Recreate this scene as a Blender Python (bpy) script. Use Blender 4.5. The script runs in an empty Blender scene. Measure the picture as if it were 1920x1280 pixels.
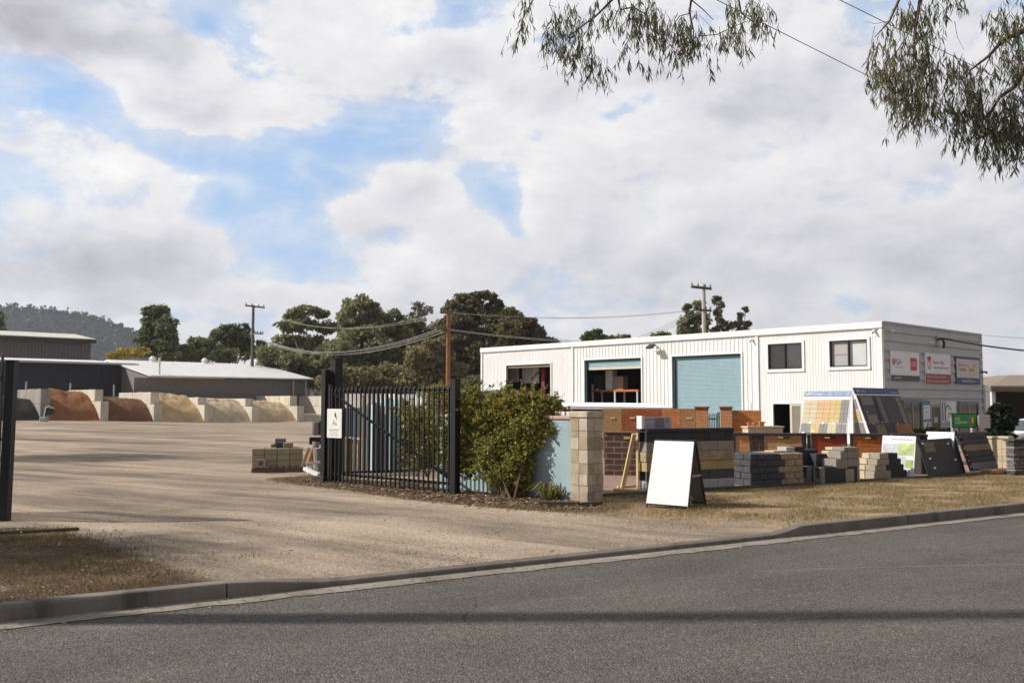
import bpy, bmesh, math, random
import numpy as np
from mathutils import Vector, Matrix

random.seed(7)
RNG = np.random.default_rng(11)
SC = bpy.context.scene
COL = SC.collection

# ------------------------------------------------------------------ camera model
F = 1700.0            # focal length in pixels of a 1920 px wide frame
HC = 1.65             # eye height
PITCH = math.atan(115.0 / F)
CP, SP = math.cos(PITCH), math.sin(PITCH)

def ray(u, v):
    cx = (u - 960.0) / F
    cy = -(v - 640.0) / F
    return Vector((cx, CP - cy * SP, SP + cy * CP))

def at(u, v, Y):
    d = ray(u, v)
    t = Y / d.y
    return Vector((d.x * t, Y, HC + d.z * t))

def sstep(a, b, x):
    t = min(1.0, max(0.0, (x - a) / (b - a)))
    return t * t * (3 - 2 * t)

AX = Vector((-0.679, 0.734, 0))     # the yard's axis running left and away
BX = Vector((0.734, 0.679, 0))      # the yard's axis running right and away
K0 = Vector((-2.42, 7.76, 0))
KX = Vector((0.8583, 0.5132, 0))    # along the kerb
KY = Vector((-0.5132, 0.8583, 0))   # away from the road

def kerb_st(x, y):
    dx, dy = x - K0.x, y - K0.y
    return dx * KX.x + dy * KX.y, dx * KY.x + dy * KY.y

def zg(x, y):
    s, t = kerb_st(x, y)
    p = BX.x * x + BX.y * y
    far = 0.10 - 0.5 * sstep(21, 46, p)
    if t < 0.02:
        return -0.06
    drive = sstep(-0.2, 0.9, s) * (1 - sstep(6.4, 7.4, s))
    near = 0.115 * (1 - drive) + drive * (0.035 + 0.065 * sstep(0.2, 3.5, t))
    k = sstep(2.5, 5.0, t)
    return near * (1 - k) + far * k

def G(u, v, z=None):
    d = ray(u, v)
    zz = 0.1 if z is None else z
    P = None
    for _ in range(12):
        t = (zz - HC) / d.z
        P = Vector((0, 0, HC)) + d * t
        if z is not None:
            break
        zz = zg(P.x, P.y)
    return P

def on_line(O, D, u):
    """distance along the horizontal line O + s D where it crosses pixel column u"""
    k = (u - 960.0) / F
    # depth along camera axis ~ Y*CP + (z-HC)*SP ; take z of O
    c = (O.z - HC) * SP
    # X = k*(Y*CP + c)
    return (k * (O.y * CP + c) - O.x) / (D.x - k * D.y * CP)

class Frame:
    def __init__(self, O, ex, ey=None):
        self.O = Vector(O)
        self.ex = Vector((ex[0], ex[1], 0)).normalized()
        self.ey = Vector((-self.ex.y, self.ex.x, 0)) if ey is None else Vector((ey[0], ey[1], 0)).normalized()
    def p(self, x, y, z):
        return self.O + self.ex * x + self.ey * y + Vector((0, 0, z))
    def hit(self, u, v, y=0.0):
        d = ray(u, v)
        C = Vector((0, 0, HC))
        n = self.ey
        t = ((self.O + n * y) - C).dot(n) / d.dot(n)
        P = C + d * t - self.O
        return P.dot(self.ex), P.z

def frame_px(u0, v0, u1, v1):
    A, B = G(u0, v0), G(u1, v1)
    f = Frame(A, (B.x - A.x, B.y - A.y))
    f.w = math.hypot(B.x - A.x, B.y - A.y)
    return f

# ------------------------------------------------------------------ object helpers
WL = {}
def wloc(o):
    v = Vector((0, 0, 0))
    while o is not None:
        v += o.location
        o = o.parent
    return v

def tag(o, label=None, cat=None, group=None, kind=None):
    if label: o['label'] = label
    if cat: o['category'] = cat
    if group: o['group'] = group
    if kind: o['kind'] = kind
    elif cat: o['kind'] = 'thing'
    return o

def thing(name, label, cat, loc, group=None):
    o = bpy.data.objects.new(name, None)
    o.empty_display_size = 0.2
    COL.objects.link(o)
    o.location = loc
    return tag(o, label, cat, group)

def copy_tree(o, parent=None):
    c = o.copy()
    COL.objects.link(c)
    if parent: c.parent = parent
    for ch in list(o.children):
        copy_tree(ch, c)
    return c

def add_uv(me):
    uvl = me.uv_layers.new(name="UVMap")
    nl = len(me.loops)
    if nl == 0: return
    co = np.empty(len(me.vertices) * 3); me.vertices.foreach_get("co", co); co = co.reshape(-1, 3)
    vi = np.empty(nl, dtype=np.int32); me.loops.foreach_get("vertex_index", vi)
    npol = len(me.polygons)
    nor = np.empty(npol * 3); me.polygons.foreach_get("normal", nor); nor = nor.reshape(-1, 3)
    lt = np.empty(npol, dtype=np.int32); me.polygons.foreach_get("loop_total", lt)
    pn = np.repeat(nor, lt, axis=0)
    P = co[vi]
    flat = np.abs(pn[:, 2]) > 0.75
    h = np.hypot(pn[:, 0], pn[:, 1]) + 1e-9
    tx, ty = -pn[:, 1] / h, pn[:, 0] / h
    u = np.where(flat, P[:, 0], P[:, 0] * tx + P[:, 1] * ty)
    v = np.where(flat, P[:, 1], P[:, 2])
    uvl.data.foreach_set("uv", np.stack([u, v], 1).ravel().astype(np.float32))

class MB:
    def __init__(self):
        self.v, self.f, self.m = [], [], []
    def poly(self, pts, m=0):
        i = len(self.v)
        self.v += [Vector(p) for p in pts]
        self.f.append(list(range(i, i + len(pts)))); self.m.append(m)
        return self
    def hexa(self, P, m=0):
        i = len(self.v)
        self.v += [Vector(p) for p in P]
        for q in ((0, 3, 2, 1), (4, 5, 6, 7), (0, 1, 5, 4), (1, 2, 6, 5), (2, 3, 7, 6), (3, 0, 4, 7)):
            self.f.append([i + k for k in q]); self.m.append(m)
        return self
    def box(self, fr, x0, x1, y0, y1, z0, z1, m=0):
        p = fr.p
        return self.hexa([p(x0, y0, z0), p(x1, y0, z0), p(x1, y1, z0), p(x0, y1, z0),
                          p(x0, y0, z1), p(x1, y0, z1), p(x1, y1, z1), p(x0, y1, z1)], m)
    def prism(self, fr, pts, y0, y1, m=0):
        """outline pts (x,z) in a frame, extruded along ey"""
        n = len(pts); i = len(self.v)
        self.v += [fr.p(x, y0, z) for x, z in pts] + [fr.p(x, y1, z) for x, z in pts]
        self.f.append([i + k for k in range(n)]); self.m.append(m)
        self.f.append([i + n + k for k in range(n)][::-1]); self.m.append(m)
        for k in range(n):
            q = (k + 1) % n
            self.f.append([i + k, i + n + k, i + n + q, i + q]); self.m.append(m)
        return self
    def slab(self, A, B, C, D, n, m=0):
        """board with corners A B C D and thickness vector n"""
        n = Vector(n)
        return self.hexa([A, B, C, D, Vector(A) + n, Vector(B) + n, Vector(C) + n, Vector(D) + n], m)
    def bar(self, a, b, w, h=None, m=0, up=(0, 0, 1)):
        a, b = Vector(a), Vector(b)
        h = w if h is None else h
        d = (b - a).normalized()
        up = Vector(up)
        if abs(d.dot(up)) > 0.95: up = Vector((0.7, 0.7, 0))
        s = d.cross(up).normalized() * (w / 2)
        t = s.cross(d).normalized() * (h / 2)
        return self.hexa([a - s - t, a + s - t, b + s - t, b - s - t, a - s + t, a + s + t, b + s + t, b - s + t], m)
    def tube(self, pts, radii, n=8, m=0, cap=True):
        pts = [Vector(p) for p in pts]
        if not hasattr(radii, '__len__'): radii = [radii] * len(pts)
        i0 = len(self.v)
        prev = None
        for k, p in enumerate(pts):
            a = pts[max(0, k - 1)]; b = pts[min(len(pts) - 1, k + 1)]
            d = (b - a).normalized()
            if prev is None:
                r = d.cross(Vector((0, 0, 1)))
                if r.length < 0.1: r = d.cross(Vector((1, 0, 0)))
            else:
                r = prev - d * prev.dot(d)
            r.normalize(); prev = r
            s = d.cross(r)
            for q in range(n):
                an = 2 * math.pi * q / n
                self.v.append(p + (r * math.cos(an) + s * math.sin(an)) * radii[k])
        for k in range(len(pts) - 1):
            for q in range(n):
                q2 = (q + 1) % n
                self.f.append([i0 + k * n + q, i0 + k * n + q2, i0 + (k + 1) * n + q2, i0 + (k + 1) * n + q]); self.m.append(m)
        if cap:
            self.f.append([i0 + q for q in range(n)][::-1]); self.m.append(m)
            e = i0 + (len(pts) - 1) * n
            self.f.append([e + q for q in range(n)]); self.m.append(m)
        return self
    def build(self, name, mats, parent=None, origin=None, bevel=0, smooth=False, seg=1):
        if not isinstance(mats, (list, tuple)): mats = [mats]
        off = wloc(parent) if parent else (Vector(origin) if origin is not None else Vector((0, 0, 0)))
        me = bpy.data.meshes.new(name)
        me.from_pydata([tuple(p - off) for p in self.v], [], self.f)
        me.polygons.foreach_set("material_index", self.m)
        for mt in mats: me.materials.append(mt)
        bm = bmesh.new(); bm.from_mesh(me)
        bmesh.ops.recalc_face_normals(bm, faces=bm.faces)
        if bevel:
            bmesh.ops.bevel(bm, geom=list(bm.edges), offset=bevel, segments=seg, affect='EDGES', clamp_overlap=True)
        bm.to_mesh(me); bm.free()
        if smooth:
            me.polygons.foreach_set("use_smooth", [True] * len(me.polygons))
        add_uv(me)
        o = bpy.data.objects.new(name, me)
        COL.objects.link(o)
        if parent: o.parent = parent
        else: o.location = off
        return o

def cards(name, V, mat, parent=None, origin=None, k=4):
    """V: array (N,k,3) of small faces"""
    V = np.asarray(V, dtype=np.float64)
    off = wloc(parent) if parent else (Vector(origin) if origin is not None else Vector((0, 0, 0)))
    n = V.shape[0]
    co = (V.reshape(-1, 3) - np.array(off)).astype(np.float32)
    me = bpy.data.meshes.new(name)
    me.vertices.add(n * k); me.loops.add(n * k); me.polygons.add(n)
    me.vertices.foreach_set("co", co.ravel())
    me.loops.foreach_set("vertex_index", np.arange(n * k, dtype=np.int32))
    me.polygons.foreach_set("loop_start", np.arange(0, n * k, k, dtype=np.int32))
    me.polygons.foreach_set("loop_total", np.full(n, k, dtype=np.int32))
    me.update(calc_edges=True)
    me.materials.append(mat)
    o = bpy.data.objects.new(name, me)
    COL.objects.link(o)
    if parent: o.parent = parent
    else: o.location = off
    return o

def text_into(mb, s, fr, x, z, h, y, m=0, maxw=None, align='L', flip=False, bold=0.0):
    """flat lettering in the plane y of a frame; x grows with the reading direction (flip when ex runs the other way)"""
    cu = bpy.data.curves.new('lettering', 'FONT')
    cu.body = s; cu.size = 1.0; cu.resolution_u = 2; cu.offset = bold
    ob = bpy.data.objects.new('lettering', cu)
    COL.objects.link(ob)
    dg = bpy.context.evaluated_depsgraph_get(); dg.update()
    me = bpy.data.meshes.new_from_object(ob.evaluated_get(dg))
    co = [Vector(v.co) for v in me.vertices]
    fs = [list(p.vertices) for p in me.polygons]
    bpy.data.objects.remove(ob); bpy.data.curves.remove(cu); bpy.data.meshes.remove(me)
    if not co: return
    x0 = min(c.x for c in co); x1 = max(c.x for c in co)
    k = h / 0.72
    kx = k
    if maxw and (x1 - x0) * k > maxw: kx = maxw / (x1 - x0)
    w = (x1 - x0) * kx
    ox = {'L': 0, 'C': -w / 2, 'R': -w}[align]
    i = len(mb.v)
    sg = -1 if flip else 1
    for c in co:
        mb.v.append(fr.p(x + sg * ((c.x - x0) * kx + ox), y, z + c.y * k))
    for f in fs:
        mb.f.append([i + q for q in f]); mb.m.append(m)

# ------------------------------------------------------------------ node helpers
class NT:
    def __init__(self, tree):
        self.t = tree; self.n = tree.nodes; self.l = tree.links
    def new(self, typ, **kw):
        nd = self.n.new(typ)
        for k, v in kw.items(): setattr(nd, k, v)
        return nd
    def put(self, sock, val):
        if hasattr(val, 'is_output'): self.l.new(val, sock)
        else: sock.default_value = val
    def math(self, op, a, b=None, c=None, clamp=False):
        nd = self.new('ShaderNodeMath', operation=op, use_clamp=clamp)
        self.put(nd.inputs[0], a)
        if b is not None: self.put(nd.inputs[1], b)
        if c is not None: self.put(nd.inputs[2], c)
        return nd.outputs[0]
    def vmath(self, op, a, b=None, out=0):
        nd = self.new('ShaderNodeVectorMath', operation=op)
        self.put(nd.inputs[0], a)
        if b is not None: self.put(nd.inputs[1], b)
        return nd.outputs[out]
    def noise(self, vec, scale, detail=3, rough=0.55, dist=0.0, dims='3D'):
        nd = self.new('ShaderNodeTexNoise', noise_dimensions=dims)
        self.put(nd.inputs['Vector'], vec)
        nd.inputs['Scale'].default_value = scale; nd.inputs['Detail'].default_value = detail
        nd.inputs['Roughness'].default_value = rough; nd.inputs['Distortion'].default_value = dist
        return nd.outputs[0]
    def ramp(self, fac, stops, interp='LINEAR'):
        nd = self.new('ShaderNodeValToRGB')
        cr = nd.color_ramp; cr.interpolation = interp
        while len(cr.elements) < len(stops): cr.elements.new(0.5)
        for e, (p, c) in zip(cr.elements, stops):
            e.position = p; e.color = (*c, 1) if len(c) == 3 else c
        self.put(nd.inputs[0], fac)
        return nd.outputs[0]
    def mix(self, fac, a, b, blend='MIX'):
        nd = self.new('ShaderNodeMix', data_type='RGBA', blend_type=blend)
        self.put(nd.inputs[0], fac)
        self.put(nd.inputs[6], (*a, 1) if isinstance(a, tuple) and len(a) == 3 else a)
        self.put(nd.inputs[7], (*b, 1) if isinstance(b, tuple) and len(b) == 3 else b)
        return nd.outputs[2]
    def map01(self, x, a, b, smooth=True):
        nd = self.new('ShaderNodeMapRange', interpolation_type='SMOOTHSTEP' if smooth else 'LINEAR')
        self.put(nd.inputs[0], x)
        nd.inputs[1].default_value = a; nd.inputs[2].default_value = b
        nd.inputs[3].default_value = 0; nd.inputs[4].default_value = 1
        return nd.outputs[0]
    def mapping(self, vec, scale=(1, 1, 1), rot=(0, 0, 0), loc=(0, 0, 0)):
        nd = self.new('ShaderNodeMapping')
        self.put(nd.inputs[0], vec)
        nd.inputs[1].default_value = loc; nd.inputs[2].default_value = rot; nd.inputs[3].default_value = scale
        return nd.outputs[0]

def rmap(nt, vec, ang, scale):
    """turn the horizontal plane by -ang, then stretch"""
    return nt.mapping(nt.mapping(vec, rot=(0, 0, -ang)), scale=scale)

def new_mat(name):
    m = bpy.data.materials.new(name); m.use_nodes = True
    nt = NT(m.node_tree); nt.n.clear()
    out = nt.new('ShaderNodeOutputMaterial')
    b = nt.new('ShaderNodeBsdfPrincipled')
    nt.l.new(b.outputs[0], out.inputs[0])
    return m, nt, b, out

def setb(nt, b, color=None, rough=None, metal=None, spec=None, bump=None, bstr=0.2, bdist=0.01):
    if color is not None:
        nt.put(b.inputs['Base Color'], (*color, 1) if isinstance(color, tuple) and len(color) == 3 else color)
    if rough is not None: nt.put(b.inputs['Roughness'], rough)
    if metal is not None: b.inputs['Metallic'].default_value = metal
    if spec is not None: b.inputs['Specular IOR Level'].default_value = spec
    if bump is not None:
        bn = nt.new('ShaderNodeBump'); bn.inputs['Strength'].default_value = bstr; bn.inputs['Distance'].default_value = bdist
        nt.put(bn.inputs['Height'], bump); nt.l.new(bn.outputs[0], b.inputs['Normal'])

def clampc(c): return tuple(min(1.0, max(0.0, x)) for x in c)

def pmat(name, col, rough=0.8, var=0.15, scale=3.0, fine=45.0, bump=0.2, metal=0.0, spec=0.3, stain=None, stretch=(1, 1, 1)):
    m, nt, b, out = new_mat(name)
    pos = nt.new('ShaderNodeNewGeometry').outputs['Position']
    p2 = nt.mapping(pos, scale=stretch)
    n1 = nt.noise(p2, scale, 4, 0.6)
    n2 = nt.noise(p2, fine, 3, 0.6)
    s = nt.math('ADD', nt.math('MULTIPLY', n1, 0.6), nt.math('MULTIPLY', n2, 0.4))
    lo = clampc(tuple(c * (1 - var * 2) for c in col)); hi = clampc(tuple(c * (1 + var * 2) for c in col))
    c = nt.ramp(s, [(0.25, lo), (0.5, col), (0.75, hi)])
    if stain:
        sm = nt.mapping(pos, scale=(1.3, 1.3, 0.22))
        sn = nt.map01(nt.noise(sm, 2.2, 5, 0.65), 0.5, 0.72)
        c = nt.mix(nt.math('MULTIPLY', sn, stain[1]), c, stain[0])
    setb(nt, b, c, rough, metal, spec, n2, bump, 0.01)
    return m

def brickmat(name, c1, c2, mortar, bw=0.24, bh=0.086, mw=0.006, var=0.25, rough=0.9, bump=0.5, offs=0.5):
    m, nt, b, out = new_mat(name)
    uv = nt.new('ShaderNodeTexCoord').outputs['UV']
    pos = nt.new('ShaderNodeNewGeometry').outputs['Position']
    br = nt.new('ShaderNodeTexBrick')
    nt.l.new(uv, br.inputs['Vector'])
    br.offset = offs
    br.inputs['Color1'].default_value = (*c1, 1); br.inputs['Color2'].default_value = (*c2, 1)
    br.inputs['Mortar'].default_value = (*mortar, 1)
    br.inputs['Scale'].default_value = 1; br.inputs['Mortar Size'].default_value = mw
    br.inputs['Mortar Smooth'].default_value = 0.3; br.inputs['Bias'].default_value = 0
    br.inputs['Brick Width'].default_value = bw; br.inputs['Row Height'].default_value = bh
    n = nt.noise(pos, 9, 4, 0.6); n2 = nt.noise(pos, 70, 3, 0.6)
    c = nt.mix(nt.math('MULTIPLY', nt.map01(n, 0.35, 0.75), var), br.outputs['Color'], clampc(tuple(x * 0.5 for x in c1)))
    h = nt.math('ADD', nt.math('MULTIPLY', br.outputs['Fac'], -1.0), nt.math('MULTIPLY', n2, 0.35))
    setb(nt, b, c, rough, 0, 0.2, h, bump, 0.012)
    return m

def leafmat(name, cols, trans=0.35, rough=0.6):
    m, nt, b, out = new_mat(name)
    geo = nt.new('ShaderNodeNewGeometry')
    r = geo.outputs['Random Per Island']
    n = len(cols)
    pos = geo.outputs['Position']
    big = nt.noise(pos, 0.9, 2, 0.5)
    f = nt.math('ADD', nt.math('MULTIPLY', r, 0.7), nt.math('MULTIPLY', big, 0.35), clamp=True)
    c = nt.ramp(f, [((i + 0.5) / n, cc) for i, cc in enumerate(cols)])
    setb(nt, b, c, rough, 0, 0.25)
    tr = nt.new('ShaderNodeBsdfTranslucent'); nt.l.new(c, tr.inputs[0])
    mx = nt.new('ShaderNodeMixShader'); mx.inputs[0].default_value = trans
    nt.l.new(b.outputs[0], mx.inputs[1]); nt.l.new(tr.outputs[0], mx.inputs[2])
    nt.l.new(mx.outputs[0], out.inputs[0])
    return m

def plain(name, col, rough=0.6, metal=0.0, spec=0.4):
    return pmat(name, col, rough, 0.06, 2.5, 30, 0.03, metal, spec)
# ================================================================== camera, light, sky
cam = bpy.data.cameras.new('camera'); camo = bpy.data.objects.new('camera', cam)
COL.objects.link(camo); SC.camera = camo
cam.sensor_width = 36.0; cam.lens = 36.0 * F / 1920.0
cam.clip_start = 0.1; cam.clip_end = 6000
camo.location = (0, 0, HC); camo.rotation_euler = (math.pi / 2 + PITCH, 0, 0)
cam.dof.use_dof = True; cam.dof.focus_distance = 13.0; cam.dof.aperture_fstop = 4.0

SUN_EL = math.radians(34)
SUN_AZ = Vector((-1.0, -0.02, 0)).normalized()
SDIR = SUN_AZ * math.cos(SUN_EL) + Vector((0, 0, math.sin(SUN_EL)))
sl = bpy.data.lights.new('sun', 'SUN'); slo = bpy.data.objects.new('sun', sl); COL.objects.link(slo)
sl.energy = 4.2; sl.angle = math.radians(0.9); sl.color = (1.0, 0.955, 0.885)
slo.rotation_euler = SDIR.to_track_quat('Z', 'Y').to_euler(); slo.location = (-30, 2, 30)

SC.view_settings.view_transform = 'Standard'; SC.view_settings.look = 'None'
SC.view_settings.exposure = 0.32; SC.view_settings.gamma = 1.0
SC.render.engine = 'CYCLES'
SC.cycles.use_denoising = True
SC.cycles.max_bounces = 6; SC.cycles.diffuse_bounces = 3; SC.cycles.glossy_bounces = 2
SC.cycles.transmission_bounces = 4; SC.cycles.transparent_max_bounces = 6
SC.cycles.sample_clamp_indirect = 6.0

W = bpy.data.worlds.new('World'); SC.world = W; W.use_nodes = True
nt = NT(W.node_tree); nt.n.clear()
wout = nt.new('ShaderNodeOutputWorld')
sky = nt.new('ShaderNodeTexSky', sky_type='NISHITA')
sky.sun_disc = False; sky.sun_elevation = SUN_EL; sky.sun_rotation = math.atan2(SUN_AZ.x, SUN_AZ.y)
sky.air_density = 1.0; sky.dust_density = 0.6; sky.ozone_density = 1.3
dirv = nt.new('ShaderNodeTexCoord').outputs['Generated']
sep = nt.new('ShaderNodeSeparateXYZ'); nt.l.new(dirv, sep.inputs[0])
dx, dy, dz = sep.outputs
zc = nt.math('ADD', nt.math('MAXIMUM', dz, 0.0), 0.16)
comb = nt.new('ShaderNodeCombineXYZ')
nt.put(comb.inputs[0], nt.math('DIVIDE', dx, zc)); nt.put(comb.inputs[1], nt.math('DIVIDE', dy, zc)); comb.inputs[2].default_value = 0.37
pl = comb.outputs[0]
# clouds: fractal density in the sky plane plus a few large openings
d3 = nt.mapping(dirv, scale=(1.0, 1.0, 1.7))
SO = (-0.020, 0.0, 0.034)
nA = nt.noise(pl, 0.8, 6, 0.52, 0.25)
nB = nt.noise(d3, 4.2, 10, 0.58, 0.15)
nB2 = nt.noise(nt.vmath('ADD', d3, SO), 4.2, 8, 0.58, 0.15)
nW = nt.noise(d3, 11.0, 8, 0.6, 0.3)
nW2 = nt.noise(nt.vmath('ADD', d3, (-0.008, 0, 0.014)), 11.0, 6, 0.6, 0.3)

def blob(u, v, ru, rv, amp, ang=0.0):
    d = ray(u, v).normalized()
    ca, sa = math.cos(ang), math.sin(ang)
    ex = nt.math('SUBTRACT', wx, d.x); ez = nt.math('SUBTRACT', wz, d.z)
    a = nt.math('ADD', nt.math('MULTIPLY', ex, ca * F / ru), nt.math('MULTIPLY', ez, sa * F / ru))
    b = nt.math('ADD', nt.math('MULTIPLY', ex, -sa * F / rv), nt.math('MULTIPLY', ez, ca * F / rv))
    q = nt.math('ADD', nt.math('MULTIPLY', a, a), nt.math('MULTIPLY', b, b))
    e = nt.math('POWER', 2.718, nt.math('MULTIPLY', q, -1.0))
    return nt.math('MULTIPLY', e, amp)
# warp the blob coordinates so the openings get torn edges
wn = nt.new('ShaderNodeTexNoise'); nt.put(wn.inputs['Vector'], d3); wn.inputs['Scale'].default_value = 5; wn.inputs['Detail'].default_value = 5
wv = nt.vmath('SCALE', nt.vmath('SUBTRACT', wn.outputs['Color'], (0.5, 0.5, 0.5))); wv.node.inputs['Scale'].default_value = 0.15
ws = nt.new('ShaderNodeSeparateXYZ'); nt.l.new(nt.vmath('ADD', dirv, wv), ws.inputs[0])
wx, wz = ws.outputs[0], ws.outputs[2]
GAPS = [(60, 150, 70, 40, .5), (120, 185, 90, 40, .62), (230, 225, 110, 40, .55), (350, 262, 90, 36, .5), (440, 262, 110, 40, .6), (590, 285, 150, 52, .66), (500, 350, 130, 60, .6), (420, 375, 80, 50, .4),
        (540, 460, 160, 50, .95), (620, 525, 90, 28, .9), (450, 420, 70, 40, .4), (740, 258, 120, 40, .5), (700, 395, 150, 50, .3), (880, 10, 60, 36, .85), (800, 60, 60, 30, .6),
        (1010, 265, 70, 44, .5), (1190, 205, 60, 26, .75), (925, 360, 60, 46, .6), (965, 385, 30, 40, .5),
        (1560, 568, 60, 24, .85), (1600, 592, 40, 16, .7), (120, 574, 190, 13, .8), (320, 600, 120, 16, .5), (680, 556, 60, 24, .6), (345, 15, 30, 30, .55), (880, 190, 70, 40, .35),
        (460, 95, 60, 60, .35), (1050, 60, 90, 50, .35), (40, 90, 50, 26, .5), (1480, 45, 60, 30, .2)]
FILL = [(690, 390, 105, 44, .62), (790, 354, 70, 26, .55), (230, 335, 130, 60, .25), (400, 345, 40, 26, .3), (370, 475, 130, 30, .4), (560, 545, 110, 24, .3), (820, 485, 60, 26, .5)]
g = None
for b_ in GAPS:
    q = blob(*b_); g = q if g is None else nt.math('ADD', g, q)
fl = None
for b_ in FILL:
    q = blob(*b_); fl = q if fl is None else nt.math('ADD', fl, q)
dens = nt.math('ADD', 0.70, nt.math('MULTIPLY', nt.math('SUBTRACT', nA, 0.5), 0.3))
dens = nt.math('ADD', dens, nt.math('MULTIPLY', nt.math('SUBTRACT', nt.map01(nB, 0.34, 0.66), 0.5), 0.85))
dens = nt.math('ADD', dens, nt.math('MULTIPLY', nt.math('SUBTRACT', nt.map01(nW, 0.32, 0.68), 0.5), 0.42))
dens = nt.math('SUBTRACT', dens, nt.math('MINIMUM', g, 0.80)); dens = nt.math('ADD', dens, fl)
veil = nt.math('MULTIPLY', nt.map01(dens, -0.45, 0.35), 0.5)
wisp = nt.noise(nt.mapping(dirv, scale=(1.0, 1.0, 2.6), rot=(0, 0.35, 0)), 6.0, 9, 0.62, 0.35)
wsp = nt.math('MULTIPLY', nt.map01(wisp, 0.40, 0.64), 0.62)
mask = nt.math('MAXIMUM', nt.map01(dens, 0.0, 0.52), nt.math('MAXIMUM', veil, wsp))
# cloud brightness: sunlit edges, grey bases
LUM = [(120, 40, 190, 62, -0.297), (110, 505, 190, 42, -0.324), (250, 470, 90, 22, -0.135), (250, 325, 120, 44, .14), (810, 487, 60, 26, .2), (690, 430, 90, 22, -0.135), (1150, 260, 150, 60, .12),
       (1330, 480, 260, 36, -0.135), (1650, 440, 220, 40, -0.095), (1250, 555, 160, 26, -0.108), (1000, 330, 90, 70, .12), (1500, 300, 200, 60, .07), (1700, 540, 90, 26, .06),
       (1600, 100, 260, 110, -0.108), (650, 60, 220, 90, .02), (1830, 560, 120, 18, -0.068), (430, 455, 120, 24, .1), (880, 520, 120, 30, .06), (1250, 450, 120, 40, .07)]
L = nt.math('ADD', 0.725, nt.math('MULTIPLY', nt.math('SUBTRACT', nB, nB2), 1.15))
L = nt.math('ADD', L, nt.math('MULTIPLY', nt.math('SUBTRACT', nW, nW2), 0.42))
L = nt.math('SUBTRACT', L, nt.math('MULTIPLY', nt.map01(dens, 0.50, 1.25), 0.14))
for b_ in LUM: L = nt.math('ADD', L, blob(*b_))
L = nt.math('MAXIMUM', L, 0.3)
lumc = nt.ramp(L, [(0.30, (0.34, 0.33, 0.37)), (0.50, (0.51, 0.505, 0.55)), (0.66, (0.66, 0.655, 0.685)), (0.80, (0.765, 0.76, 0.76)), (0.98, (0.90, 0.89, 0.87))])
bg1 = nt.new('ShaderNodeBackground'); bg1.inputs[1].default_value = 0.112
skc = nt.mix(0.55, sky.outputs[0], (2.9, 5.0, 8.2))
nt.l.new(skc, bg1.inputs[0])
# unseen cloud overhead and behind the viewer is dimmed to weaken the fill light
hid = nt.math('MAXIMUM', nt.map01(dz, 0.50, 0.80), nt.map01(dy, 0.35, -0.15))
bg2 = nt.new('ShaderNodeBackground'); nt.put(bg2.inputs[1], nt.math('SUBTRACT', 1.0, nt.math('MULTIPLY', hid, 0.66))); nt.l.new(lumc, bg2.inputs[0])
mxw = nt.new('ShaderNodeMixShader'); nt.l.new(mask, mxw.inputs[0]); nt.l.new(bg1.outputs[0], mxw.inputs[1]); nt.l.new(bg2.outputs[0], mxw.inputs[2])
nt.l.new(mxw.outputs[0], wout.inputs[0])

# ================================================================== ground, road, kerb
def in_poly(x, y, poly):
    c = False; n = len(poly); j = n - 1
    for i in range(n):
        xi, yi = poly[i]; xj, yj = poly[j]
        if (yi > y) != (yj > y) and x < (xj - xi) * (y - yi) / (yj - yi) + xi: c = not c
        j = i
    return c
def seg_d(x, y, pts):
    best = 1e9
    for (x0, y0), (x1, y1) in zip(pts[:-1], pts[1:]):
        dx_, dy_ = x1 - x0, y1 - y0
        t = max(0, min(1, ((x - x0) * dx_ + (y - y0) * dy_) / (dx_ * dx_ + dy_ * dy_)))
        best = min(best, math.hypot(x - x0 - t * dx_, y - y0 - t * dy_))
    return best
MULCH = [tuple(G(u, v)[:2]) for u, v in ((575, 898), (700, 912), (850, 930), (960, 940), (1085, 948))]
DECK_A, DECK_B = G(1130, 931), G(1920, 886)
DECK = Frame(DECK_A, (DECK_B.x - DECK_A.x, DECK_B.y - DECK_A.y)); DECK.O.z = 0.0
def w_mulch(x, y):
    return 1 - sstep(0.45, 1.15, seg_d(x, y, MULCH))
def w_right(x, y):
    s, t = kerb_st(x, y)
    dd = (Vector((x, y, 0)) - DECK.O).dot(DECK.ey)
    return sstep(4.4, 8.0, s + 0.55 * (t - 2.0)) * (1 - sstep(-0.12, 0.06, dd)) if t > 0 else 0
def w_left(x, y):
    s, t = kerb_st(x, y)
    if t < 0: return 1.0 if t < -9.5 else 0.0
    return (1 - sstep(-0.5, 0.7, s + 0.22 * t)) * (1 - sstep(4.6, 5.6, t))

mg, nt, b, out = new_mat('ground_material')
pos = nt.new('ShaderNodeNewGeometry').outputs['Position']
att = nt.new('ShaderNodeVertexColor', layer_name='zone')
zs = nt.new('ShaderNodeSeparateColor'); nt.l.new(att.outputs[0], zs.inputs[0])
patch = nt.noise(pos, 1.6, 5, 0.62); fine = nt.noise(pos, 26, 4, 0.7); fine2 = nt.noise(pos, 90, 2, 0.7)
vor = nt.new('ShaderNodeTexVoronoi'); nt.put(vor.inputs['Vector'], pos); vor.inputs['Scale'].default_value = 58
st1 = nt.noise(rmap(nt, pos, 2.45, (0.07, 0.42, 1)), 1.0, 5, 0.6, 0.7)
st2 = nt.noise(rmap(nt, pos, 2.62, (0.10, 1.5, 1)), 1.0, 4, 0.62, 0.5)
st3 = nt.noise(pos, 0.35, 5, 0.65, 0.6)
strk = nt.math('ADD', nt.math('MULTIPLY', st1, 0.42), nt.math('ADD', nt.math('MULTIPLY', st2, 0.33), nt.math('MULTIPLY', st3, 0.25)))
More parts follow.
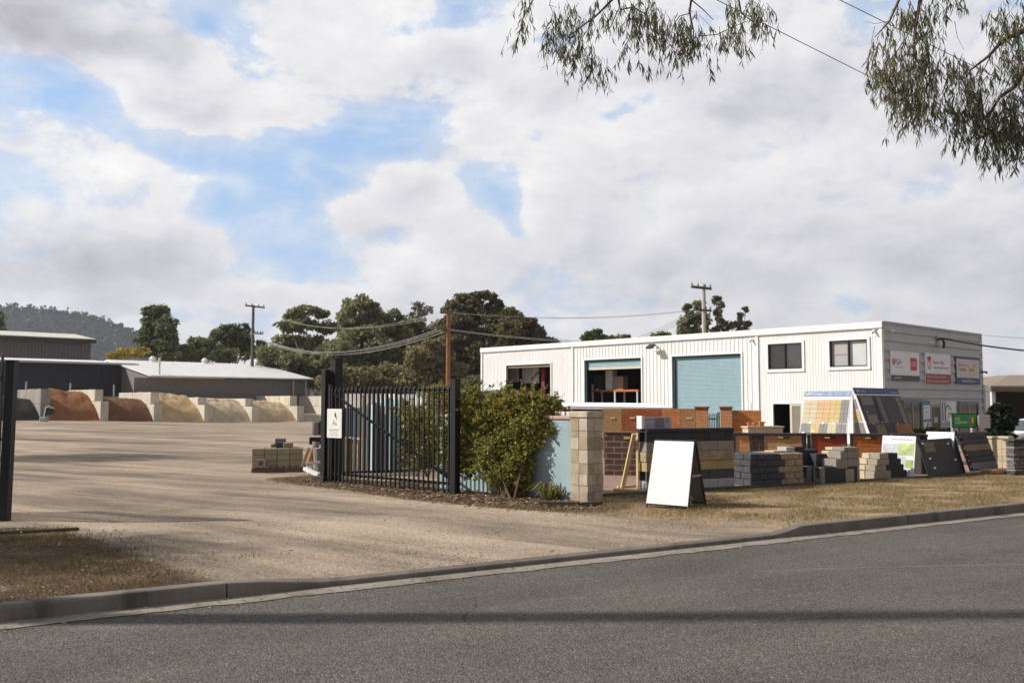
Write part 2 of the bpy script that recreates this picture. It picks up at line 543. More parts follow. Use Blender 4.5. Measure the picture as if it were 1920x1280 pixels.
grav = nt.ramp(strk, [(0.36, (0.14, 0.115, 0.093)), (0.44, (0.25, 0.20, 0.155)), (0.51, (0.40, 0.318, 0.24)), (0.60, (0.56, 0.452, 0.345))])
spk = nt.ramp(vor.outputs['Color'], [(0.0, (0.45, 0.45, 0.47)), (0.5, (0.95, 0.95, 0.95)), (1.0, (1.45, 1.4, 1.34))])
grav = nt.mix(0.75, grav, spk, 'MULTIPLY')
grav = nt.mix(nt.math('MULTIPLY', nt.map01(fine, 0.46, 0.78), 0.6), grav, (0.12, 0.10, 0.085))
dry = nt.ramp(nt.math('ADD', nt.math('MULTIPLY', patch, 0.6), nt.math('MULTIPLY', fine, 0.4)),
              [(0.3, (0.17, 0.115, 0.07)), (0.46, (0.33, 0.225, 0.135)), (0.6, (0.42, 0.305, 0.175)), (0.75, (0.36, 0.285, 0.14))])
lft = nt.ramp(nt.math('ADD', nt.math('MULTIPLY', patch, 0.55), nt.math('MULTIPLY', fine, 0.45)),
              [(0.3, (0.040, 0.026, 0.017)), (0.48, (0.095, 0.060, 0.036)), (0.62, (0.17, 0.113, 0.058)), (0.78, (0.24, 0.18, 0.085))])
mul = nt.ramp(nt.math('ADD', nt.math('MULTIPLY', fine2, 0.5), nt.math('MULTIPLY', fine, 0.5)),
              [(0.3, (0.05, 0.033, 0.022)), (0.5, (0.14, 0.085, 0.05)), (0.7, (0.27, 0.17, 0.10))])
def wz_(sock):
    return nt.map01(nt.math('ADD', sock, nt.math('MULTIPLY', nt.math('SUBTRACT', nt.math('ADD', nt.math('MULTIPLY', patch, .6), nt.math('MULTIPLY', fine, .4)), 0.5), 1.3)), 0.3, 0.7)
c = nt.mix(wz_(zs.outputs[0]), grav, dry)
c = nt.mix(wz_(zs.outputs[1]), c, lft)
c = nt.mix(wz_(zs.outputs[2]), c, mul)
hb = nt.math('ADD', nt.math('MULTIPLY', vor.outputs['Distance'], 1.0), nt.math('MULTIPLY', fine, 1.4))
setb(nt, b, c, 0.95, 0, 0.12, hb, 0.6, 0.011)

def axis(fine_lo, fine_hi, step, lo, hi):
    a = list(np.arange(fine_lo, fine_hi + 1e-6, step))
    d = step
    while a[-1] < hi: d *= 1.28; a.append(a[-1] + d)
    d = step
    while a[0] > lo: d *= 1.28; a.insert(0, a[0] - d)
    return a
SS = axis(-6, 14, 0.22, -2200, 2200)
TS = axis(0.14, 9, 0.16, -0.1, 2400)
TS = [-2200, -900, -300, -100, -40, -20, -12, -9.72, -9.70, -9.5, -5, -0.6, -0.2, 0.01, 0.018] + [t for t in TS if t > 0.1]
verts, zone = [], []
for t in TS:
    for s in SS:
        x = K0.x + KX.x * s + KY.x * t; y = K0.y + KX.y * s + KY.y * t
        z = zg(x, y)
        if t <= -9.7: z = 0.1
        if 0.3 < t < 12 and -8 < s < 20: z += 0.012 * math.sin(x * 2.1 + y) * math.sin(y * 1.7 - x * .6)
        verts.append((x, y, z)); zone.append((w_right(x, y), w_left(x, y), w_mulch(x, y), 1))
nS = len(SS)
faces = [(i * nS + j, i * nS + j + 1, (i + 1) * nS + j + 1, (i + 1) * nS + j) for i in range(len(TS) - 1) for j in range(nS - 1)]
me = bpy.data.meshes.new('ground'); me.from_pydata(verts, [], faces); me.materials.append(mg)
ca_ = me.color_attributes.new('zone', 'FLOAT_COLOR', 'POINT')
ca_.data.foreach_set('color', np.array(zone, dtype=np.float32).ravel())
me.polygons.foreach_set("use_smooth", [True] * len(me.polygons))
go = bpy.data.objects.new('ground', me); COL.objects.link(go); tag(go, kind='structure')

# asphalt
ma, nt, b, out = new_mat('asphalt')
pos = nt.new('ShaderNodeNewGeometry').outputs['Position']
v1 = nt.new('ShaderNodeTexVoronoi'); nt.put(v1.inputs['Vector'], pos); v1.inputs['Scale'].default_value = 90
v2 = nt.new('ShaderNodeTexVoronoi'); nt.put(v2.inputs['Vector'], pos); v2.inputs['Scale'].default_value = 150
lane = rmap(nt, pos, 0.54, (0.12, 1.3, 1))
n1 = nt.noise(lane, 1.0, 4, 0.6); n2 = nt.noise(pos, 0.7, 4, 0.6)
grain = nt.ramp(v1.outputs['Color'], [(0.0, (0.064, 0.058, 0.053)), (0.35, (0.108, 0.099, 0.089)), (0.7, (0.178, 0.162, 0.144)), (1.0, (0.31, 0.282, 0.25))])
tone = nt.ramp(nt.math('ADD', nt.math('MULTIPLY', n1, 0.6), nt.math('MULTIPLY', n2, 0.4)), [(0.3, (0.66, 0.655, 0.65)), (0.5, (1, 0.99, 0.98)), (0.7, (1.3, 1.27, 1.23))])
c = nt.mix(1.0, grain, tone, 'MULTIPLY')
# pale scuffs left by turning tyres
sc_ = nt.noise(rmap(nt, pos, 0.12, (0.22, 3.2, 1)), 1.0, 4, 0.6, 1.4)
c = nt.mix(nt.math('MULTIPLY', nt.map01(sc_, 0.61, 0.74), 0.30), c, (0.36, 0.33, 0.3))
ck = nt.new('ShaderNodeTexVoronoi', feature='DISTANCE_TO_EDGE'); nt.put(ck.inputs['Vector'], nt.vmath('ADD', pos, nt.vmath('SCALE', nt.noise(pos, 1.3, 4, 0.6)))); ck.inputs['Scale'].default_value = 0.35
crk = nt.math('MULTIPLY', nt.math('LESS_THAN', ck.outputs['Distance'], 0.0022), nt.map01(nt.noise(pos, 0.5, 2, 0.5), 0.5, 0.6))
c = nt.mix(nt.math('MULTIPLY', crk, 0.65), c, (0.025, 0.024, 0.023))
pt = nt.map01(nt.noise(rmap(nt, pos, 0.54, (0.4, 1.0, 1)), 0.8, 5, 0.7), 0.60, 0.66)
c = nt.mix(nt.math('MULTIPLY', pt, 0.22), c, (0.045, 0.043, 0.042))
hh = nt.math('ADD', nt.math('MULTIPLY', v1.outputs['Distance'], -1.0), nt.math('MULTIPLY', v2.outputs['Distance'], -0.4))
setb(nt, b, c, 0.92, 0, 0.2, hh, 0.75, 0.014)
KF = Frame(K0, KX)
rb = MB()
rs = list(np.arange(-60, 90, 3.0)); 
for i in range(len(rs) - 1):
    rb.poly([KF.p(rs[i], -9.5, 0), KF.p(rs[i + 1], -9.5, 0), KF.p(rs[i + 1], -0.19, 0), KF.p(rs[i], -0.19, 0)])
tag(rb.build('road', ma), kind='structure')
conc = pmat('kerb_concrete', (0.30, 0.265, 0.22), 0.9, 0.22, 2.0, 60, 0.35, stain=((0.08, 0.068, 0.055), 0.6))
gb = MB()
SLOT = 0.012
# gutter pan with ragged asphalt edge
s_ = -60.0
random.seed(3)
ed = -0.22
while s_ < 90:
    ln = 0.16 if -5 < s_ < 14 else 3.0
    e2 = -0.22 + random.uniform(-0.025, 0.025)
    gb.poly([KF.p(s_, ed, 0.006), KF.p(s_ + ln, e2, 0.006), KF.p(s_ + ln, 0.005, 0.012), KF.p(s_, 0.005, 0.012)])
    s_ += ln; ed = e2
tag(gb.build('gutter', conc), kind='structure')
def kerb_h(s):
    return 0.135 - 0.075 * sstep(-0.0, 1.0, s) * (1 - sstep(6.55, 7.1, s))
kb = MB()
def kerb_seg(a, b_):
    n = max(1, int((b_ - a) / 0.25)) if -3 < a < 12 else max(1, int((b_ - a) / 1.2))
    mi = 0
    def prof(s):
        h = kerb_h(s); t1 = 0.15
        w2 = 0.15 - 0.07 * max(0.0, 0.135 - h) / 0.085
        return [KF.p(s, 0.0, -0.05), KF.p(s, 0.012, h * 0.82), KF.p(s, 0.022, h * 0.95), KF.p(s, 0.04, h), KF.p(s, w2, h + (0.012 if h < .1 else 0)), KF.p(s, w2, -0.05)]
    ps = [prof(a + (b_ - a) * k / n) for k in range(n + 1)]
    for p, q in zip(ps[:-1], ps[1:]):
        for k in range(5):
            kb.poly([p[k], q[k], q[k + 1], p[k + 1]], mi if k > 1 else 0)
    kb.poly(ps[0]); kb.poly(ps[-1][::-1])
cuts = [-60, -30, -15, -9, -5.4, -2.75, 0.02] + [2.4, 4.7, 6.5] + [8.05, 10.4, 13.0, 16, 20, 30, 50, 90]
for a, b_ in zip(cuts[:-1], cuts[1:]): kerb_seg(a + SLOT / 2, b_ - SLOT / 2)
ko = kb.build('kerb', [pmat('stained_shaded_kerb_concrete', (0.20, 0.175, 0.148), 0.92, 0.25, 2.0, 60, 0.35, stain=((0.06, 0.052, 0.045), 0.7)), pmat('dusty_crossing_concrete', (0.38, 0.33, 0.27), 0.92, 0.2, 2.0, 60, 0.35)]); tag(ko, kind='structure')  # kerb base darkened to carry its road face's shade, dirt stains on top
# ================================================================== white workshop building
white_metal = pmat('white_cladding', (0.80, 0.80, 0.795), 0.45, 0.03, 0.8, 25, 0.03, 0, 0.4, stain=((0.55, 0.52, 0.46), 0.22))
white_trim = plain('white_trim', (0.84, 0.84, 0.83), 0.45)
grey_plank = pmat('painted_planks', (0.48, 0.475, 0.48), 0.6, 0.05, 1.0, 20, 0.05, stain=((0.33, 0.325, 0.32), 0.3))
black_al = plain('black_aluminium', (0.018, 0.018, 0.02), 0.4)
teal_roll = plain('teal_roller_steel', (0.32, 0.46, 0.51), 0.5)
teal_dark = plain('dark_teal_frame', (0.02, 0.055, 0.065), 0.5)
blind = pmat('roller_blind', (0.46, 0.44, 0.42), 0.8, 0.05, 2, 30, 0.02)
blind2 = pmat('pale_roller_blind', (0.66, 0.655, 0.65), 0.8, 0.05, 2, 30, 0.02)
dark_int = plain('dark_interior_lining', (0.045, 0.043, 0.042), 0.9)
grey_int = plain('grey_interior_panel', (0.62, 0.63, 0.63), 0.8)
red_steel = plain('red_oxide_steel', (0.19, 0.02, 0.018), 0.55)
orange_steel = plain('orange_rack_steel', (0.55, 0.15, 0.04), 0.5)
card = plain('cardboard', (0.33, 0.25, 0.17), 0.85)
galv = pmat('galvanised_steel', (0.42, 0.43, 0.44), 0.42, 0.12, 4, 30, 0.05, 0.6)
black_plastic = plain('black_plastic', (0.02, 0.02, 0.022), 0.5)
brown_door = plain('brown_door_paint', (0.10, 0.075, 0.065), 0.5)
beige_frame = plain('beige_door_frame', (0.60, 0.55, 0.45), 0.6)
brown_glass, nt, b, out = new_mat('dark_window_glass')
setb(nt, b, (0.055, 0.048, 0.046), 0.08, 0, 0.6)
pane_glass, nt, b, out = new_mat('clear_pane_glass')
gl = nt.new('ShaderNodeBsdfGlossy'); gl.inputs['Roughness'].default_value = 0.03; gl.inputs['Color'].default_value = (0.9, 0.95, 1, 1)
trn = nt.new('ShaderNodeBsdfTransparent'); fr_ = nt.new('ShaderNodeFresnel'); fr_.inputs[0].default_value = 1.5
mx = nt.new('ShaderNodeMixShader'); nt.l.new(fr_.outputs[0], mx.inputs[0]); nt.l.new(trn.outputs[0], mx.inputs[1]); nt.l.new(gl.outputs[0], mx.inputs[2])
nt.l.new(mx.outputs[0], out.inputs[0])

YC = 44.0
XC = at(1656, 700, YC).x
GZ = -0.42
CORNER = Vector((XC, YC, 0.0))
FA = Frame(CORNER, AX, (-BX.x, -BX.y))    # x runs left-away along the front, y points out at the yard
FB = Frame(CORNER, BX, (-AX.x, -AX.y))    # x runs right-away along the street end, y points out
LEN_A = on_line(CORNER, AX, 903)
LEN_B = on_line(CORNER, BX, 1844)
ROOF = FA.hit(1656, 602)[1]
FASC = FA.hit(1656, 614.5)[1]

bld = thing('workshop_building', 'long white metal clad workshop with roller doors and flat roof', 'building', CORNER + Vector((0, 0, GZ)))

def sA(u, v=700): return FA.hit(u, v)[0]
def zA(u, v): return FA.hit(u, v)[1]
# openings on the front: (s0, s1, z0, z1)
D1 = (sA(1033), sA(950), GZ, zA(1033, 681.5))
D2 = (sA(1203), sA(1096.6), GZ, zA(1203, 670.5))
D3 = (sA(1390.5), sA(1261), GZ, zA(1390, 662.5))
W2_ = (sA(1628), sA(1557), zA(1628, 686), zA(1628, 635.5))
W1_ = (sA(1505), sA(1441.5), zA(1505, 690.5), zA(1505, 642))
DO = (sA(1503), sA(1449), GZ, zA(1503, 757))
OPEN = [D1, D2, D3, W1_, W2_, DO]
SEAM1, SEAM2 = sA(1421), sA(1074)

def rib(s, pitch, dep):
    f = (s / pitch) % 1.0
    return dep * (1 if f < 0.16 else 0)
def ribbed(mb, fr, s0, s1, zlo, zhi, opens, pitch, dep, m=0):
    cuts = {s0, s1}
    for o in opens:
        for q in o[:2]:
            if s0 < q < s1: cuts.add(q)
    k0 = int(math.floor(s0 / pitch)); 
    for k in range(k0, int(s1 / pitch) + 2):
        for q in (k * pitch, k * pitch + 0.012, k * pitch + 0.16 * pitch, k * pitch + 0.16 * pitch + 0.012):
            if s0 < q < s1: cuts.add(q)
    cs = sorted(cuts)
    def y(s):
        f = s - math.floor(s / pitch + 1e-9) * pitch
        if f < 0.012: return dep * f / 0.012
        if f <= 0.16 * pitch: return dep
        if f < 0.16 * pitch + 0.012: return dep * (1 - (f - 0.16 * pitch) / 0.012)
        return 0.0
    for a, b_ in zip(cs[:-1], cs[1:]):
        if b_ - a < 1e-5: continue
        mid = (a + b_) / 2
        zz = [(zlo, zhi)]
        for o in opens:
            if o[0] <= mid <= o[1]:
                nz = []
                for z0, z1 in zz:
                    if o[2] > z0: nz.append((z0, min(z1, o[2])))
                    if o[3] < z1: nz.append((max(z0, o[3]), z1))
                zz = [q for q in nz if q[1] - q[0] > 1e-4]
        for z0, z1 in zz:
            mb.poly([fr.p(a, y(a), z0), fr.p(b_, y(b_), z0), fr.p(b_, y(b_), z1), fr.p(a, y(a), z1)], m)
w = MB()
ribbed(w, FA, 0.0, SEAM1, GZ, FASC, OPEN, 0.16, 0.012)
ribbed(w, FA, SEAM1, SEAM2, GZ, FASC, OPEN, 0.27, 0.026)
ribbed(w, FA, SEAM2, LEN_A, GZ, FASC, OPEN, 0.15, 0.012)
w.build('front_wall', white_metal, bld)
# trims, fascia, roof and back
t = MB()
t.box(FA, -0.06, LEN_A + 0.05, -0.05, 0.13, FASC, ROOF)
t.build('fascia', white_trim, bld, bevel=0.015)
for s in (0.06, SEAM1, SEAM2, LEN_A - 0.05):
    MB().box(FA, s - 0.075, s + 0.075, 0.02, 0.075, GZ, FASC - 0.003).build('corner_trim', white_trim, bld)
for o in OPEN[:3]:
    for s in (o[0] - 0.09, o[1]):
        MB().box(FA, s, s + 0.09, -0.02, 0.062, GZ, o[3]).build('opening_trim', white_trim, bld)
    MB().box(FA, o[0] - 0.09, o[1] + 0.09, -0.02, 0.064, o[3] + 0.002, o[3] + 0.08).build('opening_trim', white_trim, bld)
DEPTH = LEN_B
t = MB()
P = lambda s, d, z: CORNER + AX * s + BX * d + Vector((0, 0, z))
t.poly([P(0.0, 0.0, ROOF - 0.12), P(LEN_A, 0.0, ROOF - 0.12), P(LEN_A, DEPTH, ROOF - 0.2), P(0.0, DEPTH, ROOF - 0.2)])
t.build('roof', galv, bld)
t = MB()
t.poly([P(LEN_A, 0, GZ), P(LEN_A, DEPTH, GZ), P(LEN_A, DEPTH, ROOF - .05), P(LEN_A, 0, ROOF - .05)])
t.poly([P(0, DEPTH, GZ), P(LEN_A, DEPTH, GZ), P(LEN_A, DEPTH, ROOF - .05), P(0, DEPTH, ROOF - .05)])
t.build('rear_wall', white_metal, bld)
# interior lining so the openings look into a dark hall
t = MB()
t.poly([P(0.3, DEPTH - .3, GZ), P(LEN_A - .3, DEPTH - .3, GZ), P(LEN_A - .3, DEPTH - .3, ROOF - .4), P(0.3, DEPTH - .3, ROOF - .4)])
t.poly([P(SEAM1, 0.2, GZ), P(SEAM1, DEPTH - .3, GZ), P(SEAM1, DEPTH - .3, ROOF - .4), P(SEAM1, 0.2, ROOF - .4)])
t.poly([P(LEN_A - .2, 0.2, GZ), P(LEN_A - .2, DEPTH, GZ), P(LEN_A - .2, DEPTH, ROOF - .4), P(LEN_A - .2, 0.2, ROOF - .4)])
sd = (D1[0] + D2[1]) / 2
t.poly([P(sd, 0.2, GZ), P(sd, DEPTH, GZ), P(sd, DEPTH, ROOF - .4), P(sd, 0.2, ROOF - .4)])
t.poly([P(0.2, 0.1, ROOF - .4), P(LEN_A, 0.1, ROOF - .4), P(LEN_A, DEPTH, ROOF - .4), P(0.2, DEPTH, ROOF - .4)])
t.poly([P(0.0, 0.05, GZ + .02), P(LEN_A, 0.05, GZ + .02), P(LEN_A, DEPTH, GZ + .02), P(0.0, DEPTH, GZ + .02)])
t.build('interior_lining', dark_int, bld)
# things seen through the first opening
FI = Frame(CORNER, AX, (-BX.x, -BX.y))
def zi(u, v, y): return FI.hit(u, v, y)[1]
def si(u, v, y): return FI.hit(u, v, y)[0]
t = MB()
y = -1.7
t.box(FI, si(972, 700, y), si(955, 700, y), y - .05, y, zi(960, 716, y), zi(960, 688, y))
t.box(FI, si(996, 700, y), si(979, 700, y), y - .05, y, zi(985, 718, y), zi(985, 688, y))
t.box(FI, si(1010, 700, y), si(997, 700, y), y - .05, y, zi(1003, 718, y), zi(1003, 688, y))
t.build('inner_panel', grey_int, bld)
t = MB()
y = -1.1
t.box(FI, si(1021, 700, y), si(1015, 700, y), y - .2, y, GZ, ROOF - .5)
t.bar(FI.p(si(996, 712, y), y, zi(996, 712, y)), FI.p(si(1014, 692, y), y, zi(1014, 692, y)), 0.07)
t.build('portal_column', red_steel, bld)
# rolled up shutters and the closed one
def roller(o, z0, z1, y, name='roller_door'):
    mb = MB()
    n = max(2, int((z1 - z0) / 0.075))
    for k in range(n):
        a = z0 + (z1 - z0) * k / n; b_ = z0 + (z1 - z0) * (k + 1) / n; q = (b_ - a)
        pr = [(y, a), (y + .022, a + q * .2), (y + .022, a + q * .62), (y, a + q * .8), (y, b_)]
        for (ya, za), (yb, zb) in zip(pr[:-1], pr[1:]):
            mb.poly([FA.p(o[0], ya, za), FA.p(o[1], ya, za), FA.p(o[1], yb, zb), FA.p(o[0], yb, zb)])
    return mb.build(name, teal_roll, bld)
rd = roller(D3, GZ, D3[3] - 0.12, -0.16)
t = MB(); t.box(FA, D3[0], D3[1], -0.2, -0.05, D3[3] - 0.16, D3[3] - .003); t.box(FA, D3[1] - 0.14, D3[1] - .003, -0.15, -0.012, GZ, D3[3] - .163)
t.build('door_guide', teal_dark, rd)
rd2 = roller(D2, zA(1150, 687), D2[3] - 0.10, -0.16)
rd2['label'] = 'teal roller door rolled almost fully up'
t = MB(); t.box(FA, D2[0], D2[1], -0.2, -0.05, D2[3] - 0.12, D2[3] - .003); t.box(FA, D2[1] - 0.14, D2[1] - .003, -0.15, -0.012, GZ, D2[3] - .123)
t.build('door_guide', teal_dark, rd2)
t = MB(); zb = zA(1150, 687)
t.box(FA, D2[0] + .01, D2[1] - .16, -0.17, -0.13, zb - 0.16, zb - .002); t.build('bottom_rail', beige_frame, rd2)
t = MB(); t.box(FA, D1[0], D1[1], -0.35, -0.06, D1[3] - 0.2, D1[3] - 0.003)
t.build('door_head', plain('brown_lintel', (0.22, 0.17, 0.12)), bld)
t = MB(); t.box(FA, D1[1] - .12, D1[1] - .003, -0.2, -0.01, GZ, D1[3] - .203); t.build('door_guide', plain('charcoal_guide', (.05, .05, .055)), bld)
# storage seen inside the second opening
y = -1.3
rk = thing('pallet_rack', 'orange beamed pallet rack inside the open roller door', 'rack', FI.p(si(1150, 700, y), y, GZ))
mb = MB(); za = zi(1150, 734, y)
mb.box(FI, si(1196, 700, y), si(1108, 700, y), y - .06, y, za, za + .12); mb.box(FI, si(1196, 700, y), si(1108, 700, y), y - 1.0, y - .94, za, za + .12); mb.build('beam', orange_steel, rk)
for u in (1110, 1152, 1194):
    for yy in (y - .05, y - .98): MB().box(FI, si(u, 700, y) - .05, si(u, 700, y) + .05, yy - .04, yy + .04, GZ, za + (.5 if u == 1110 else -.01)).build('upright', grey_int, rk)
mb = MB(); mb.box(FI, si(1196, 700, y), si(1108, 700, y), y - .93, y - .07, za + .09, za + .125); mb.build('shelf', brown_door, rk)
r_ = random.Random(3)
for k, (u0, u1, v0, v1, m_, lab) in enumerate(((1112, 1130, 704, 732, dark_int, 'dark crate at the left on the rack inside the open roller door'), (1135, 1148, 694, 731, grey_int, 'tall grey box in the middle of the rack inside the open roller door'), (1149, 1168, 705, 731, card, 'cardboard box right of the tall grey box on the rack'), (1116, 1121, 728.5, 732, white_trim, 'tiny white packet at the front of the rack shelf'))):
    yy = -1.45 if k < 3 else -1.36
    b0 = MB().box(FI, si(u1, 700, yy), si(u0, 700, yy), yy - .5, yy, za + .127, zi((u0 + u1) / 2, v0, yy)).build('storage_box', m_, None, FI.p(si(u1, 700, yy), yy, za + .13), bevel=.01)
    tag(b0, lab, 'box')
# windows
for o in (W1_, W2_):
    fm = MB(); cw = 0.055
    s0, s1, z0, z1 = o
    m_ = s0 + (s1 - s0) * 0.5
    for a, b_, c_, d_ in ((s0, s1, z0, z0 + cw), (s0, s1, z1 - cw, z1), (s0, s0 + cw, z0 + cw, z1 - cw), (s1 - cw, s1, z0 + cw, z1 - cw), (m_ - cw / 2, m_ + cw / 2, z0 + cw, z1 - cw)):
        fm.box(FA, a, b_, -0.06, 0.03, c_, d_)
    wf = fm.build('window', black_al, bld)
    su = MB(); w_ = 0.13
    su.box(FA, s0 - w_, s1 + w_, -.01, 0.06, z1 + .002, z1 + w_); su.box(FA, s0 - w_, s1 + w_, -.01, 0.075, z0 - w_ * 1.2, z0 - .002)
    su.box(FA, s0 - w_, s0 - .002, -.01, 0.06, z0, z1); su.box(FA, s1 + .002, s1 + w_, -.01, 0.06, z0, z1)
    su.build('surround', white_trim, wf)
    bl = MB(); bl.box(FA, s0 + cw, m_ - cw / 2, -0.13, -0.12, z0, z1); bl.build('blind', blind2, wf)
    bl = MB(); bl.box(FA, m_ + cw / 2, s1 - cw, -0.13, -0.12, z0, z1)
    bl.box(FA, m_ + cw / 2, s1 - cw, -0.10, -0.085, (z0 + z1) / 2 - .03, (z0 + z1) / 2 + .0); bl.build('blind', blind, wf)
    pg = MB(); pg.poly([FA.p(s0 + cw, -0.03, z0 + cw), FA.p(s1 - cw, -0.03, z0 + cw), FA.p(s1 - cw, -0.03, z1 - cw), FA.p(s0 + cw, -0.03, z1 - cw)])
    pg.build('pane', pane_glass, wf)
# office doorway with screen door
t = MB(); s_mid = sA(1480)
t.box(FA, DO[1], DO[1] + .09, -.05, .05, GZ, DO[3] + .07); t.box(FA, DO[0] - .09, DO[1] - .003, -.05, .05, DO[3], DO[3] + .07); t.box(FA, DO[0] - .09, DO[0], -.05, .05, GZ, DO[3] - .003)
df = t.build('door_frame', white_trim, bld)
sdoor = MB()
s0, s1 = DO[0] + .01, s_mid
z0, z1 = GZ + .02, DO[3] - .01
for a, b_, c_, d_ in ((s0, s0 + .09, z0, z1), (s1 - .13, s1, z0, z1), (s0 + .09, s1 - .13, z1 - .1, z1), (s0 + .09, s1 - .13, z0, z0 + .2)):
    sdoor.box(FA, a, b_, -.02, .025, c_, d_)
scr = sdoor.build('screen_door', beige_frame, bld)
lat = MB()
w_ = (s1 - .13) - (s0 + .09); h_ = (z1 - .1) - (z0 + .2)
def clip_bar(a0, c0, a1, c1):
    lat.bar(FA.p(a0, .004, c0), FA.p(a1, .004, c1), .016, .012)
q = -h_
while q < w_:
    for sgn in (1, -1):
        lo = max(0, -q); hi = min(h_, w_ - q)
        if hi > lo:
            f = lambda d_: (s0 + .09 + q + d_, z0 + .2 + (d_ if sgn > 0 else h_ - d_))
            a_, b_ = f(lo), f(hi)
            clip_bar(a_[0], a_[1], b_[0], b_[1])
    q += 0.11
lat.box(FA, s0 + .09, s1 - .13, -.012, -.006, z0 + .2, z1 - .1)
lat.build('diamond_mesh', plain('screen_mesh', (0.36, 0.32, 0.26)), scr)
# small dark vent box near the awning
t = MB(); t.box(FA, sA(1057), sA(1038), 0.06, 0.35, zA(1047, 762), zA(1047, 748.5)); t.build('meter_cabinet', black_plastic, bld, bevel=.02)

# street end of planks
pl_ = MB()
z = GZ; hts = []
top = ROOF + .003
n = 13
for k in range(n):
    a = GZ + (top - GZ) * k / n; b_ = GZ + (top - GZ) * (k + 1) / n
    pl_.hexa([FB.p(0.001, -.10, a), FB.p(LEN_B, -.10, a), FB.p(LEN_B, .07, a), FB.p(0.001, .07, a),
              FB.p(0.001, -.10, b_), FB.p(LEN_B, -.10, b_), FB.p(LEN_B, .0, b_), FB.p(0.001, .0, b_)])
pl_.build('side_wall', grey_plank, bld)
gtrim = plain('grey_trim', (.40, .40, .405))
MB().box(FB, -.06, LEN_B + .04, .05, .095, ROOF - .09, ROOF + .02).build('parapet_trim', gtrim, bld)
MB().box(FB, -.05, .06, .05, .075, GZ, ROOF - .093).build('corner_trim', gtrim, bld); MB().box(FB, LEN_B - .06, LEN_B + .04, .05, .075, GZ, ROOF - .093).build('corner_trim', gtrim, bld)
def sB(u, v=720): return FB.hit(u, v)[0]
def zB(u, v): return FB.hit(u, v)[1]
grey_frame = plain('grey_window_frame', (0.17, 0.18, 0.20), 0.5)
def swin(u0, u1, v0, v1, bars=1):
    s0, s1, z1, z0 = sB(u0), sB(u1), zB(u0, v0), zB(u0, v1)
    fm = MB(); c_ = .13
    fm.box(FB, s0, s1, .05, .12, z1 - c_, z1); fm.box(FB, s0, s1, .05, .12, z0, z0 + c_ * .6)
    fm.box(FB, s0, s0 + c_, .05, .12, z0 + c_ * .6, z1 - c_); fm.box(FB, s1 - c_, s1, .05, .12, z0 + c_ * .6, z1 - c_)
    f = fm.build('window', grey_frame, bld)
    mu = MB(); m_ = (s0 + s1) / 2
    mu.box(FB, m_ - .03, m_ + .03, .065, .10, z0 + c_ * .6, z1 - c_); mu.build('mullion', galv, f)
    pg = MB(); pg.box(FB, s0 + c_, m_ - .03, .055, .07, z0 + c_ * .6, z1 - c_); pg.box(FB, m_ + .03, s1 - c_, .055, .07, z0 + c_ * .6, z1 - c_); pg.build('pane', brown_glass, f)
swin(1689, 1724, 749, 815); swin(1793, 1830, 752.5, 812)
s0, s1, z1, z0 = sB(1742), sB(1757), zB(1742, 763), GZ
t = MB(); c_ = .14
t.box(FB, s0 - c_, s0, .05, .11, z0, z1 + c_); t.box(FB, s1, s1 + c_, .05, .11, z0, z1 + c_); t.box(FB, s0, s1, .05, .11, z1, z1 + c_)
df2 = t.build('door_frame', plain('taupe_frame', (.36, .33, .30)), bld)
t = MB(); t.box(FB, s0, s1, .05, .075, z0, z1); dr = t.build('door', brown_door, bld)
t = MB(); t.box(FB, sB(1746.5), sB(1753), .078, .085, zB(1748, 792), zB(1748, 782)); t.build('notice', plain('cream_paper', (.62, .55, .36)), dr)
t = MB(); t.tube([FB.p(s1 - .12, .08, 0.55), FB.p(s1 - .12, .15, 0.55), FB.p(s1 - .25, .15, .55)], .02, 6); t.build('handle', galv, dr)

# wall lights and cable bracket
def floodlight(fr, u, v, label, sgn=-1):
    s, z = fr.hit(u, v)
    o = thing('floodlight', label, 'light', fr.p(s, .06, z))
    mb = MB(); mb.box(fr, s - .07, s + .07, .06, .09, z - .12, z + .04); mb.bar(fr.p(s, .09, z), fr.p(s, .42, z + .06), .05); mb.build('bracket', white_trim, o)
    mb = MB()
    A = [fr.p(s - .24, .36, z + .0), fr.p(s + .24, .36, z + .0), fr.p(s + .24, .70, z - .22), fr.p(s - .24, .70, z - .22)]
    mb.slab(*A, fr.ey * .05 + Vector((0, 0, .09))); mb.build('lamp_head', black_plastic, o, bevel=.01)
    mb = MB(); dn = -(fr.ey * .05 + Vector((0, 0, .09))).normalized() * .006
    c_ = sum(A, Vector()) / 4
    mb.poly([c_ + (q - c_) * .85 + dn for q in A]); mb.build('lens', plain('frosted_lens', (.5, .5, .5), .2), o)
    mb = MB(); mb.box(fr, s - .05, s + .05, .06, .16, z - .42, z - .3); mb.build('sensor', white_trim, o)
    return o
floodlight(FA, 1231, 648, 'black floodlight on a bracket between the two right roller openings under the white fascia')
def cam_dot(fr, u, v, label):
    s, z = fr.hit(u, v)
    o = thing('security_camera', label, 'camera', fr.p(s, .06, z))
    mb = MB(); mb.box(fr, s - .06, s + .06, .05, .09, z - .05, z + .07); mb.build('mount', white_trim, o)
    mb = MB(); mb.tube([fr.p(s, .09, z), fr.p(s, .20, z - .04), fr.p(s - .03, .3, z - .10)], [.05, .065, .05], 8); mb.build('camera_body', white_trim, o)
    mb = MB(); mb.tube([fr.p(s - .032, .302, z - .102), fr.p(s - .036, .315, z - .108)], .035, 8); mb.build('lens', black_plastic, o)
cam_dot(FA, 1411, 637, 'small white camera under the fascia just left of the upper windows')
cam_dot(FA, 1640, 620.5, 'small white camera under the fascia close to the building corner')
cam_dot(FB, 1667, 620, 'small white camera on the shaded street end near its top corner')
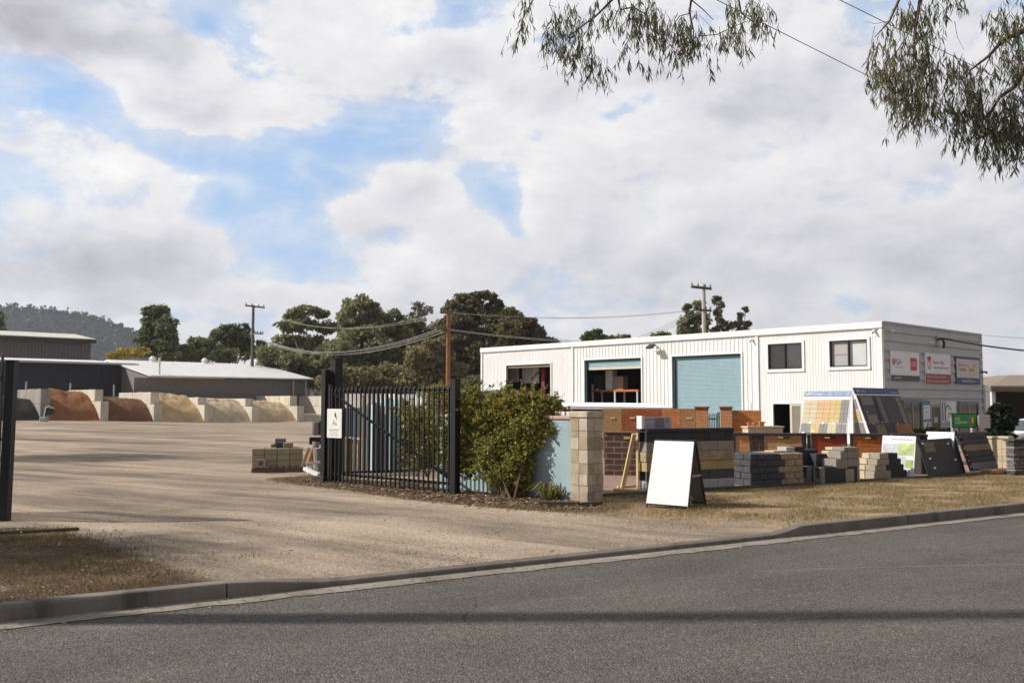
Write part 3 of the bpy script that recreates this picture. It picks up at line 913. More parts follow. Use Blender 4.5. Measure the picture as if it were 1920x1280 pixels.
cam_dot(FB, 1741, 641.5, 'small white camera left of the black cable bracket on the street end')
s, z = FB.hit(1755, 640)
o = thing('cable_bracket', 'black service cable bracket high on the shaded street end of the workshop', 'bracket', FB.p(s, .06, z))
mb = MB(); mb.box(FB, s - .1, s + .1, .05, .09, z - .3, z + .3); mb.build('back_plate', plain('grey_plate', (.36, .36, .36)), o)
mb = MB(); mb.tube([FB.p(s, .09, z + .1), FB.p(s, .35, z + .12), FB.p(s + .05, .4, z - .1), FB.p(s + .2, .3, z - .34)], [.06, .06, .07, .06], 7); mb.build('insulator_arm', black_plastic, o)
CABLE0 = FB.p(s, .35, z + .14)
s_dp, z1 = FB.hit(1848, 722); z0 = FB.hit(1848, 774)[1]
o = thing('square_column', 'white square column just beyond the right end of the workshop', 'column', FB.p(LEN_B + .6, -.4, GZ))
mb = MB(); mb.box(FB, LEN_B + .10, LEN_B + .70, -.2, .15, GZ, z1 + .02); mb.build('shaft', white_trim, o, bevel=.02)
mb = MB(); mb.box(FB, LEN_B + .08, LEN_B + .74, -.24, .19, z1 - .4, z1 - .25); mb.build('bracket_band', white_trim, o)
for z_, ss in ((FB.hit(1842, 698)[1], LEN_B - .2),):
    o = thing('wall_lamp', 'tiny dark lamp on the street end beside the blue framed sign', 'lamp', FB.p(ss, .05, z_))
    mb = MB(); mb.box(FB, ss - .1, ss + .1, .05, .1, z_ - .05, z_ + .06); mb.build('base', black_plastic, o); mb = MB(); mb.tube([FB.p(ss, .1, z_), FB.p(ss, .25, z_ + .02), FB.p(ss + .1, .34, z_ - .02)], [.04, .05, .07], 7); mb.build('shade', black_plastic, o)

# ------------------------------------------------------------------ signs on the street end
s_white = plain('sign_white', (.80, .80, .82), .5)
s_red = plain('sign_red', (.60, .03, .035), .5); s_dred = plain('sign_dark_red', (.36, .035, .03), .5)
s_ink = plain('sign_black_ink', (.03, .03, .035), .5); s_dgreen = plain('sign_dark_green', (.03, .045, .04), .5)
s_navy = plain('sign_navy', (.035, .05, .17), .5); s_cream = plain('sign_cream', (.62, .57, .50), .5); s_orange = plain('sign_orange', (.72, .12, .03), .5)
s_grey = plain('sign_grey', (.25, .25, .26), .5); s_teal = plain('sign_teal', (.02, .20, .22), .5); s_green = plain('sign_green', (.03, .30, .06), .5)
s_yel = plain('sign_yellow', (.75, .55, .08), .5); s_blue = plain('sign_blue', (.12, .22, .50), .5)
def board(name, label, u0, u1, v0, v1, vb=None, y=.062):
    s0, s1 = sB(u0), sB(u1); z1, z0 = zB(u0, v0), zB(u0, v1)
    o = thing(name, label, 'sign', FB.p((s0 + s1) / 2, y, z0))
    return o, s0, s1, z0, z1
Y0 = .10
def scribble(mb, fr, x0, x1, z, h, y, m, seed):
    """a line of writing too small to read: letter sized strokes grouped in words"""
    r = random.Random(seed); x = x0; lw = h * .62
    left = r.randint(4, 9)
    while x + lw < x1:
        hh = h * r.choice((.72, .72, .74, 1.0))
        k = r.random()
        mb.poly([fr.p(x, y, z), fr.p(x + lw * .26, y, z), fr.p(x + lw * .26, y, z + hh), fr.p(x, y, z + hh)], m)
        zz = z + (hh - h * .16) * r.choice((0, .5, 1))
        mb.poly([fr.p(x + lw * .26, y, zz), fr.p(x + lw * .72, y, zz), fr.p(x + lw * .72, y, zz + h * .16), fr.p(x + lw * .26, y, zz + h * .16)], m)
        if k > .35: mb.poly([fr.p(x + lw * .5, y, z), fr.p(x + lw * .72, y, z), fr.p(x + lw * .72, y, z + h * .6), fr.p(x + lw * .5, y, z + h * .6)], m)
        x += lw; left -= 1
        if left == 0: x += lw * .8; left = r.randint(3, 9)
o, s0, s1, z0, z1 = board('wall_sign', 'white PGH sign with red square and dark green strip on the grey street end', 1667.5, 1721, 657, 712.5)
W_, H_ = s1 - s0, z1 - z0
mb = MB(); mb.box(FB, s0, s1, .05, Y0, z0, z1); mb.build('panel', s_white, o)
mb = MB(); mb.box(FB, s0, s1, Y0, Y0 + .004, z0, z0 + H_ * .18); mb.build('green_strip', s_dgreen, o)
mb = MB(); mb.box(FB, s0 + W_ * .68, s0 + W_ * .91, Y0, Y0 + .004, z0 + H_ * .36, z0 + H_ * .80); mb.build('red_square', s_red, o)
mb = MB(); text_into(mb, 'PGH', FB, s0 + W_ * .13, z0 + H_ * .54, H_ * .20, Y0 + .005, 0, W_ * .34)
text_into(mb, 'CSR', FB, s0 + W_ * .71, z0 + H_ * .52, H_ * .14, Y0 + .008, 1, W_ * .17)
scribble(mb, FB, s0 + W_ * .18, s0 + W_ * .44, z0 + H_ * .43, H_ * .045, Y0 + .005, 2, 1)
scribble(mb, FB, s0 + W_ * .08, s0 + W_ * .36, z0 + H_ * .06, H_ * .07, Y0 + .008, 1, 2)
scribble(mb, FB, s0 + W_ * .40, s0 + W_ * .93, z0 + H_ * .06, H_ * .05, Y0 + .008, 2, 3)
mb.box(FB, s0 + W_ * .06, s0 + W_ * .085, Y0, Y0 + .005, z0 + H_ * .54, z0 + H_ * .76, 3); mb.box(FB, s0 + W_ * .095, s0 + W_ * .12, Y0, Y0 + .005, z0 + H_ * .52, z0 + H_ * .72, 3)
mb.build('lettering', [s_ink, s_white, s_grey, s_red], o)
o, s0, s1, z0, z1 = board('wall_sign', 'white Hunter Valley sign with round red emblem and dark red lower band', 1732.5, 1780, 661.5, 718)
W_, H_ = s1 - s0, z1 - z0
mb = MB(); mb.box(FB, s0, s1, .05, Y0, z0, z1); mb.build('panel', s_white, o)
mb = MB(); mb.box(FB, s0, s1, Y0, Y0 + .004, z0, z0 + H_ * .32); mb.build('red_band', s_dred, o)
mb = MB(); cx, cz = s0 + W_ * .15, z0 + H_ * .67; R1, R2 = H_ * .215, H_ * .165
for k in range(28):
    a0 = math.radians(90 + 40 + k * 10); a1 = a0 + math.radians(10)
    if k * 10 > 280: break
    rr = R2 * (1 if k > 3 and k < 25 else 1.08)
    q = lambda r, a: FB.p(cx + r * math.cos(a) * .62, Y0 + .005, cz + r * math.sin(a))
    mb.poly([q(R1, a0), q(R1, a1), q(rr, a1), q(rr, a0)], 0)
mb.poly([FB.p(cx - W_ * .085, Y0 + .005, cz + H_ * .17), FB.p(cx + W_ * .085, Y0 + .005, cz + H_ * .17), FB.p(cx + W_ * .02, Y0 + .005, cz + H_ * .06), FB.p(cx, Y0 + .005, cz - H_ * .04), FB.p(cx - W_ * .02, Y0 + .005, cz + H_ * .06)], 0)
mb.poly([FB.p(cx + W_ * .085 * math.cos(a), Y0 + .004, cz + H_ * .17 + H_ * .06 * math.sin(a)) for a in np.linspace(0, math.pi, 9)], 0)
text_into(mb, 'Hunter Valley', FB, s0 + W_ * .31, z0 + H_ * .66, H_ * .115, Y0 + .005, 1, W_ * .62)
scribble(mb, FB, s0 + W_ * .31, s0 + W_ * .95, z0 + H_ * .50, H_ * .07, Y0 + .005, 2, 6)
text_into(mb, 'Masonry & Landscape Products', FB, s0 + W_ * .04, z0 + H_ * .19, H_ * .085, Y0 + .008, 3, W_ * .92)
scribble(mb, FB, s0 + W_ * .05, s0 + W_ * .92, z0 + H_ * .05, H_ * .07, Y0 + .008, 3, 5)
mb.build('lettering', [s_red, s_dred, s_red, s_white], o)
o, s0, s1, z0, z1 = board('wall_sign', 'navy framed sign with orange writing and Authorised Distributor strip', 1790, 1834.5, 668, 719)
W_, H_ = s1 - s0, z1 - z0
mb = MB(); mb.box(FB, s0, s1, .05, Y0, z0, z1); mb.build('panel', s_navy, o)
mb = MB(); mb.box(FB, s0 + W_ * .025, s1 - W_ * .025, Y0, Y0 + .004, z0 + H_ * .23, z1 - H_ * .08); mb.build('face', s_cream, o)
mb = MB(); yy = Y0 + .01
text_into(mb, 'austral', FB, s0 + W_ * .16, z0 + H_ * .48, H_ * .15, yy, 1, W_ * .36, bold=.015)
text_into(mb, 'bricks', FB, s0 + W_ * .53, z0 + H_ * .48, H_ * .16, yy, 0, W_ * .42, bold=.015)
pts = [(.06, .50), (.09, .60), (.16, .66), (.26, .69), (.40, .68), (.54, .63)]
for (a, c_), (d_, e) in zip(pts[:-1], pts[1:]): mb.poly([FB.p(s0 + W_ * a, yy, z0 + H_ * c_), FB.p(s0 + W_ * d_, yy, z0 + H_ * e), FB.p(s0 + W_ * d_, yy, z0 + H_ * (e + .035)), FB.p(s0 + W_ * a, yy, z0 + H_ * (c_ + .035))], 0)
mb.poly([FB.p(s0 + W_ * .10, yy, z0 + H_ * .66), FB.p(s0 + W_ * .17, yy, z0 + H_ * .72), FB.p(s0 + W_ * .12, yy, z0 + H_ * .78)], 0)
mb.poly([FB.p(s0 + W_ * .74, yy, z0 + H_ * .64), FB.p(s0 + W_ * .79, yy, z0 + H_ * .64), FB.p(s0 + W_ * .76, yy, z0 + H_ * .84)], 0)
text_into(mb, 'Authorised Distributor', FB, s0 + W_ * .5, z0 + H_ * .07, H_ * .10, yy, 2, W_ * .72, 'C')
mb.build('lettering', [s_orange, s_grey, s_white], o)
# opening hours column
o, s0, s1, z0, z1 = board('hours_sign', 'tall narrow white and teal sign with a red arrow between window and brown door', 1724.5, 1737, 751, 806)
W_, H_ = s1 - s0, z1 - z0
mb = MB(); mb.box(FB, s0, s1, .12, .16, z0, z1); mb.build('panel', s_white, o)
mb = MB(); mb.box(FB, s0, s1, .16, .164, z1 - H_ * .15, z1); mb.box(FB, s0, s1, .16, .164, z0 + H_ * .27, z0 + H_ * .37); mb.build('teal_band', s_teal, o)
mb = MB()
scribble(mb, FB, s0 + W_ * .25, s0 + W_ * .75, z0 + H_ * .90, H_ * .045, .167, 1, 7)
scribble(mb, FB, s0 + W_ * .12, s0 + W_ * .88, z0 + H_ * .74, H_ * .045, .167, 0, 8)
scribble(mb, FB, s0 + W_ * .2, s0 + W_ * .75, z0 + H_ * .60, H_ * .03, .167, 0, 9)
scribble(mb, FB, s0 + W_ * .2, s0 + W_ * .75, z0 + H_ * .45, H_ * .03, .167, 0, 10)
scribble(mb, FB, s0 + W_ * .15, s0 + W_ * .85, z0 + H_ * .30, H_ * .035, .167, 1, 11)
mb.poly([FB.p(s0 + W_ * .4, .168, z0 + H_ * .12), FB.p(s0 + W_ * .6, .168, z0 + H_ * .12), FB.p(s0 + W_ * .6, .168, z0 + H_ * .17), FB.p(s0 + W_ * .75, .168, z0 + H_ * .17), FB.p(s0 + W_ * .8, .168, z0 + H_ * .24), FB.p(s0 + W_ * .4, .168, z0 + H_ * .22)], 2)
mb.build('lettering', [s_ink, s_white, s_red], o)
o, s0, s1, z0, z1 = board('house_emblem_sign', 'white wall sign with a line drawn house roof and chimney emblem', 1760.5, 1787, 752, 792)
W_, H_ = s1 - s0, z1 - z0
mb = MB(); mb.box(FB, s0, s1, .05, .10, z0, z1); mb.build('panel', s_white, o)
mb = MB(); q = lambda a, c_: FB.p(s0 + W_ * a, .106, z0 + H_ * c_)
def stroke(a, b_, w_=.06): mb.bar(q(*a), q(*b_), w_, .008)
stroke((.06, .95), (.06, .12)); stroke((.22, .95), (.22, .12)); stroke((.06, .95), (.22, .95)); stroke((.22, .60), (.40, .84)); stroke((.40, .84), (.64, .60)); stroke((.06, .12), (.55, .02), .05); stroke((.24, .28), (.95, .28), .02)
scribble(mb, FB, s0 + W_ * .48, s0 + W_ * .86, z0 + H_ * .36, H_ * .13, .106, 1, 12)
mb.build('emblem', [s_ink, s_dred], o)

# ================================================================== sheds at the back of the yard
def ribwall(mb, fr, s0, s1, z0, z1, pitch, dep, m=0):
    ribbed(mb, fr, s0, s1, z0, z1, [], pitch, dep, m)
charcoal = pmat('charcoal_steel', (0.050, 0.053, 0.066), 0.6, 0.05, 1, 10, 0.02)
brownsteel = pmat('taupe_steel', (0.165, 0.145, 0.148), 0.6, 0.05, 1, 10, 0.02)
palesteel = pmat('pale_roof_steel', (0.80, 0.785, 0.765), 0.5, 0.06, .6, 8, 0.02, stain=((.60, .57, .53), .25))
creamroof = pmat('cream_roof_steel', (0.72, 0.67, 0.58), 0.5, 0.06, .6, 8, 0.02)
blockwall = brickmat('concrete_block_wall', (.21, .195, .188), (.255, .235, .226), (.16, .15, .145), .4, .2, .012, .25, .9, .4)
OB = at(84, 787, 82.0); OB.z = 0
def shed_frame(u, v_eave, Y):
    O = at(u, v_eave, Y); return O
# dark shed
O = at(248, 683, 106.0); FS = Frame((O.x, O.y, 0), -BX, -AX)   # x runs left along the front
L = on_line(Vector((O.x, O.y, 0)), -BX, -60)
sh = thing('dark_shed', 'long charcoal steel shed with thin pale roof edge at the far left', 'shed', (O.x, O.y, -.4))
mb = MB(); ribwall(mb, FS, 0, L, -.4, O.z - .1, .25, .04); mb.poly([FS.p(0, 0, -.4), FS.p(0, -14, -.4), FS.p(0, -14, O.z + .3), FS.p(0, 0, O.z - .1)]); mb.build('wall', charcoal, sh)
mb = MB(); A = [FS.p(-.15, .5, O.z), FS.p(L, .5, O.z), FS.p(L, -14, O.z + .85), FS.p(-.15, -14, O.z + .85)]; mb.slab(*A, (0, 0, .12)); mb.build('roof', palesteel, sh)
mb = MB(); mb.box(FS, -.5, L, .5, .66, O.z - .12, O.z + .05); mb.build('gutter', plain('pale_gutter', (.5, .48, .46)), sh)
# block shed
O = at(583, 712, 112.0); FS = Frame((O.x, O.y, 0), -BX, -AX)
L = on_line(Vector((O.x, O.y, 0)), -BX, 276)
sh = thing('block_shed', 'grey concrete block shed with wide white gable roof', 'shed', (O.x, O.y, -.4))
wid = 13.0
Rz = at(540, 685, O.y + wid * .734).z
mb = MB(); mb.poly([FS.p(.7, 0, -.4), FS.p(L + 1.5, 0, -.4), FS.p(L + 1.5, 0, O.z - .1), FS.p(.7, 0, O.z - .1)])
for s in (.7, L - .3): mb.poly([FS.p(s, 0, -.4), FS.p(s, -2 * wid, -.4), FS.p(s, -2 * wid, O.z), FS.p(s, -wid, Rz - .1), FS.p(s, 0, O.z)])
mb.build('wall', blockwall, sh)
mb = MB(); mb.slab(FS.p(0, .7, O.z), FS.p(L, .7, O.z), FS.p(L, -wid, Rz), FS.p(0, -wid, Rz), (0, 0, .15)); mb.slab(FS.p(0, -wid, Rz), FS.p(L, -wid, Rz), FS.p(L, -2 * wid, O.z), FS.p(0, -2 * wid, O.z), (0, 0, .15)); mb.build('roof', palesteel, sh)
mb = MB()
for q in (.9, 2.6): mb.tube([FS.p(q, .35, -.4), FS.p(q, .35, O.z - .1)], .13, 6)
mb.build('downpipe', plain('grey_pipe', (.4, .39, .38)), sh)
for u, v, k in ((280, 671, .8), (378, 675, .8), (478, 680, 1.0)):
    P_ = FS.p(0, -wid, Rz)
    s = on_line(FS.p(0, -wid, 0), -BX, u)
    mb = MB(); mb.tube([FS.p(s, -wid + .6, Rz - .4), FS.p(s, -wid + .6, Rz + .5 * k)], .45 * k, 10); mb.tube([FS.p(s, -wid + .6, Rz + .45 * k), FS.p(s, -wid + .6, Rz + .9 * k)], [.6 * k, .2 * k], 10); mb.build('roof_vent', palesteel, sh)
# taupe shed behind
O = at(178, 638, 150.0); FS = Frame((O.x, O.y, 0), -BX, -AX)
L = on_line(Vector((O.x, O.y, 0)), -BX, -60)
sh = thing('taupe_shed', 'tall grey brown steel shed with cream roof behind the charcoal shed', 'shed', (O.x, O.y, -.4))
mb = MB(); ribwall(mb, FS, 0.6, L, -.4, O.z - .1, .5, .08); mb.poly([FS.p(.6, 0, -.4), FS.p(.6, -12, -.4), FS.p(.6, -12, O.z), FS.p(.6, 0, O.z)]); mb.build('wall', brownsteel, sh)
zt = at(145, 628.5, O.y + 10 * .734).z
mb = MB(); mb.slab(FS.p(0, .5, O.z), FS.p(L, .5, O.z), FS.p(L, -10, zt), FS.p(0, -10, zt), (0, 0, .2)); mb.slab(FS.p(0, -10, zt), FS.p(L, -10, zt), FS.p(L, -20, O.z), FS.p(0, -20, O.z), (0, 0, .2)); mb.build('roof', creamroof, sh)
mb = MB(); mb.box(FS, 0, L, .5, .8, O.z - .5, O.z + .05); mb.build('gutter', plain('dark_gutter', (.05, .045, .045)), sh)

# far carport at the right
tanroof = pmat('tan_roof_tiles', (0.30, 0.235, 0.18), 0.85, 0.12, 2, 14, 0.3)
O = at(1857, 728, 62.0); FC = Frame((O.x, O.y, 0), (1, 0.05))
cp = thing('carport_building', 'open fronted building with tan hip roof beyond the right end of the workshop', 'building', (O.x, O.y, -.4))
rz = at(1905, 707, 68.0).z
mb = MB(); mb.slab(FC.p(0, 0, O.z), FC.p(16, 0, O.z), FC.p(16, 6, rz), FC.p(5.2, 6, rz), (0, 0, .18)); mb.slab(FC.p(0, 0, O.z), FC.p(5.2, 6, rz), FC.p(5.2, 8, rz), FC.p(0, 14, O.z), (0, 0, .18)); mb.build('roof', tanroof, cp)
mb = MB(); mb.poly([FC.p(.3, 10, -.4), FC.p(16, 10, -.4), FC.p(16, 10, O.z + 1), FC.p(.3, 10, O.z + 1)]); mb.poly([FC.p(.4, .3, -.4), FC.p(.4, 10, -.4), FC.p(.4, 10, O.z + .4), FC.p(.4, .3, O.z)]); mb.poly([FC.p(.3, .3, O.z - .05), FC.p(16, .3, O.z - .05), FC.p(16, 10, O.z - .05), FC.p(.3, 10, O.z - .05)]); mb.build('wall', plain('dim_brick', (.12, .09, .075)), cp)
mb = MB(); mb.box(FC, 0, 16, -.1, .12, O.z - .22, O.z + .02); mb.build('gutter', plain('brown_gutter', (.16, .12, .09)), cp)
mb = MB(); mb.box(FC, .15, .4, .1, .35, -.4, O.z - .05); mb.box(FC, 4.8, 5.05, .1, .35, -.4, O.z - .05); mb.build('post', plain('pale_post', (.6, .6, .6)), cp)
# ================================================================== gates at the driveway
gate_black = plain('gate_black_powder_coat', (0.012, 0.012, 0.014), 0.45)
GP1 = G(853, 927); GP0 = G(612, 904)
FG = Frame(GP0, (GP1.x - GP0.x, GP1.y - GP0.y)); GL = (GP1 - GP0).xy.length
FG.O.z = 0.0
zt_ = lambda u, v: FG.hit(u, v)[1]
def picket_panel(root, fr, x0, x1, n, zb, zt, r0, r1, y=0.0, skip=0):
    rl = MB(); rl.box(fr, x0, x1, y - .02, y + .02, r0 - .022, r0 + .022); ob = rl.build('rail', gate_black, root)
    rl = MB(); rl.box(fr, x0, x1, y - .02, y + .02, r1 - .022, r1 + .022); rl.build('rail', gate_black, root)
    for k in range(n):
        x = x0 + (x1 - x0) * (k + .5) / n
        p = MB(); w_ = .0125
        p.box(fr, x - w_, x + w_, y - .034 - w_, y - .034 + w_, zb, zt - .06)
        i = len(p.v)
        p.v += [fr.p(x - w_, y - .034 - w_, zt - .06), fr.p(x + w_, y - .034 - w_, zt - .06), fr.p(x + w_, y - .034 + w_, zt - .06), fr.p(x - w_, y - .034 + w_, zt - .06), fr.p(x, y - .034, zt)]
        for q in ((0, 1, 4), (1, 2, 4), (2, 3, 4), (3, 0, 4)): p.f.append([i + e for e in q]); p.m.append(0)
        p.build('picket', gate_black, root)
gate = thing('steel_gate', 'open black steel picket gate with diagonal brace in front of the bush', 'gate', FG.p(GL / 2, 0, .1))
zb_, ztop = .115, zt_(760, 722)
picket_panel(gate, FG, .13, GL - .06, 27, zb_ + .02, ztop, zt_(770, 900), zt_(770, 731))
b_ = MB(); b_.bar(FG.p(.05, .02, zt_(612, 733)), FG.p(GL - .1, .02, zt_(846, 900)), .04, .04); b_.build('brace', gate_black, gate)
b_ = MB(); b_.box(FG, GL - .065, GL + .065, -.065, .065, .02, zt_(853, 711)); b_.box(FG, GL - .07, GL + .07, -.07, .07, zt_(853, 711), zt_(853, 711) + .012); b_.build('end_post', gate_black, gate, bevel=.006)
b_ = MB(); b_.box(FG, .06, .12, -.03, .03, .1, zt_(618, 720)); b_.build('hinge_stile', gate_black, gate)
o = thing('gate_post', 'tallest black square gate post at the hinge end of the open gate', 'post', FG.p(0, .12, .1))
b_ = MB(); b_.box(FG, -.06, .125, .09, .275, .02, zt_(615, 672)); b_.build('shaft', gate_black, o, bevel=.008)
b_ = MB(); b_.box(FG, -.07, .135, .08, .285, zt_(615, 672), zt_(615, 672) + .012); b_.build('cap', gate_black, o)
o = thing('gate_post', 'slightly shorter black post in front of the tallest gate post', 'post', FG.p(-.08, 0, .1))
b_ = MB(); b_.box(FG, -.13, .0, -.06, .06, .02, zt_(603, 693)); b_.build('shaft', gate_black, o, bevel=.006)
b_ = MB(); b_.box(FG, -.26, .03, -.10, .10, .08, .22); b_.build('foot', plain('dark_concrete_foot', (.03, .03, .03)), o, bevel=.01)
# fence panel behind
Bp, Bq = G(618, 893), G(778, 886)
FH = Frame(Bp, (Bq.x - Bp.x, Bq.y - Bp.y)); FH.O.z = 0; HL = (Bq - Bp).xy.length
fp = thing('picket_fence_panel', 'second black picket panel standing behind the open gate', 'fence', FH.p(HL / 2, 0, .1))
picket_panel(fp, FH, 0, HL, 19, .13, FH.hit(690, 722)[1], FH.hit(690, 884)[1], FH.hit(690, 735.5)[1])
# NO ENTRY sign on the gate
x0, z1 = FG.hit(614, 766, -.07); x1, z0 = FG.hit(640.5, 821, -.07)
sg = thing('no_entry_sign', 'white NO ENTRY sign with black figure hung on the black gate', 'sign', FG.p((x0 + x1) / 2, -.07, z0))
mb = MB(); mb.box(FG, x0, x1, -.075, -.066, z0, z1); mb.build('panel', plain('sign_enamel', (.80, .79, .75), .35), sg)
W_, H_ = x1 - x0, z1 - z0
mb = MB(); y = -.079
q = lambda a, c_: FG.p(x0 + W_ * a, y, z0 + H_ * c_)
mb.poly([q(.51, .80), q(.55, .86), q(.60, .86), q(.60, .82), q(.63, .74), q(.68, .66), q(.66, .64), q(.60, .70), q(.56, .72), q(.52, .76)])
mb.poly([q(.56, .88), q(.59, .885), q(.60, .865), q(.57, .86)])
mb.poly([q(.46, .60), q(.50, .60), q(.47, .48), q(.40, .45), q(.40, .47), q(.44, .50)])
mb.poly([q(.58, .52), q(.61, .52), q(.68, .46), q(.66, .445), q(.57, .45)])
text_into(mb, 'NO ENTRY', FG, x0 + W_ * .5, z0 + H_ * .235, H_ * .075, y, 1, W_ * .78, 'C')
scribble(mb, FG, x0 + W_ * .24, x0 + W_ * .78, z0 + H_ * .155, H_ * .04, y, 1, 21)
scribble(mb, FG, x0 + W_ * .16, x0 + W_ * .86, z0 + H_ * .075, H_ * .04, y, 1, 22)
mb.build('lettering', [s_ink, s_grey], sg)
# left gate post and leaf
LP = G(8, 977)
FL = Frame((LP.x, LP.y, 0), (-.93, .37))
o = thing('gate_post', 'black gate post at the left edge of the photo, leaning slightly', 'post', (LP.x, LP.y, .1))
T_ = at(23, 677, LP.y)
b_ = MB(); dn = Vector((.058, 0, 0)); dm = Vector((0, .06, 0)); lo = Vector((LP.x, LP.y, .02))
b_.hexa([lo - dn - dm, lo + dn - dm, lo + dn + dm, lo - dn + dm, T_ - dn - dm, T_ + dn - dm, T_ + dn + dm, T_ - dn + dm]); b_.build('shaft', gate_black, o, bevel=.005)
b_ = MB(); b_.hexa([T_ - dn * 1.1 - dm * 1.1, T_ + dn * 1.1 - dm * 1.1, T_ + dn * 1.1 + dm * 1.1, T_ - dn * 1.1 + dm * 1.1] + [p + Vector((0, 0, .012)) for p in (T_ - dn * 1.1 - dm * 1.1, T_ + dn * 1.1 - dm * 1.1, T_ + dn * 1.1 + dm * 1.1, T_ - dn * 1.1 + dm * 1.1)]); b_.build('cap', gate_black, o)
o = thing('steel_gate', 'black picket gate leaf cut by the left edge of the photo', 'gate', FL.p(1.2, 0, .1))
picket_panel(o, FL, .12, 2.8, 21, .16, FL.hit(2, 672)[1] + .1, .72 + .45, FL.hit(2, 702)[1])
b_ = MB(); b_.bar(FL.p(.02, -.02, 1.17), FL.p(.14, -.02, 1.17), .03); b_.bar(FL.p(.02, -.02, FL.hit(2, 702)[1]), FL.p(.14, -.02, FL.hit(2, 702)[1]), .03); b_.build('hinge', galv, o)

# ================================================================== blue wall, stone pillar
blue_paint = pmat('pale_blue_render', (0.33, 0.43, 0.455), 0.85, 0.08, 1.5, 40, 0.25, stain=((.20, .27, .29), .5))
pink_cap = pmat('pinkish_capping', (.50, .36, .30), .85, .1, 4, 40, .2)
pc = G(1102, 944)
FP = Frame((pc.x, pc.y, 0), BX, AX)       # right face along BX, left face along AX
PW = .36
PT = FP.hit(1102, 771)[1]
def ashlar(mb_c, fr, w_, d_, z0, z1, seed, mats=3):
    """coursed blocks of uneven height round a square pillar"""
    r = random.Random(seed); z = z0
    while z < z1 - .02:
        h = r.choice((.10, .17, .19, .21, .23))
        if z + h > z1 - .06: h = z1 - z
        cut = r.uniform(.35, .65)
        g_ = .002
        for a, b_ in ((0, cut), (cut, 1)):
            for c_, e in ((0, .5), (.5, 1)):
                j = lambda: r.uniform(-.006, .006)
                mb_c.box(fr, w_ * a + (g_ if a else j()), w_ * b_ - (0 if b_ == 1 else g_) + (j() if b_ == 1 else 0), d_ * c_ + (g_ if c_ else j()), d_ * e - (0 if e == 1 else g_), z, z + h - .004, r.randrange(mats))
        z += h
sand1 = pmat('sandstone_buff', (.45, .37, .27), .92, .2, 6, 50, .6); sand2 = pmat('sandstone_pale', (.51, .435, .335), .92, .2, 6, 50, .6); sand3 = pmat('sandstone_brown', (.37, .295, .21), .92, .22, 6, 50, .6)
o = thing('stone_pillar', 'square sandstone block pillar at the right end of the pale blue wall', 'pillar', FP.p(PW / 2, PW / 2, .08))
mb = MB(); ashlar(mb, FP, PW, PW, .04, PT - .10, 5); mb.build('shaft', [sand1, sand2, sand3], o, bevel=.006)
mb = MB(); mb.box(FP, -.025, PW + .025, -.025, PW + .025, PT - .10, PT); mb.build('capstone', sand2, o, bevel=.012)
mb = MB(); mb.box(FP, .008, PW - .008, .008, PW - .008, .03, PT - .11); mb.build('mortar_core', plain('lime_mortar', (.30, .25, .19), .95), o)
FW = Frame(FP.p(.05, PW + .01, 0), AX, BX)
WLEN = on_line(FW.O, AX, 822)
WT = FW.hit(1062, 786)[1]
o = thing('blue_wall', 'pale blue rendered garden wall with pink capping behind the bush', 'wall', FW.p(WLEN / 2, .1, .05))
mb = MB(); mb.box(FW, 0, WLEN, 0, .2, 0, WT); mb.build('render_face', blue_paint, o)
mb = MB()
x = 0
while x < WLEN: mb.box(FW, x + .004, min(WLEN, x + .4), -.03, .24, WT + .002, WT + .055); x += .4
mb.build('capping', pink_cap, o, bevel=.008)
# timber edging of the garden bed
sleeper = pmat('weathered_sleeper', (.10, .075, .055), .9, .25, 3, 30, .5, stretch=(1, 1, 1))
E0, E1, E2 = G(1010, 949), G(1085, 950), G(1128, 947)
o = thing('garden_edging', 'dark weathered timber edging along the mulch bed below the blue wall', 'edging', E1)
mb = MB(); mb.bar(E0 + Vector((0, 0, .03)), E1 + Vector((0, 0, .03)), .08, .10); mb.build('timber', sleeper, o, bevel=.008)
mb = MB(); mb.bar(E1 + Vector((.02, .0, .03)), E2 + Vector((0, 0, .02)), .07, .08); mb.build('timber', sleeper, o, bevel=.008)
L0, L1 = G(-30, 1003), G(148, 994)
o = thing('timber_edging', 'thin dark timber edging strip on the left verge beyond the grass', 'edging', L0)
mb = MB(); mb.bar(L0 + Vector((0, 0, .01)), L1 + Vector((0, 0, .01)), .05, .06); mb.build('timber', sleeper, o, bevel=.006)

# ================================================================== stuff stacked behind the gate
navy_steel = plain('navy_steel', (.05, .06, .085), .55); duck = pmat('duck_egg_steel', (.54, .68, .72), .55, .04, 1, 12, .02); deepteal = pmat('slate_blue_steel', (.12, .20, .235), .55, .04, 1, 12, .02); offwhite = plain('off_white_steel', (.74, .73, .70), .5)
cream_tim = pmat('cream_timber', (.55, .44, .31), .85, .15, 6, 40, .3); brown_tim = pmat('brown_timber', (.16, .09, .055), .85, .2, 6, 40, .3); grey_tim = pmat('grey_timber', (.30, .27, .245), .9, .2, 6, 40, .4)
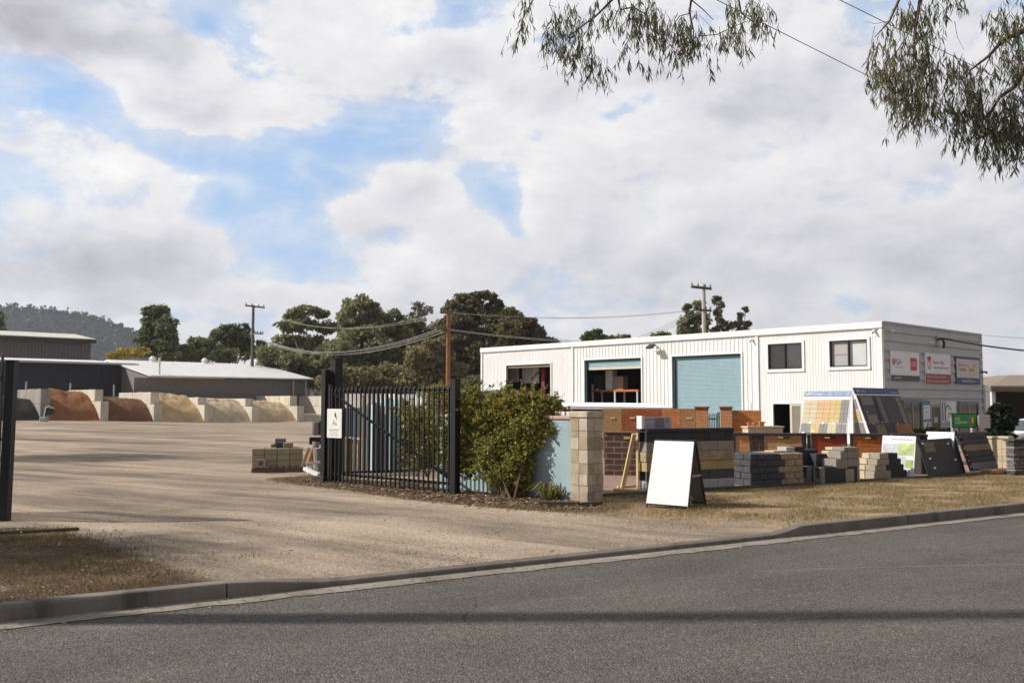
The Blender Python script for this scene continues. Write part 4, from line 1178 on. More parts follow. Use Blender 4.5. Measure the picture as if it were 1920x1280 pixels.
# tall sample sheets
def sample_sheet(u0, u1, vt, vb, Y, mat_, name, label, group=None, pitch=.16, dep=.03):
    A = at(u0, vb, Y)
    z0 = zg(A.x, A.y); z1 = at(u0, vt, Y).z; zb = max(z0, A.z)
    fr = Frame((A.x, A.y, 0), -AX, -BX); w_ = on_line(A, -AX, u1)
    o = thing(name, label, 'panel', (A.x + w_ / 2, A.y, z0), group)
    mb = MB(); ribbed(mb, fr, 0, w_, zb, z1, [], pitch, dep); mb.build('sheet', mat_, o)
    mb = MB(); mb.box(fr, -.03, .03, -.06, -.003, z0 - .05, z1 + .03); mb.box(fr, w_ - .03, w_ + .03, -.06, -.003, z0 - .05, z1 + .03); mb.build('post', galv, o)
    return o
SG = 'coloured steel sample sheets behind the gate'
sample_sheet(688, 699, 758, 884, 20.5, duck, 'sample_sheet', 'narrow duck egg blue steel sample sheet left of the slate blue one', SG, .3)
sample_sheet(699, 706, 756, 884, 20.6, deepteal, 'sample_sheet', 'dark slate blue steel sample sheet between two pale blue sheets', SG, .3)
sample_sheet(706, 724, 750, 884, 20.7, duck, 'sample_sheet', 'wide duck egg blue steel sample sheet right of the slate blue one', SG, .17)
sample_sheet(724.5, 748, 748, 884, 20.9, duck, 'sample_sheet', 'duck egg blue steel sample sheet nearest the bush', SG, .2)
sample_sheet(744, 800, 740, 800, 22.5, offwhite, 'sample_sheet', 'off white ribbed sheet high behind the bush and gate', SG, .2)
sample_sheet(636, 686, 764, 818, 24.0, navy_steel, 'sample_sheet', 'navy steel sheet on posts seen through the left half of the gate', SG, .25)
# white storage container behind
A = at(632, 760, 36.0); B = at(700, 760, 34.0)
fr = Frame((A.x, A.y, 0), -AX, -BX); w_ = on_line(A, -AX, 745)
zc_ = zg(A.x, A.y)
o = thing('storage_container', 'white storage container with flat roof seen through the gate pickets', 'container', (A.x + w_ / 2, A.y, zc_))
mb = MB(); ribbed(mb, fr, 0, w_, zc_ + .15, at(640, 734, 34).z, [], .3, .04); mb.poly([fr.p(0, 0, zc_ + .1), fr.p(0, -5, zc_ + .1), fr.p(0, -5, at(640, 734, 34).z), fr.p(0, 0, at(640, 734, 34).z)]); mb.poly([fr.p(w_, 0, zc_ + .1), fr.p(w_, -5, zc_ + .1), fr.p(w_, -5, at(640, 734, 34).z), fr.p(w_, 0, at(640, 734, 34).z)]); mb.build('side_wall', offwhite, o)
mb = MB(); mb.box(fr, -.1, w_ + .1, -5.1, .1, at(640, 734, 34).z + .003, at(640, 730, 34).z); mb.build('roof', palesteel, o)
mb = MB(); mb.box(fr, -.02, w_ + .02, -5, .03, zc_ - .05, zc_ + .145); mb.build('base_rail', charcoal, o)
# upright timber posts
r = random.Random(5)
tm = [cream_tim, brown_tim, grey_tim]
PN = 'upright sample posts behind the gate'
for k, (u, w_, vt, vb, mi, lab) in enumerate(((624, 7, 830, 886, 1, 'short brown timber post directly right of the hinge posts'), (634, 5, 838, 886, 0, 'short cream timber post below the NO ENTRY sign'), (645, 6, 818, 887, 0, 'cream timber post below the navy sheet'),
        (654, 6, 822, 888, 1, 'brown timber post between two cream posts'), (664, 5, 818, 888, 0, 'tall cream timber post below the right half of the navy sheet'), (673, 6, 826, 888, 2, 'grey timber post among the cream posts'), (681, 7, 742, 888, 0, 'tallest cream post beside the blue sheets'), (766, 6, 800, 884, 2, 'grey timber post half hidden by the bush'))):
    P_ = G(u, vb - 3); Yp = P_.y
    fr = Frame((P_.x, P_.y, 0), (1, .15)); h = at(u, vt, Yp).z
    ww = w_ * Yp / F / 2
    o = thing('timber_post', lab, 'post', (P_.x, P_.y, .1), PN)
    mb = MB(); mb.box(fr, -ww, ww, -ww, ww, .05, h); mb.build('shaft', tm[mi], o, bevel=.01)
    mb = MB(); mb.box(fr, -ww * 1.05, ww * 1.05, -ww * 1.05, ww * 1.05, h + .001, h + .015); mb.build('end_cap', tm[(mi + 1) % 3], o)
# heap of logs and block offcuts to the left of the posts
HG = 'offcuts heaped beside the hinge post'
def log(u, v, Y, ln, rad, dr, mat_, lab):
    c_ = at(u, v, Y); d_ = Vector(dr).normalized()
    o = tag(MB().tube([c_ - d_ * ln / 2, c_ - d_ * ln * .2, c_ + d_ * ln * .2, c_ + d_ * ln / 2], [rad * .96, rad, rad * .97, rad * .93], 10).build('log', mat_, None, c_, bevel=0), lab, 'log', HG)
log(590, 803, 20.6, .30, .085, (.05, 0, 1), grey_tim, 'short pale grey log standing upright on the dark beam'); log(601, 802, 20.7, .32, .07, (.02, 0, 1), brown_tim, 'brown log upright beside the pale grey one')
log(591, 842, 20.4, .34, .09, (.1, .1, 1), grey_tim, 'grey log upright under the dark beam'); log(577, 858, 20.0, .42, .085, (.35, 0, 1), brown_tim, 'dark brown log leaning against the pallet stack')
log(584, 857, 19.8, .36, .085, (.3, .1, 1), pmat('tan_log', (.36, .22, .12), .9, .2, 6, 40, .4), 'tan log leaning right beside the dark brown log'); log(597, 862, 19.7, .5, .10, (-.1, 0, 1), grey_tim, 'thick grey log close to the hinge post'); log(598, 846, 19.9, .16, .085, (0, 0, 1), cream_tim, 'short cream log stub above the thick grey log')
c0, c1 = at(581, 826, 20.5), at(603, 826, 20.5)
o = tag(MB().bar(c0, c1, .16, .16).build('timber_beam', plain('black_beam', (.02, .02, .022), .8), None, c0, bevel=.01), 'black square beam lying across the upright logs', 'beam', HG)
c0 = at(598, 826, 20.5); 
o = thing('steel_trestle', 'pale painted low trestle with slats at the foot of the hinge posts', 'trestle', G(585, 890))
mb = MB()
for u in (576, 584, 592): mb.bar(at(u, 868, 19.2), at(u + 2, 888, 19.2), .035)
mb.build('leg', offwhite, o)
mb = MB(); mb.bar(at(572, 868, 19.2), at(600, 866, 19.2), .05); mb.bar(at(571, 878, 19.0), at(598, 890, 18.6), .07); mb.build('rail', offwhite, o)

# pallet with blocks
PA, PB = G(471, 886), G(568, 884.5)
FPal = Frame((PA.x, PA.y, 0), (PB.x - PA.x, PB.y - PA.y)); pw = (PB - PA).xy.length
pal = thing('pallet', 'weathered timber pallet under the tan block stack', 'pallet', FPal.p(pw / 2, .5, .1))
tmb = pmat('pallet_timber', (.17, .135, .11), .9, .25, 5, 40, .4); tmt = pmat('pallet_slat_timber', (.42, .36, .29), .9, .2, 5, 40, .4)
for y in (.04, .5, .96):
    mb = MB(); mb.box(FPal, 0, pw, y - .03, y + .05, .075, .20); mb.build('bearer', tmb, pal, bevel=.006)
for k in range(8):
    mb = MB(); a = pw * (k + .1) / 8; mb.box(FPal, a, a + .10, 0, 1.0, .203, .228); mb.build('slat', tmt, pal)
tan1 = pmat('tan_concrete', (.33, .275, .19), .93, .12, 5, 60, .4); tan2 = pmat('buff_concrete', (.36, .31, .235), .93, .12, 5, 60, .4); tan3 = pmat('pale_cream_concrete', (.55, .47, .33), .93, .1, 5, 60, .35)
grey_c = pmat('mid_grey_concrete', (.27, .26, .255), .93, .12, 5, 60, .4); char_c = pmat('charcoal_concrete', (.055, .055, .062), .93, .15, 5, 60, .45); lgrey_c = pmat('light_grey_concrete', (.44, .43, .42), .93, .1, 5, 60, .35)
BW_ = pw * .985 / 4; BH = .13
zbs = .232
rows_txt = ['bottom', 'middle', 'top']; cols_txt = ['left end', 'left of centre', 'right of centre', 'right end']
for rI in range(3):
    for cI in range(4):
        z = zbs + rI * (BH + .004)
        o = MB().box(FPal, cI * BW_ + .004, (cI + 1) * BW_ - .004, .02, .96, z, z + BH).build('block', random.Random(rI * 4 + cI).choice([tan1, tan1, tan2]), None, FPal.p(cI * BW_ + BW_ / 2, .5, z), bevel=.008)
        tag(o, f'tan concrete block, {rows_txt[rI]} row at the {cols_txt[cI]} of the pallet stack', 'block', 'tan blocks stacked on the pallet')
zt3 = zbs + 3 * (BH + .004)
for (a, b_, y0, y1, h0, h, m_, lab) in ((.46 * pw, .60 * pw, .2, .5, 0, .12, char_c, 'charcoal block on top of the pallet stack'), (.60 * pw, .79 * pw, .15, .5, 0, .115, tan1, 'single tan block on top right of the pallet stack'), (.42 * pw, .64 * pw, .55, .8, 0, .20, grey_c, 'grey slab lying behind the charcoal block on the pallet stack'), (.34 * pw, .42 * pw, .5, .8, 0, .08, tan1, 'small rough tan offcut on the pallet stack')):
    tag(MB().box(FPal, a, b_, y0, y1, zt3 + h0, zt3 + h).build('block', m_, None, FPal.p(a, y0, zt3), bevel=.01), lab, 'block')
def hollow(fr, x0, x1, y0, y1, z0, z1, mat_, label, group=None, wall=.035, name='hollow_block', end=True):
    """block with a hole running along x (seen at its end)"""
    mb = MB(); mb.box(fr, x0, x1, y0, y0 + wall, z0, z1); mb.box(fr, x0, x1, y1 - wall, y1, z0, z1)
    mb.box(fr, x0, x1, y0 + wall, y1 - wall, z1 - wall, z1); mb.box(fr, x0, x1, y0 + wall, y1 - wall, z0, z0 + wall)
    return tag(mb.build(name, mat_, None, fr.p((x0 + x1) / 2, (y0 + y1) / 2, z0)), label, 'block', group)
FQ = Frame(FPal.p(.10 * pw, -.1, 0), FPal.ex)
mb = MB(); x0, x1, z0, z1 = 0, .175 * pw, .10 + .13, .10 + .13 + .17
mb.box(FQ, x0, x1, -.02, .09, z0, z0 + .035); mb.box(FQ, x0, x1, -.02, .09, z1 - .035, z1); mb.box(FQ, x0, x0 + .05, -.02, .09, z0 + .035, z1 - .035); mb.box(FQ, x1 - .05, x1, -.02, .09, z0 + .035, z1 - .035); mb.box(FQ, x0 + .05, x1 - .05, .06, .09, z0 + .035, z1 - .035)
o = mb.build('hollow_block', tan2, None, FQ.p(.1, 0, z0)); tag(o, 'small tan block with a dark hole leaning on the front of the pallet stack', 'block')

# ================================================================== bulk bins
bin_conc = pmat('cast_bin_concrete', (.64, .575, .47), .92, .12, .6, 12, .3, stain=((.30, .26, .20), .5))
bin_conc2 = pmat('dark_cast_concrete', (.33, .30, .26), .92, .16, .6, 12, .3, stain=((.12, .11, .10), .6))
FBN = Frame((OB.x, OB.y, 0), BX, AX)      # x along the row, y back between the walls
def sb(u): return on_line(FBN.O, BX, u)
def zbin(u, v, y=0):
    return FBN.hit(u, v, y)[1]
BG = 'concrete block walls between the bulk bins'
# (u_left_of_end, u_right_of_end, v_top, v_mid, v_base, upper setback y, label)
walls = [(75, 93, 729, 757, 787, 0.0, 'stained concrete bin wall left of the orange gravel heap'),
         (188, 203, 730, 752, 784, 1.6, 'concrete bin wall between the orange and the brown heaps'),
         (288, 304, 735, 758, 786, .9, 'concrete bin wall between the brown heap and the yellow sand'),
         (383, 399, 745, 759, 786, 1.6, 'concrete bin wall between the yellow sand and the pale sand'),
         (472, 487, 747, 762, 787, 1.5, 'concrete bin wall between the two pale sand heaps'),
         (557, 570, 742, 761, 787, 1.6, 'concrete bin wall right of the last beige sand heap'),
         (640, 655, 742, 762, 790, .5, 'concrete bin wall just left of the tall gate post')]
WS = []
for k, (ua, ub, vt, vm, vb_, sb_, lab) in enumerate(walls):
    s0, s1 = sb(ua), sb(ub)
    zb0 = zbin(ua, vb_); zm = zbin(ua, vm); zt0 = zbin((ua + ub) / 2 - 8, vt, sb_)
    WS.append((s0, s1, zb0, zt0))
    o = thing('bin_wall', lab, 'wall', FBN.p((s0 + s1) / 2, 0, zb0), BG)
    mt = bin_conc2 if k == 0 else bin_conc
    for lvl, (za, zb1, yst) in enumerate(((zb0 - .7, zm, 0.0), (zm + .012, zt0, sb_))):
        mb = MB(); y = yst
        while y < 9.4:
            mb.box(FBN, s0, s1, y, min(9.6, y + 2.4) - .03, za, zb1); y += 2.4
        mb.build('block_course', mt, o, bevel=.03)
heap_cols = [('black_soil', (.035, .030, .027)), ('orange_gravel', (.28, .12, .05)), ('brown_mulch', (.175, .082, .042)), ('yellow_sand', (.55, .39, .21)), ('pale_sand', (.55, .44, .30)), ('beige_sand', (.56, .42, .26)), ('pale_gravel', (.50, .42, .32))]
from mathutils import noise as mnoise
def heap(sa, sb2, zb0, h, col, name, lab, toe=2.0, seed=0, crest=.5):
    m_ = pmat(name + '_grain', col, .97, .18, 1.2, 9, .5)
    NX, NY = 44, 50
    V, Fc = [], []
    for j in range(NY + 1):
        y = -toe - .9 + (9.9 + toe) * (j / NY) ** 1.3
        for i in range(NX + 1):
            f = i / NX; x = sa + (sb2 - sa) * f
            if y < 0: x += (f - .5) * .25 * (-y)
            e = 1 - abs(f - crest) ** 2 * 1.0
            hh = min(h * (0.80 + .2 * e), max(0.0, (y + toe * (.35 + .65 * e)) * .60 * (.8 + .2 * e)))
            hh = h * (1 - math.exp(-1.25 * (hh / h) - .35 * (hh / h) ** 4)) / (1 - math.exp(-1.6)) if hh > 0 else 0
            hh = min(hh, h)
            n_ = mnoise.fractal(Vector((x * .8 + seed * 7, y * .8, seed)), 0.8, 2.1, 6)
            hh *= 1 + .07 * n_
            q = FBN.p(x, y, 0); gk = sstep(-.2, 1.5, y)
            zbase = zg(q.x, q.y) * (1 - gk) + zb0 * gk
            if y < .6: hh = max(hh, (.16 + .14 * n_) * sstep(-toe - .1, .2, y) - .02)
            V.append(tuple(FBN.p(x, y, zbase - .03 + hh)))
    for j in range(NY):
        for i in range(NX):
            a = j * (NX + 1) + i
            Fc.append((a, a + 1, a + NX + 2, a + NX + 1))
    mb = MB(); mb.v = [Vector(p) for p in V]; mb.f = [list(q) for q in Fc]; mb.m = [0] * len(Fc)
    o = mb.build(name, m_, None, FBN.p((sa + sb2) / 2, 2, zb0), smooth=True)
    return tag(o, lab, 'heap')
hl = [(WS[0][0] - 6.5, WS[0][0], 'black_soil_heap', 'black soil heap in the bin at the far left', .8, .0), (WS[0][1], WS[1][0], 'orange_gravel_heap', 'orange gravel heap between the first two concrete bin walls', 1.0, .15),
      (WS[1][1], WS[2][0], 'brown_mulch_heap', 'red brown mulch heap left of the yellow sand', .72, .6), (WS[2][1], WS[3][0], 'yellow_sand_heap', 'yellow sand heap right of the brown mulch', .98, .15),
      (WS[3][1], WS[4][0], 'pale_sand_heap', 'pale sand heap between yellow sand and beige sand', .98, .3), (WS[4][1], WS[5][0], 'beige_sand_heap', 'beige sand heap in the sixth bin, right of the pale sand', .8, .2), (WS[5][1], WS[6][0], 'pale_gravel_heap', 'low pale gravel heap in the bin nearest the gate', .3, .5)]
for k, (a, b_, nm, lab, hf, cr) in enumerate(hl):
    z0 = WS[min(k, 6)][2]; zt0 = max(WS[max(0, k - 1)][3], WS[min(k, 6)][3])
    heap(a, b_, z0, (zt0 - z0) * hf, heap_cols[k][1], nm, lab, .1 if k else 1.0, k, cr)
# back wall of the bins
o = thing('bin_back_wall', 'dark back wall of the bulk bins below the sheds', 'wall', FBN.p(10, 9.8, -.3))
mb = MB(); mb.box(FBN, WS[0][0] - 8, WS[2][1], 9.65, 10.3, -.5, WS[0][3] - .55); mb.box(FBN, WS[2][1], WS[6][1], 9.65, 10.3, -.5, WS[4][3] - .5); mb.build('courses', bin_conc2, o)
# short steel posts behind bins
for u, vt in ((47, 715), (130, 718), (212, 721), (284, 722), (360, 726), (430, 729), (494, 732), (558, 734)):
    s = on_line(FBN.p(0, 11, 0), BX, u); z1 = FBN.hit(u, vt, 11)[1]
    o = MB().tube([FBN.p(s, 11, -.4), FBN.p(s, 11, z1)], .09, 6).build('steel_post', galv, None, FBN.p(s, 11, -.4))
    tag(o, 'thin galvanised post standing behind the bulk bins', 'post', 'thin posts along the back of the bulk bins')
for (u, vt, vb_, lab) in ((291, 708, 745, 'tall thin pole with a slim head behind the third bin wall'),):
    s = on_line(FBN.p(0, 10.6, 0), BX, u); z1 = FBN.hit(u, vt, 10.6)[1]
    o = thing('thin_pole', lab, 'pole', FBN.p(s, 10.6, -.4))
    MB().tube([FBN.p(s, 10.6, -.4), FBN.p(s, 10.6, z1)], .09, 6).build('shaft', galv, o)
    MB().tube([FBN.p(s + .3, 10.6, z1 - .3), FBN.p(s + .3, 10.6, z1 + 2.2)], .13, 6).build('slim_head', offwhite, o)
Pq = at(84, 787, 76.0)
fr = Frame((Pq.x, Pq.y, 0), (1, 0))
o = thing('spout_pole', 'bent grey pole with a dark hood in front of the first bin wall', 'pole', (Pq.x, Pq.y, 0))
zt0 = at(84, 762, 76).z
mb = MB(); mb.tube([fr.p(-.1, 0, 0), fr.p(.1, 0, zt0 - .1), fr.p(.25, 0, zt0), fr.p(.75, 0, zt0 - .2)], .09, 6); mb.build('pipe', lgrey_c, o)
mb = MB(); mb.box(fr, -.35, .2, -.25, .25, -.1, .45); mb.build('base', lgrey_c, o, bevel=.04)
mb = MB(); mb.slab(fr.p(.1, -.3, zt0 - .75), fr.p(.7, -.3, zt0 - .65), fr.p(.75, -.3, zt0 - .15), fr.p(.25, -.3, zt0 - .1), (0, .5, 0)); mb.build('hood', black_plastic, o)
# ================================================================== paved display strip
paver = brickmat('paver_deck', (.34, .22, .17), (.40, .27, .21), (.20, .15, .12), .23, .115, .005, .25, .95, .4)
mb = MB()
def deckz(x, y): return .118
for (a0, a1) in ((-.2, 16.0),):
    mb.hexa([DECK.p(a0, .14, -.05), DECK.p(a1, .14, -.05), DECK.p(a1, 9.0, -.05), DECK.p(a0, 9.0, -.05), DECK.p(a0, .14, .118), DECK.p(a1, .14, .118), DECK.p(a1, 9.0, .118), DECK.p(a0, 9.0, .118)])
tag(mb.build('paved_terrace', paver), kind='structure')
mb = MB(); x = -.2
while x < 16: mb.box(DECK, x + .005, x + 2.39, .0, .135, -.05, .15); x += 2.4
o = tag(mb.build('timber_kerb', sleeper, None, DECK.p(0, 0, .0), bevel=.01), 'long dark timber edging of the paved display strip above the dry grass', 'edging')
DZ = .118

def gz(u, v, z=DZ): return G(u, v, z)
def fpx(u0, v0, u1, v1):
    A, B = gz(u0, v0), gz(u1, v1)
    f = Frame((A.x, A.y, 0), DECK.ex); f.w = on_line(A, DECK.ex, u1)
    return f
# ------------------------------------------------------------------ A frame board
A0, A1 = G(1211, 951), G(1289, 957)
fa = Frame((A0.x, A0.y, 0), (A1.x - A0.x, A1.y - A0.y)); aw = (A1 - A0).xy.length
g0 = .10
spread = .60
apex = fa.p(aw / 2, spread / 2, 0); 
az = at(1270, 826, apex.y).z
o = thing('sandwich_board', 'blank white A-frame sandwich board with black edges on the dry grass', 'sign', fa.p(aw / 2, spread / 2, g0))
fabric_white = plain('white_board_face', (.76, .76, .77), .35); mdf = pmat('bare_board_back', (.20, .165, .135), .85, .1, 3, 30, .1)
def leafboard(y0, y1, sgn, face):
    B0, B1 = fa.p(0, y0, g0 - .01), fa.p(aw, y0, g0 - .01); T0, T1 = fa.p(.015, y1, az), fa.p(aw - .015, y1, az)
    L = lambda a, b, k: a + (b - a) * k
    mb = MB(); n = fa.ey * (.012 * sgn)
    mb.slab(L(B0, T0, .075), L(B1, T1, .075), T1, T0, n); 
    pan = mb.build('panel', face, o)
    mb = MB()
    for a, b_ in ((B0, T0), (B1, T1)): mb.bar(a - fa.ey * (.012 * sgn), b_ - fa.ey * (.012 * sgn), .022, .024, up=fa.ex)
    mb.bar(L(B0, T0, .07) - fa.ey * (.012 * sgn), L(B1, T1, .07) - fa.ey * (.012 * sgn), .024, .024); mb.bar(T0 - fa.ey * (.0 * sgn), T1, .026, .03)
    mb.build('leg_frame', black_plastic, o)
leafboard(0.0, spread / 2 - .03, -1, fabric_white)
leafboard(spread, spread / 2 + .03, 1, mdf)
for x in (.01, aw - .01):
    MB().bar(fa.p(x, spread * .24, g0 + (az - g0) * .49), fa.p(x, spread * .76, g0 + (az - g0) * .49), .022).build('stay_bar', lgrey_c, o)
mb = MB()
for x in (.12, aw - .12): MB().tube([fa.p(x - .04, spread / 2, az - .012), fa.p(x + .04, spread / 2, az - .012)], .018, 8).build('hinge', galv, o)
# white backing of the front leaf seen inside
# ------------------------------------------------------------------ tall concrete block display wall
fw = fpx(1213, 922.5, 1378, 916.5)
hz = lambda v, u=1213: fw.hit(u, v)[1]
vs = [922, 903, 885, 866.5, 848, 829, 811, 804]
cols_ = [lgrey_c, char_c, tan1, tan1, tan2, char_c, char_c]
o = thing('block_display_wall', 'tall display wall of grey, tan and charcoal concrete block courses behind the white board', 'wall', fw.p(fw.w / 2, .1, DZ))
yel = pmat('yellow_concrete', (.44, .335, .155), .93, .1, 5, 60, .4); split = pmat('split_face_tan', (.37, .29, .185), .95, .25, 9, 28, 1.0)
char2 = pmat('blue_charcoal_concrete', (.09, .09, .10), .93, .12, 5, 60, .4); warm = pmat('warm_grey_concrete', (.30, .265, .23), .93, .12, 5, 60, .4)
cm = [lgrey_c, char2, yel, split, warm, char_c, char_c]
r = random.Random(4)
WD = .26
for k in range(7):
    z0, z1 = hz(vs[k]), hz(vs[k + 1])
    if k == 0: z0 = DZ
    mb = MB(); x = 0.0 if k % 2 == 0 else -.0
    st = [0.0]; x = .39 if k % 2 == 0 else .2
    while x < fw.w - .1: st.append(x); x += .39
    st.append(fw.w)
    if k == 6: st = list(np.linspace(0, fw.w, 7))
    for i, (a, b_) in enumerate(zip(st[:-1], st[1:])):
        y0 = r.uniform(-.004, .004) + (-.02 if k == 3 else 0) - (.02 if k == 6 else 0)
        if i == 0 and k in (1, 5):     # hollow end
            mb.box(fw, a, b_ - .005, y0, .05, z0 + .003, z1); mb.box(fw, a, b_ - .005, WD - .05, WD, z0 + .003, z1); mb.box(fw, .12, b_ - .005, .05, WD - .05, z0 + .003, z1)
        elif i == 0 and k in (0, 2, 3, 4):
            mb.box(fw, a - (.02 if k == 3 else 0), b_ - .005, y0, WD - .07, z0 + .003, z1); mb.box(fw, a + .005, b_ - .005, WD - .06, WD + .015, z0 + .003, z1 - .004)
        else:
            mb.box(fw, a, b_ - .005, y0, WD + (.02 if k == 6 else 0), z0 + .003, z1)
    mb.build('block_course', cm[k], o, bevel=.006)
# signboard on its top
x0, zt0 = fw.hit(1191, 781.5, .1); x1 = fw.hit(1258, 800, .1)[0]; zb0 = hz(804) + .002
so = thing('product_signboard', 'low white and grey product board standing on top of the tall block display wall', 'sign', fw.p(.2, .12, zb0))
mb = MB(); mb.box(fw, .0, x1, .09, .13, zb0, zt0); mb.build('panel', plain('pale_lilac_board', (.44, .43, .48), .5), so)
mb = MB(); mb.box(fw, -.06, -.003, .05, .20, zb0, zt0 + .02); mb.build('end_panel', s_white, so)
bw = x1
mb = MB(); mb.box(fw, bw * .42, bw * .74, .083, .087, zb0 + .02, zt0 - .02); mb.build('photo_block', plain('mauve_photo', (.21, .185, .22), .5), so)
mb = MB(); H_ = zt0 - zb0
scribble(mb, fw, bw * .08, bw * .38, zb0 + H_ * .70, H_ * .12, .084, 0, 41)
for k in range(3): scribble(mb, fw, bw * .08, bw * .38, zb0 + H_ * (.45 - .14 * k), H_ * .06, .084, 1, 42 + k)
mb.poly([fw.p(bw * .86 + .03 * math.cos(a), .084, zb0 + H_ * .7 + .04 * math.sin(a)) for a in np.linspace(0, 6.0, 9)], 1)
mb.build('lettering', [s_dred, s_grey], so)
# timber prop
pine = pmat('pale_pine', (.66, .49, .27), .75, .12, 6, 40, .15)
o = thing('timber_prop', 'pale pine prop leaning against the left end of the block display wall', 'prop', gz(1168, 918))
P0, P1 = gz(1167, 917), None
top = at(1189, 813, fw.p(-.04, .1, 0).y)
mb = MB(); mb.bar(P0 + Vector((0, 0, .02)), top, .075, .045); mb.build('brace', pine, o, bevel=.004)
mb = MB(); mb.bar(gz(1152, 920) + Vector((0, 0, .025)), gz(1200, 923) + Vector((0, 0, .025)), .09, .045); mb.build('base_board', pine, o, bevel=.004)
mb = MB(); mb.bar(gz(1158, 915) + Vector((0, 0, .02)), gz(1196, 912) + Vector((0, 0, .02)), .05, .04); mb.build('stake', pine, o, bevel=.004)
mb = MB(); P2 = fw.p(-.045, .2, DZ); mb.bar(P2, P2 + Vector((0, 0, hz(812) - DZ)), .05, .04); mb.build('upright', pine, o, bevel=.004)

# ------------------------------------------------------------------ brick walls
br_dark = brickmat('dark_brown_brick', (0.096, 0.054, 0.046), (0.128, 0.070, 0.058), (0.282, 0.224, 0.186), .34, .122, .012, .3)
br_tan = brickmat('tan_brick', (0.384, 0.230, 0.109), (0.435, 0.269, 0.128), (0.282, 0.186, 0.102), .24, .08, .006, .25)
br_redbrown = brickmat('red_brown_brick', (0.333, 0.096, 0.032), (0.461, 0.154, 0.051), (0.128, 0.064, 0.038), .24, .08, .008, .4)
br_orange = brickmat('orange_brick', (0.538, 0.205, 0.070), (0.640, 0.275, 0.109), (0.307, 0.141, 0.070), .24, .08, .006, .35)
br_red = brickmat('deep_red_brick', (0.346, 0.058, 0.026), (0.435, 0.083, 0.036), (0.218, 0.077, 0.051), .24, .082, .008, .35)
br_bright = brickmat('bright_orange_brick', (0.512, 0.160, 0.038), (0.589, 0.218, 0.064), (0.282, 0.109, 0.045), .30, .082, .007, .4)
br_peach = brickmat('peach_brick', (0.538, 0.269, 0.122), (0.589, 0.307, 0.147), (0.320, 0.166, 0.090), .30, .09, .006, .25)
br_cream = brickmat('cream_tan_brick', (0.461, 0.275, 0.128), (0.538, 0.326, 0.160), (0.282, 0.179, 0.096), .34, .092, .006, .25)
br_olive = brickmat('olive_brick', (.11, .085, .05), (.14, .10, .06), (.20, .16, .11), .12, .1, .007, .3)
br_greytile = brickmat('grey_stone_tile', (.23, .215, .20), (.26, .245, .23), (.15, .14, .13), .3, .3, .005, .2)
dark_cap = plain('dark_steel_cap', (.035, .033, .035), .6)
PANEL_N = [0]
def tag_with_shadow(fr, parent, x, z, w_=.16, h_=.035, y=-.03):
    mb = MB(); mb.box(fr, x, x + w_ * .45, y - .01, y + .03, z - h_, z); 
    mb.box(fr, x + w_ * .45 + .002, x + w_, y - .006, y + .03, z - h_ * 1.1, z - h_ * .2, 1)  # black piece added as the tag's cast shadow on the bricks
    mb.build('name_tag', [plain('brass_tag', (.55, .42, .12), .5), black_plastic], parent)
def brick_wall(name, u0, u1, vt, Y0_, Y1_, mat_, label, cat='wall', thick=.22, cap=None, capmat=None, tagx=None, zb=None, group=None, tagmat=None):
    A, B = at(u0, vt, Y0_), at(u1, vt, Y1_)
    fr = Frame((A.x, A.y, 0), (B.x - A.x, B.y - A.y)); w_ = (B - A).xy.length
    z0 = zg(A.x, A.y) if zb is None else zb; z1 = A.z
    o = thing(name, label, cat, fr.p(w_ / 2, thick / 2, z0), group)
    ch = cap or 0
    MB().box(fr, 0, w_, 0, thick, z0 - .05, z1 - ch).build('brickwork', mat_, o)
    if cap: MB().box(fr, -.01, w_ + .01, -.03, thick + .03, z1 - ch + .002, z1).build('coping', capmat or dark_cap, o, bevel=.006)
    if tagx is not None:
        mb = MB(); mb.box(fr, w_ * tagx, w_ * tagx + .14, -.02, -.002, z1 - .28, z1 - .245); mb.build('name_tag', tagmat or plain('pale_tag', (.6, .55, .45), .5), o)
    return o, fr, w_, z0, z1
o, fr, w_, z0, z1 = brick_wall('brick_wall', 1133, 1260, 809, 19.45, 19.1, br_dark, 'dark brown brick display wall with pale joints beside the stone pillar', cap=.03, capmat=plain('brown_coping', (.14, .10, .085), .8))
tag_with_shadow(fr, o, .42, z1 - .10, .28, .05)
YB0, YB1 = 25.7, 24.6
def YB(u): return YB0 + (YB1 - YB0) * (u - 1130) / 300
BWG = 'joined brick sample walls at the back of the display'
for (u0, u1, mt, tx, lab) in ((1130, 1165.5, br_tan, .4, 'tan brick sample wall directly right of the stone pillar top'), (1166, 1240, br_redbrown, .2, 'rough red brown brick sample wall behind the low product board'), (1240.5, 1276, br_orange, .0, 'orange brick sample wall right of the low product board'), (1276.5, 1303, br_tan, .4, 'tan brick sample wall left of the left brick pier')):
    brick_wall('brick_wall', u0, u1, 766, YB(u0), YB(u1), mt, lab, tagx=tx, group=BWG)
brick_wall('brick_wall', 1372.5, 1427, 769, YB(1372), YB(1427), br_orange, 'orange brick sample wall right of the two brick piers', group=BWG)
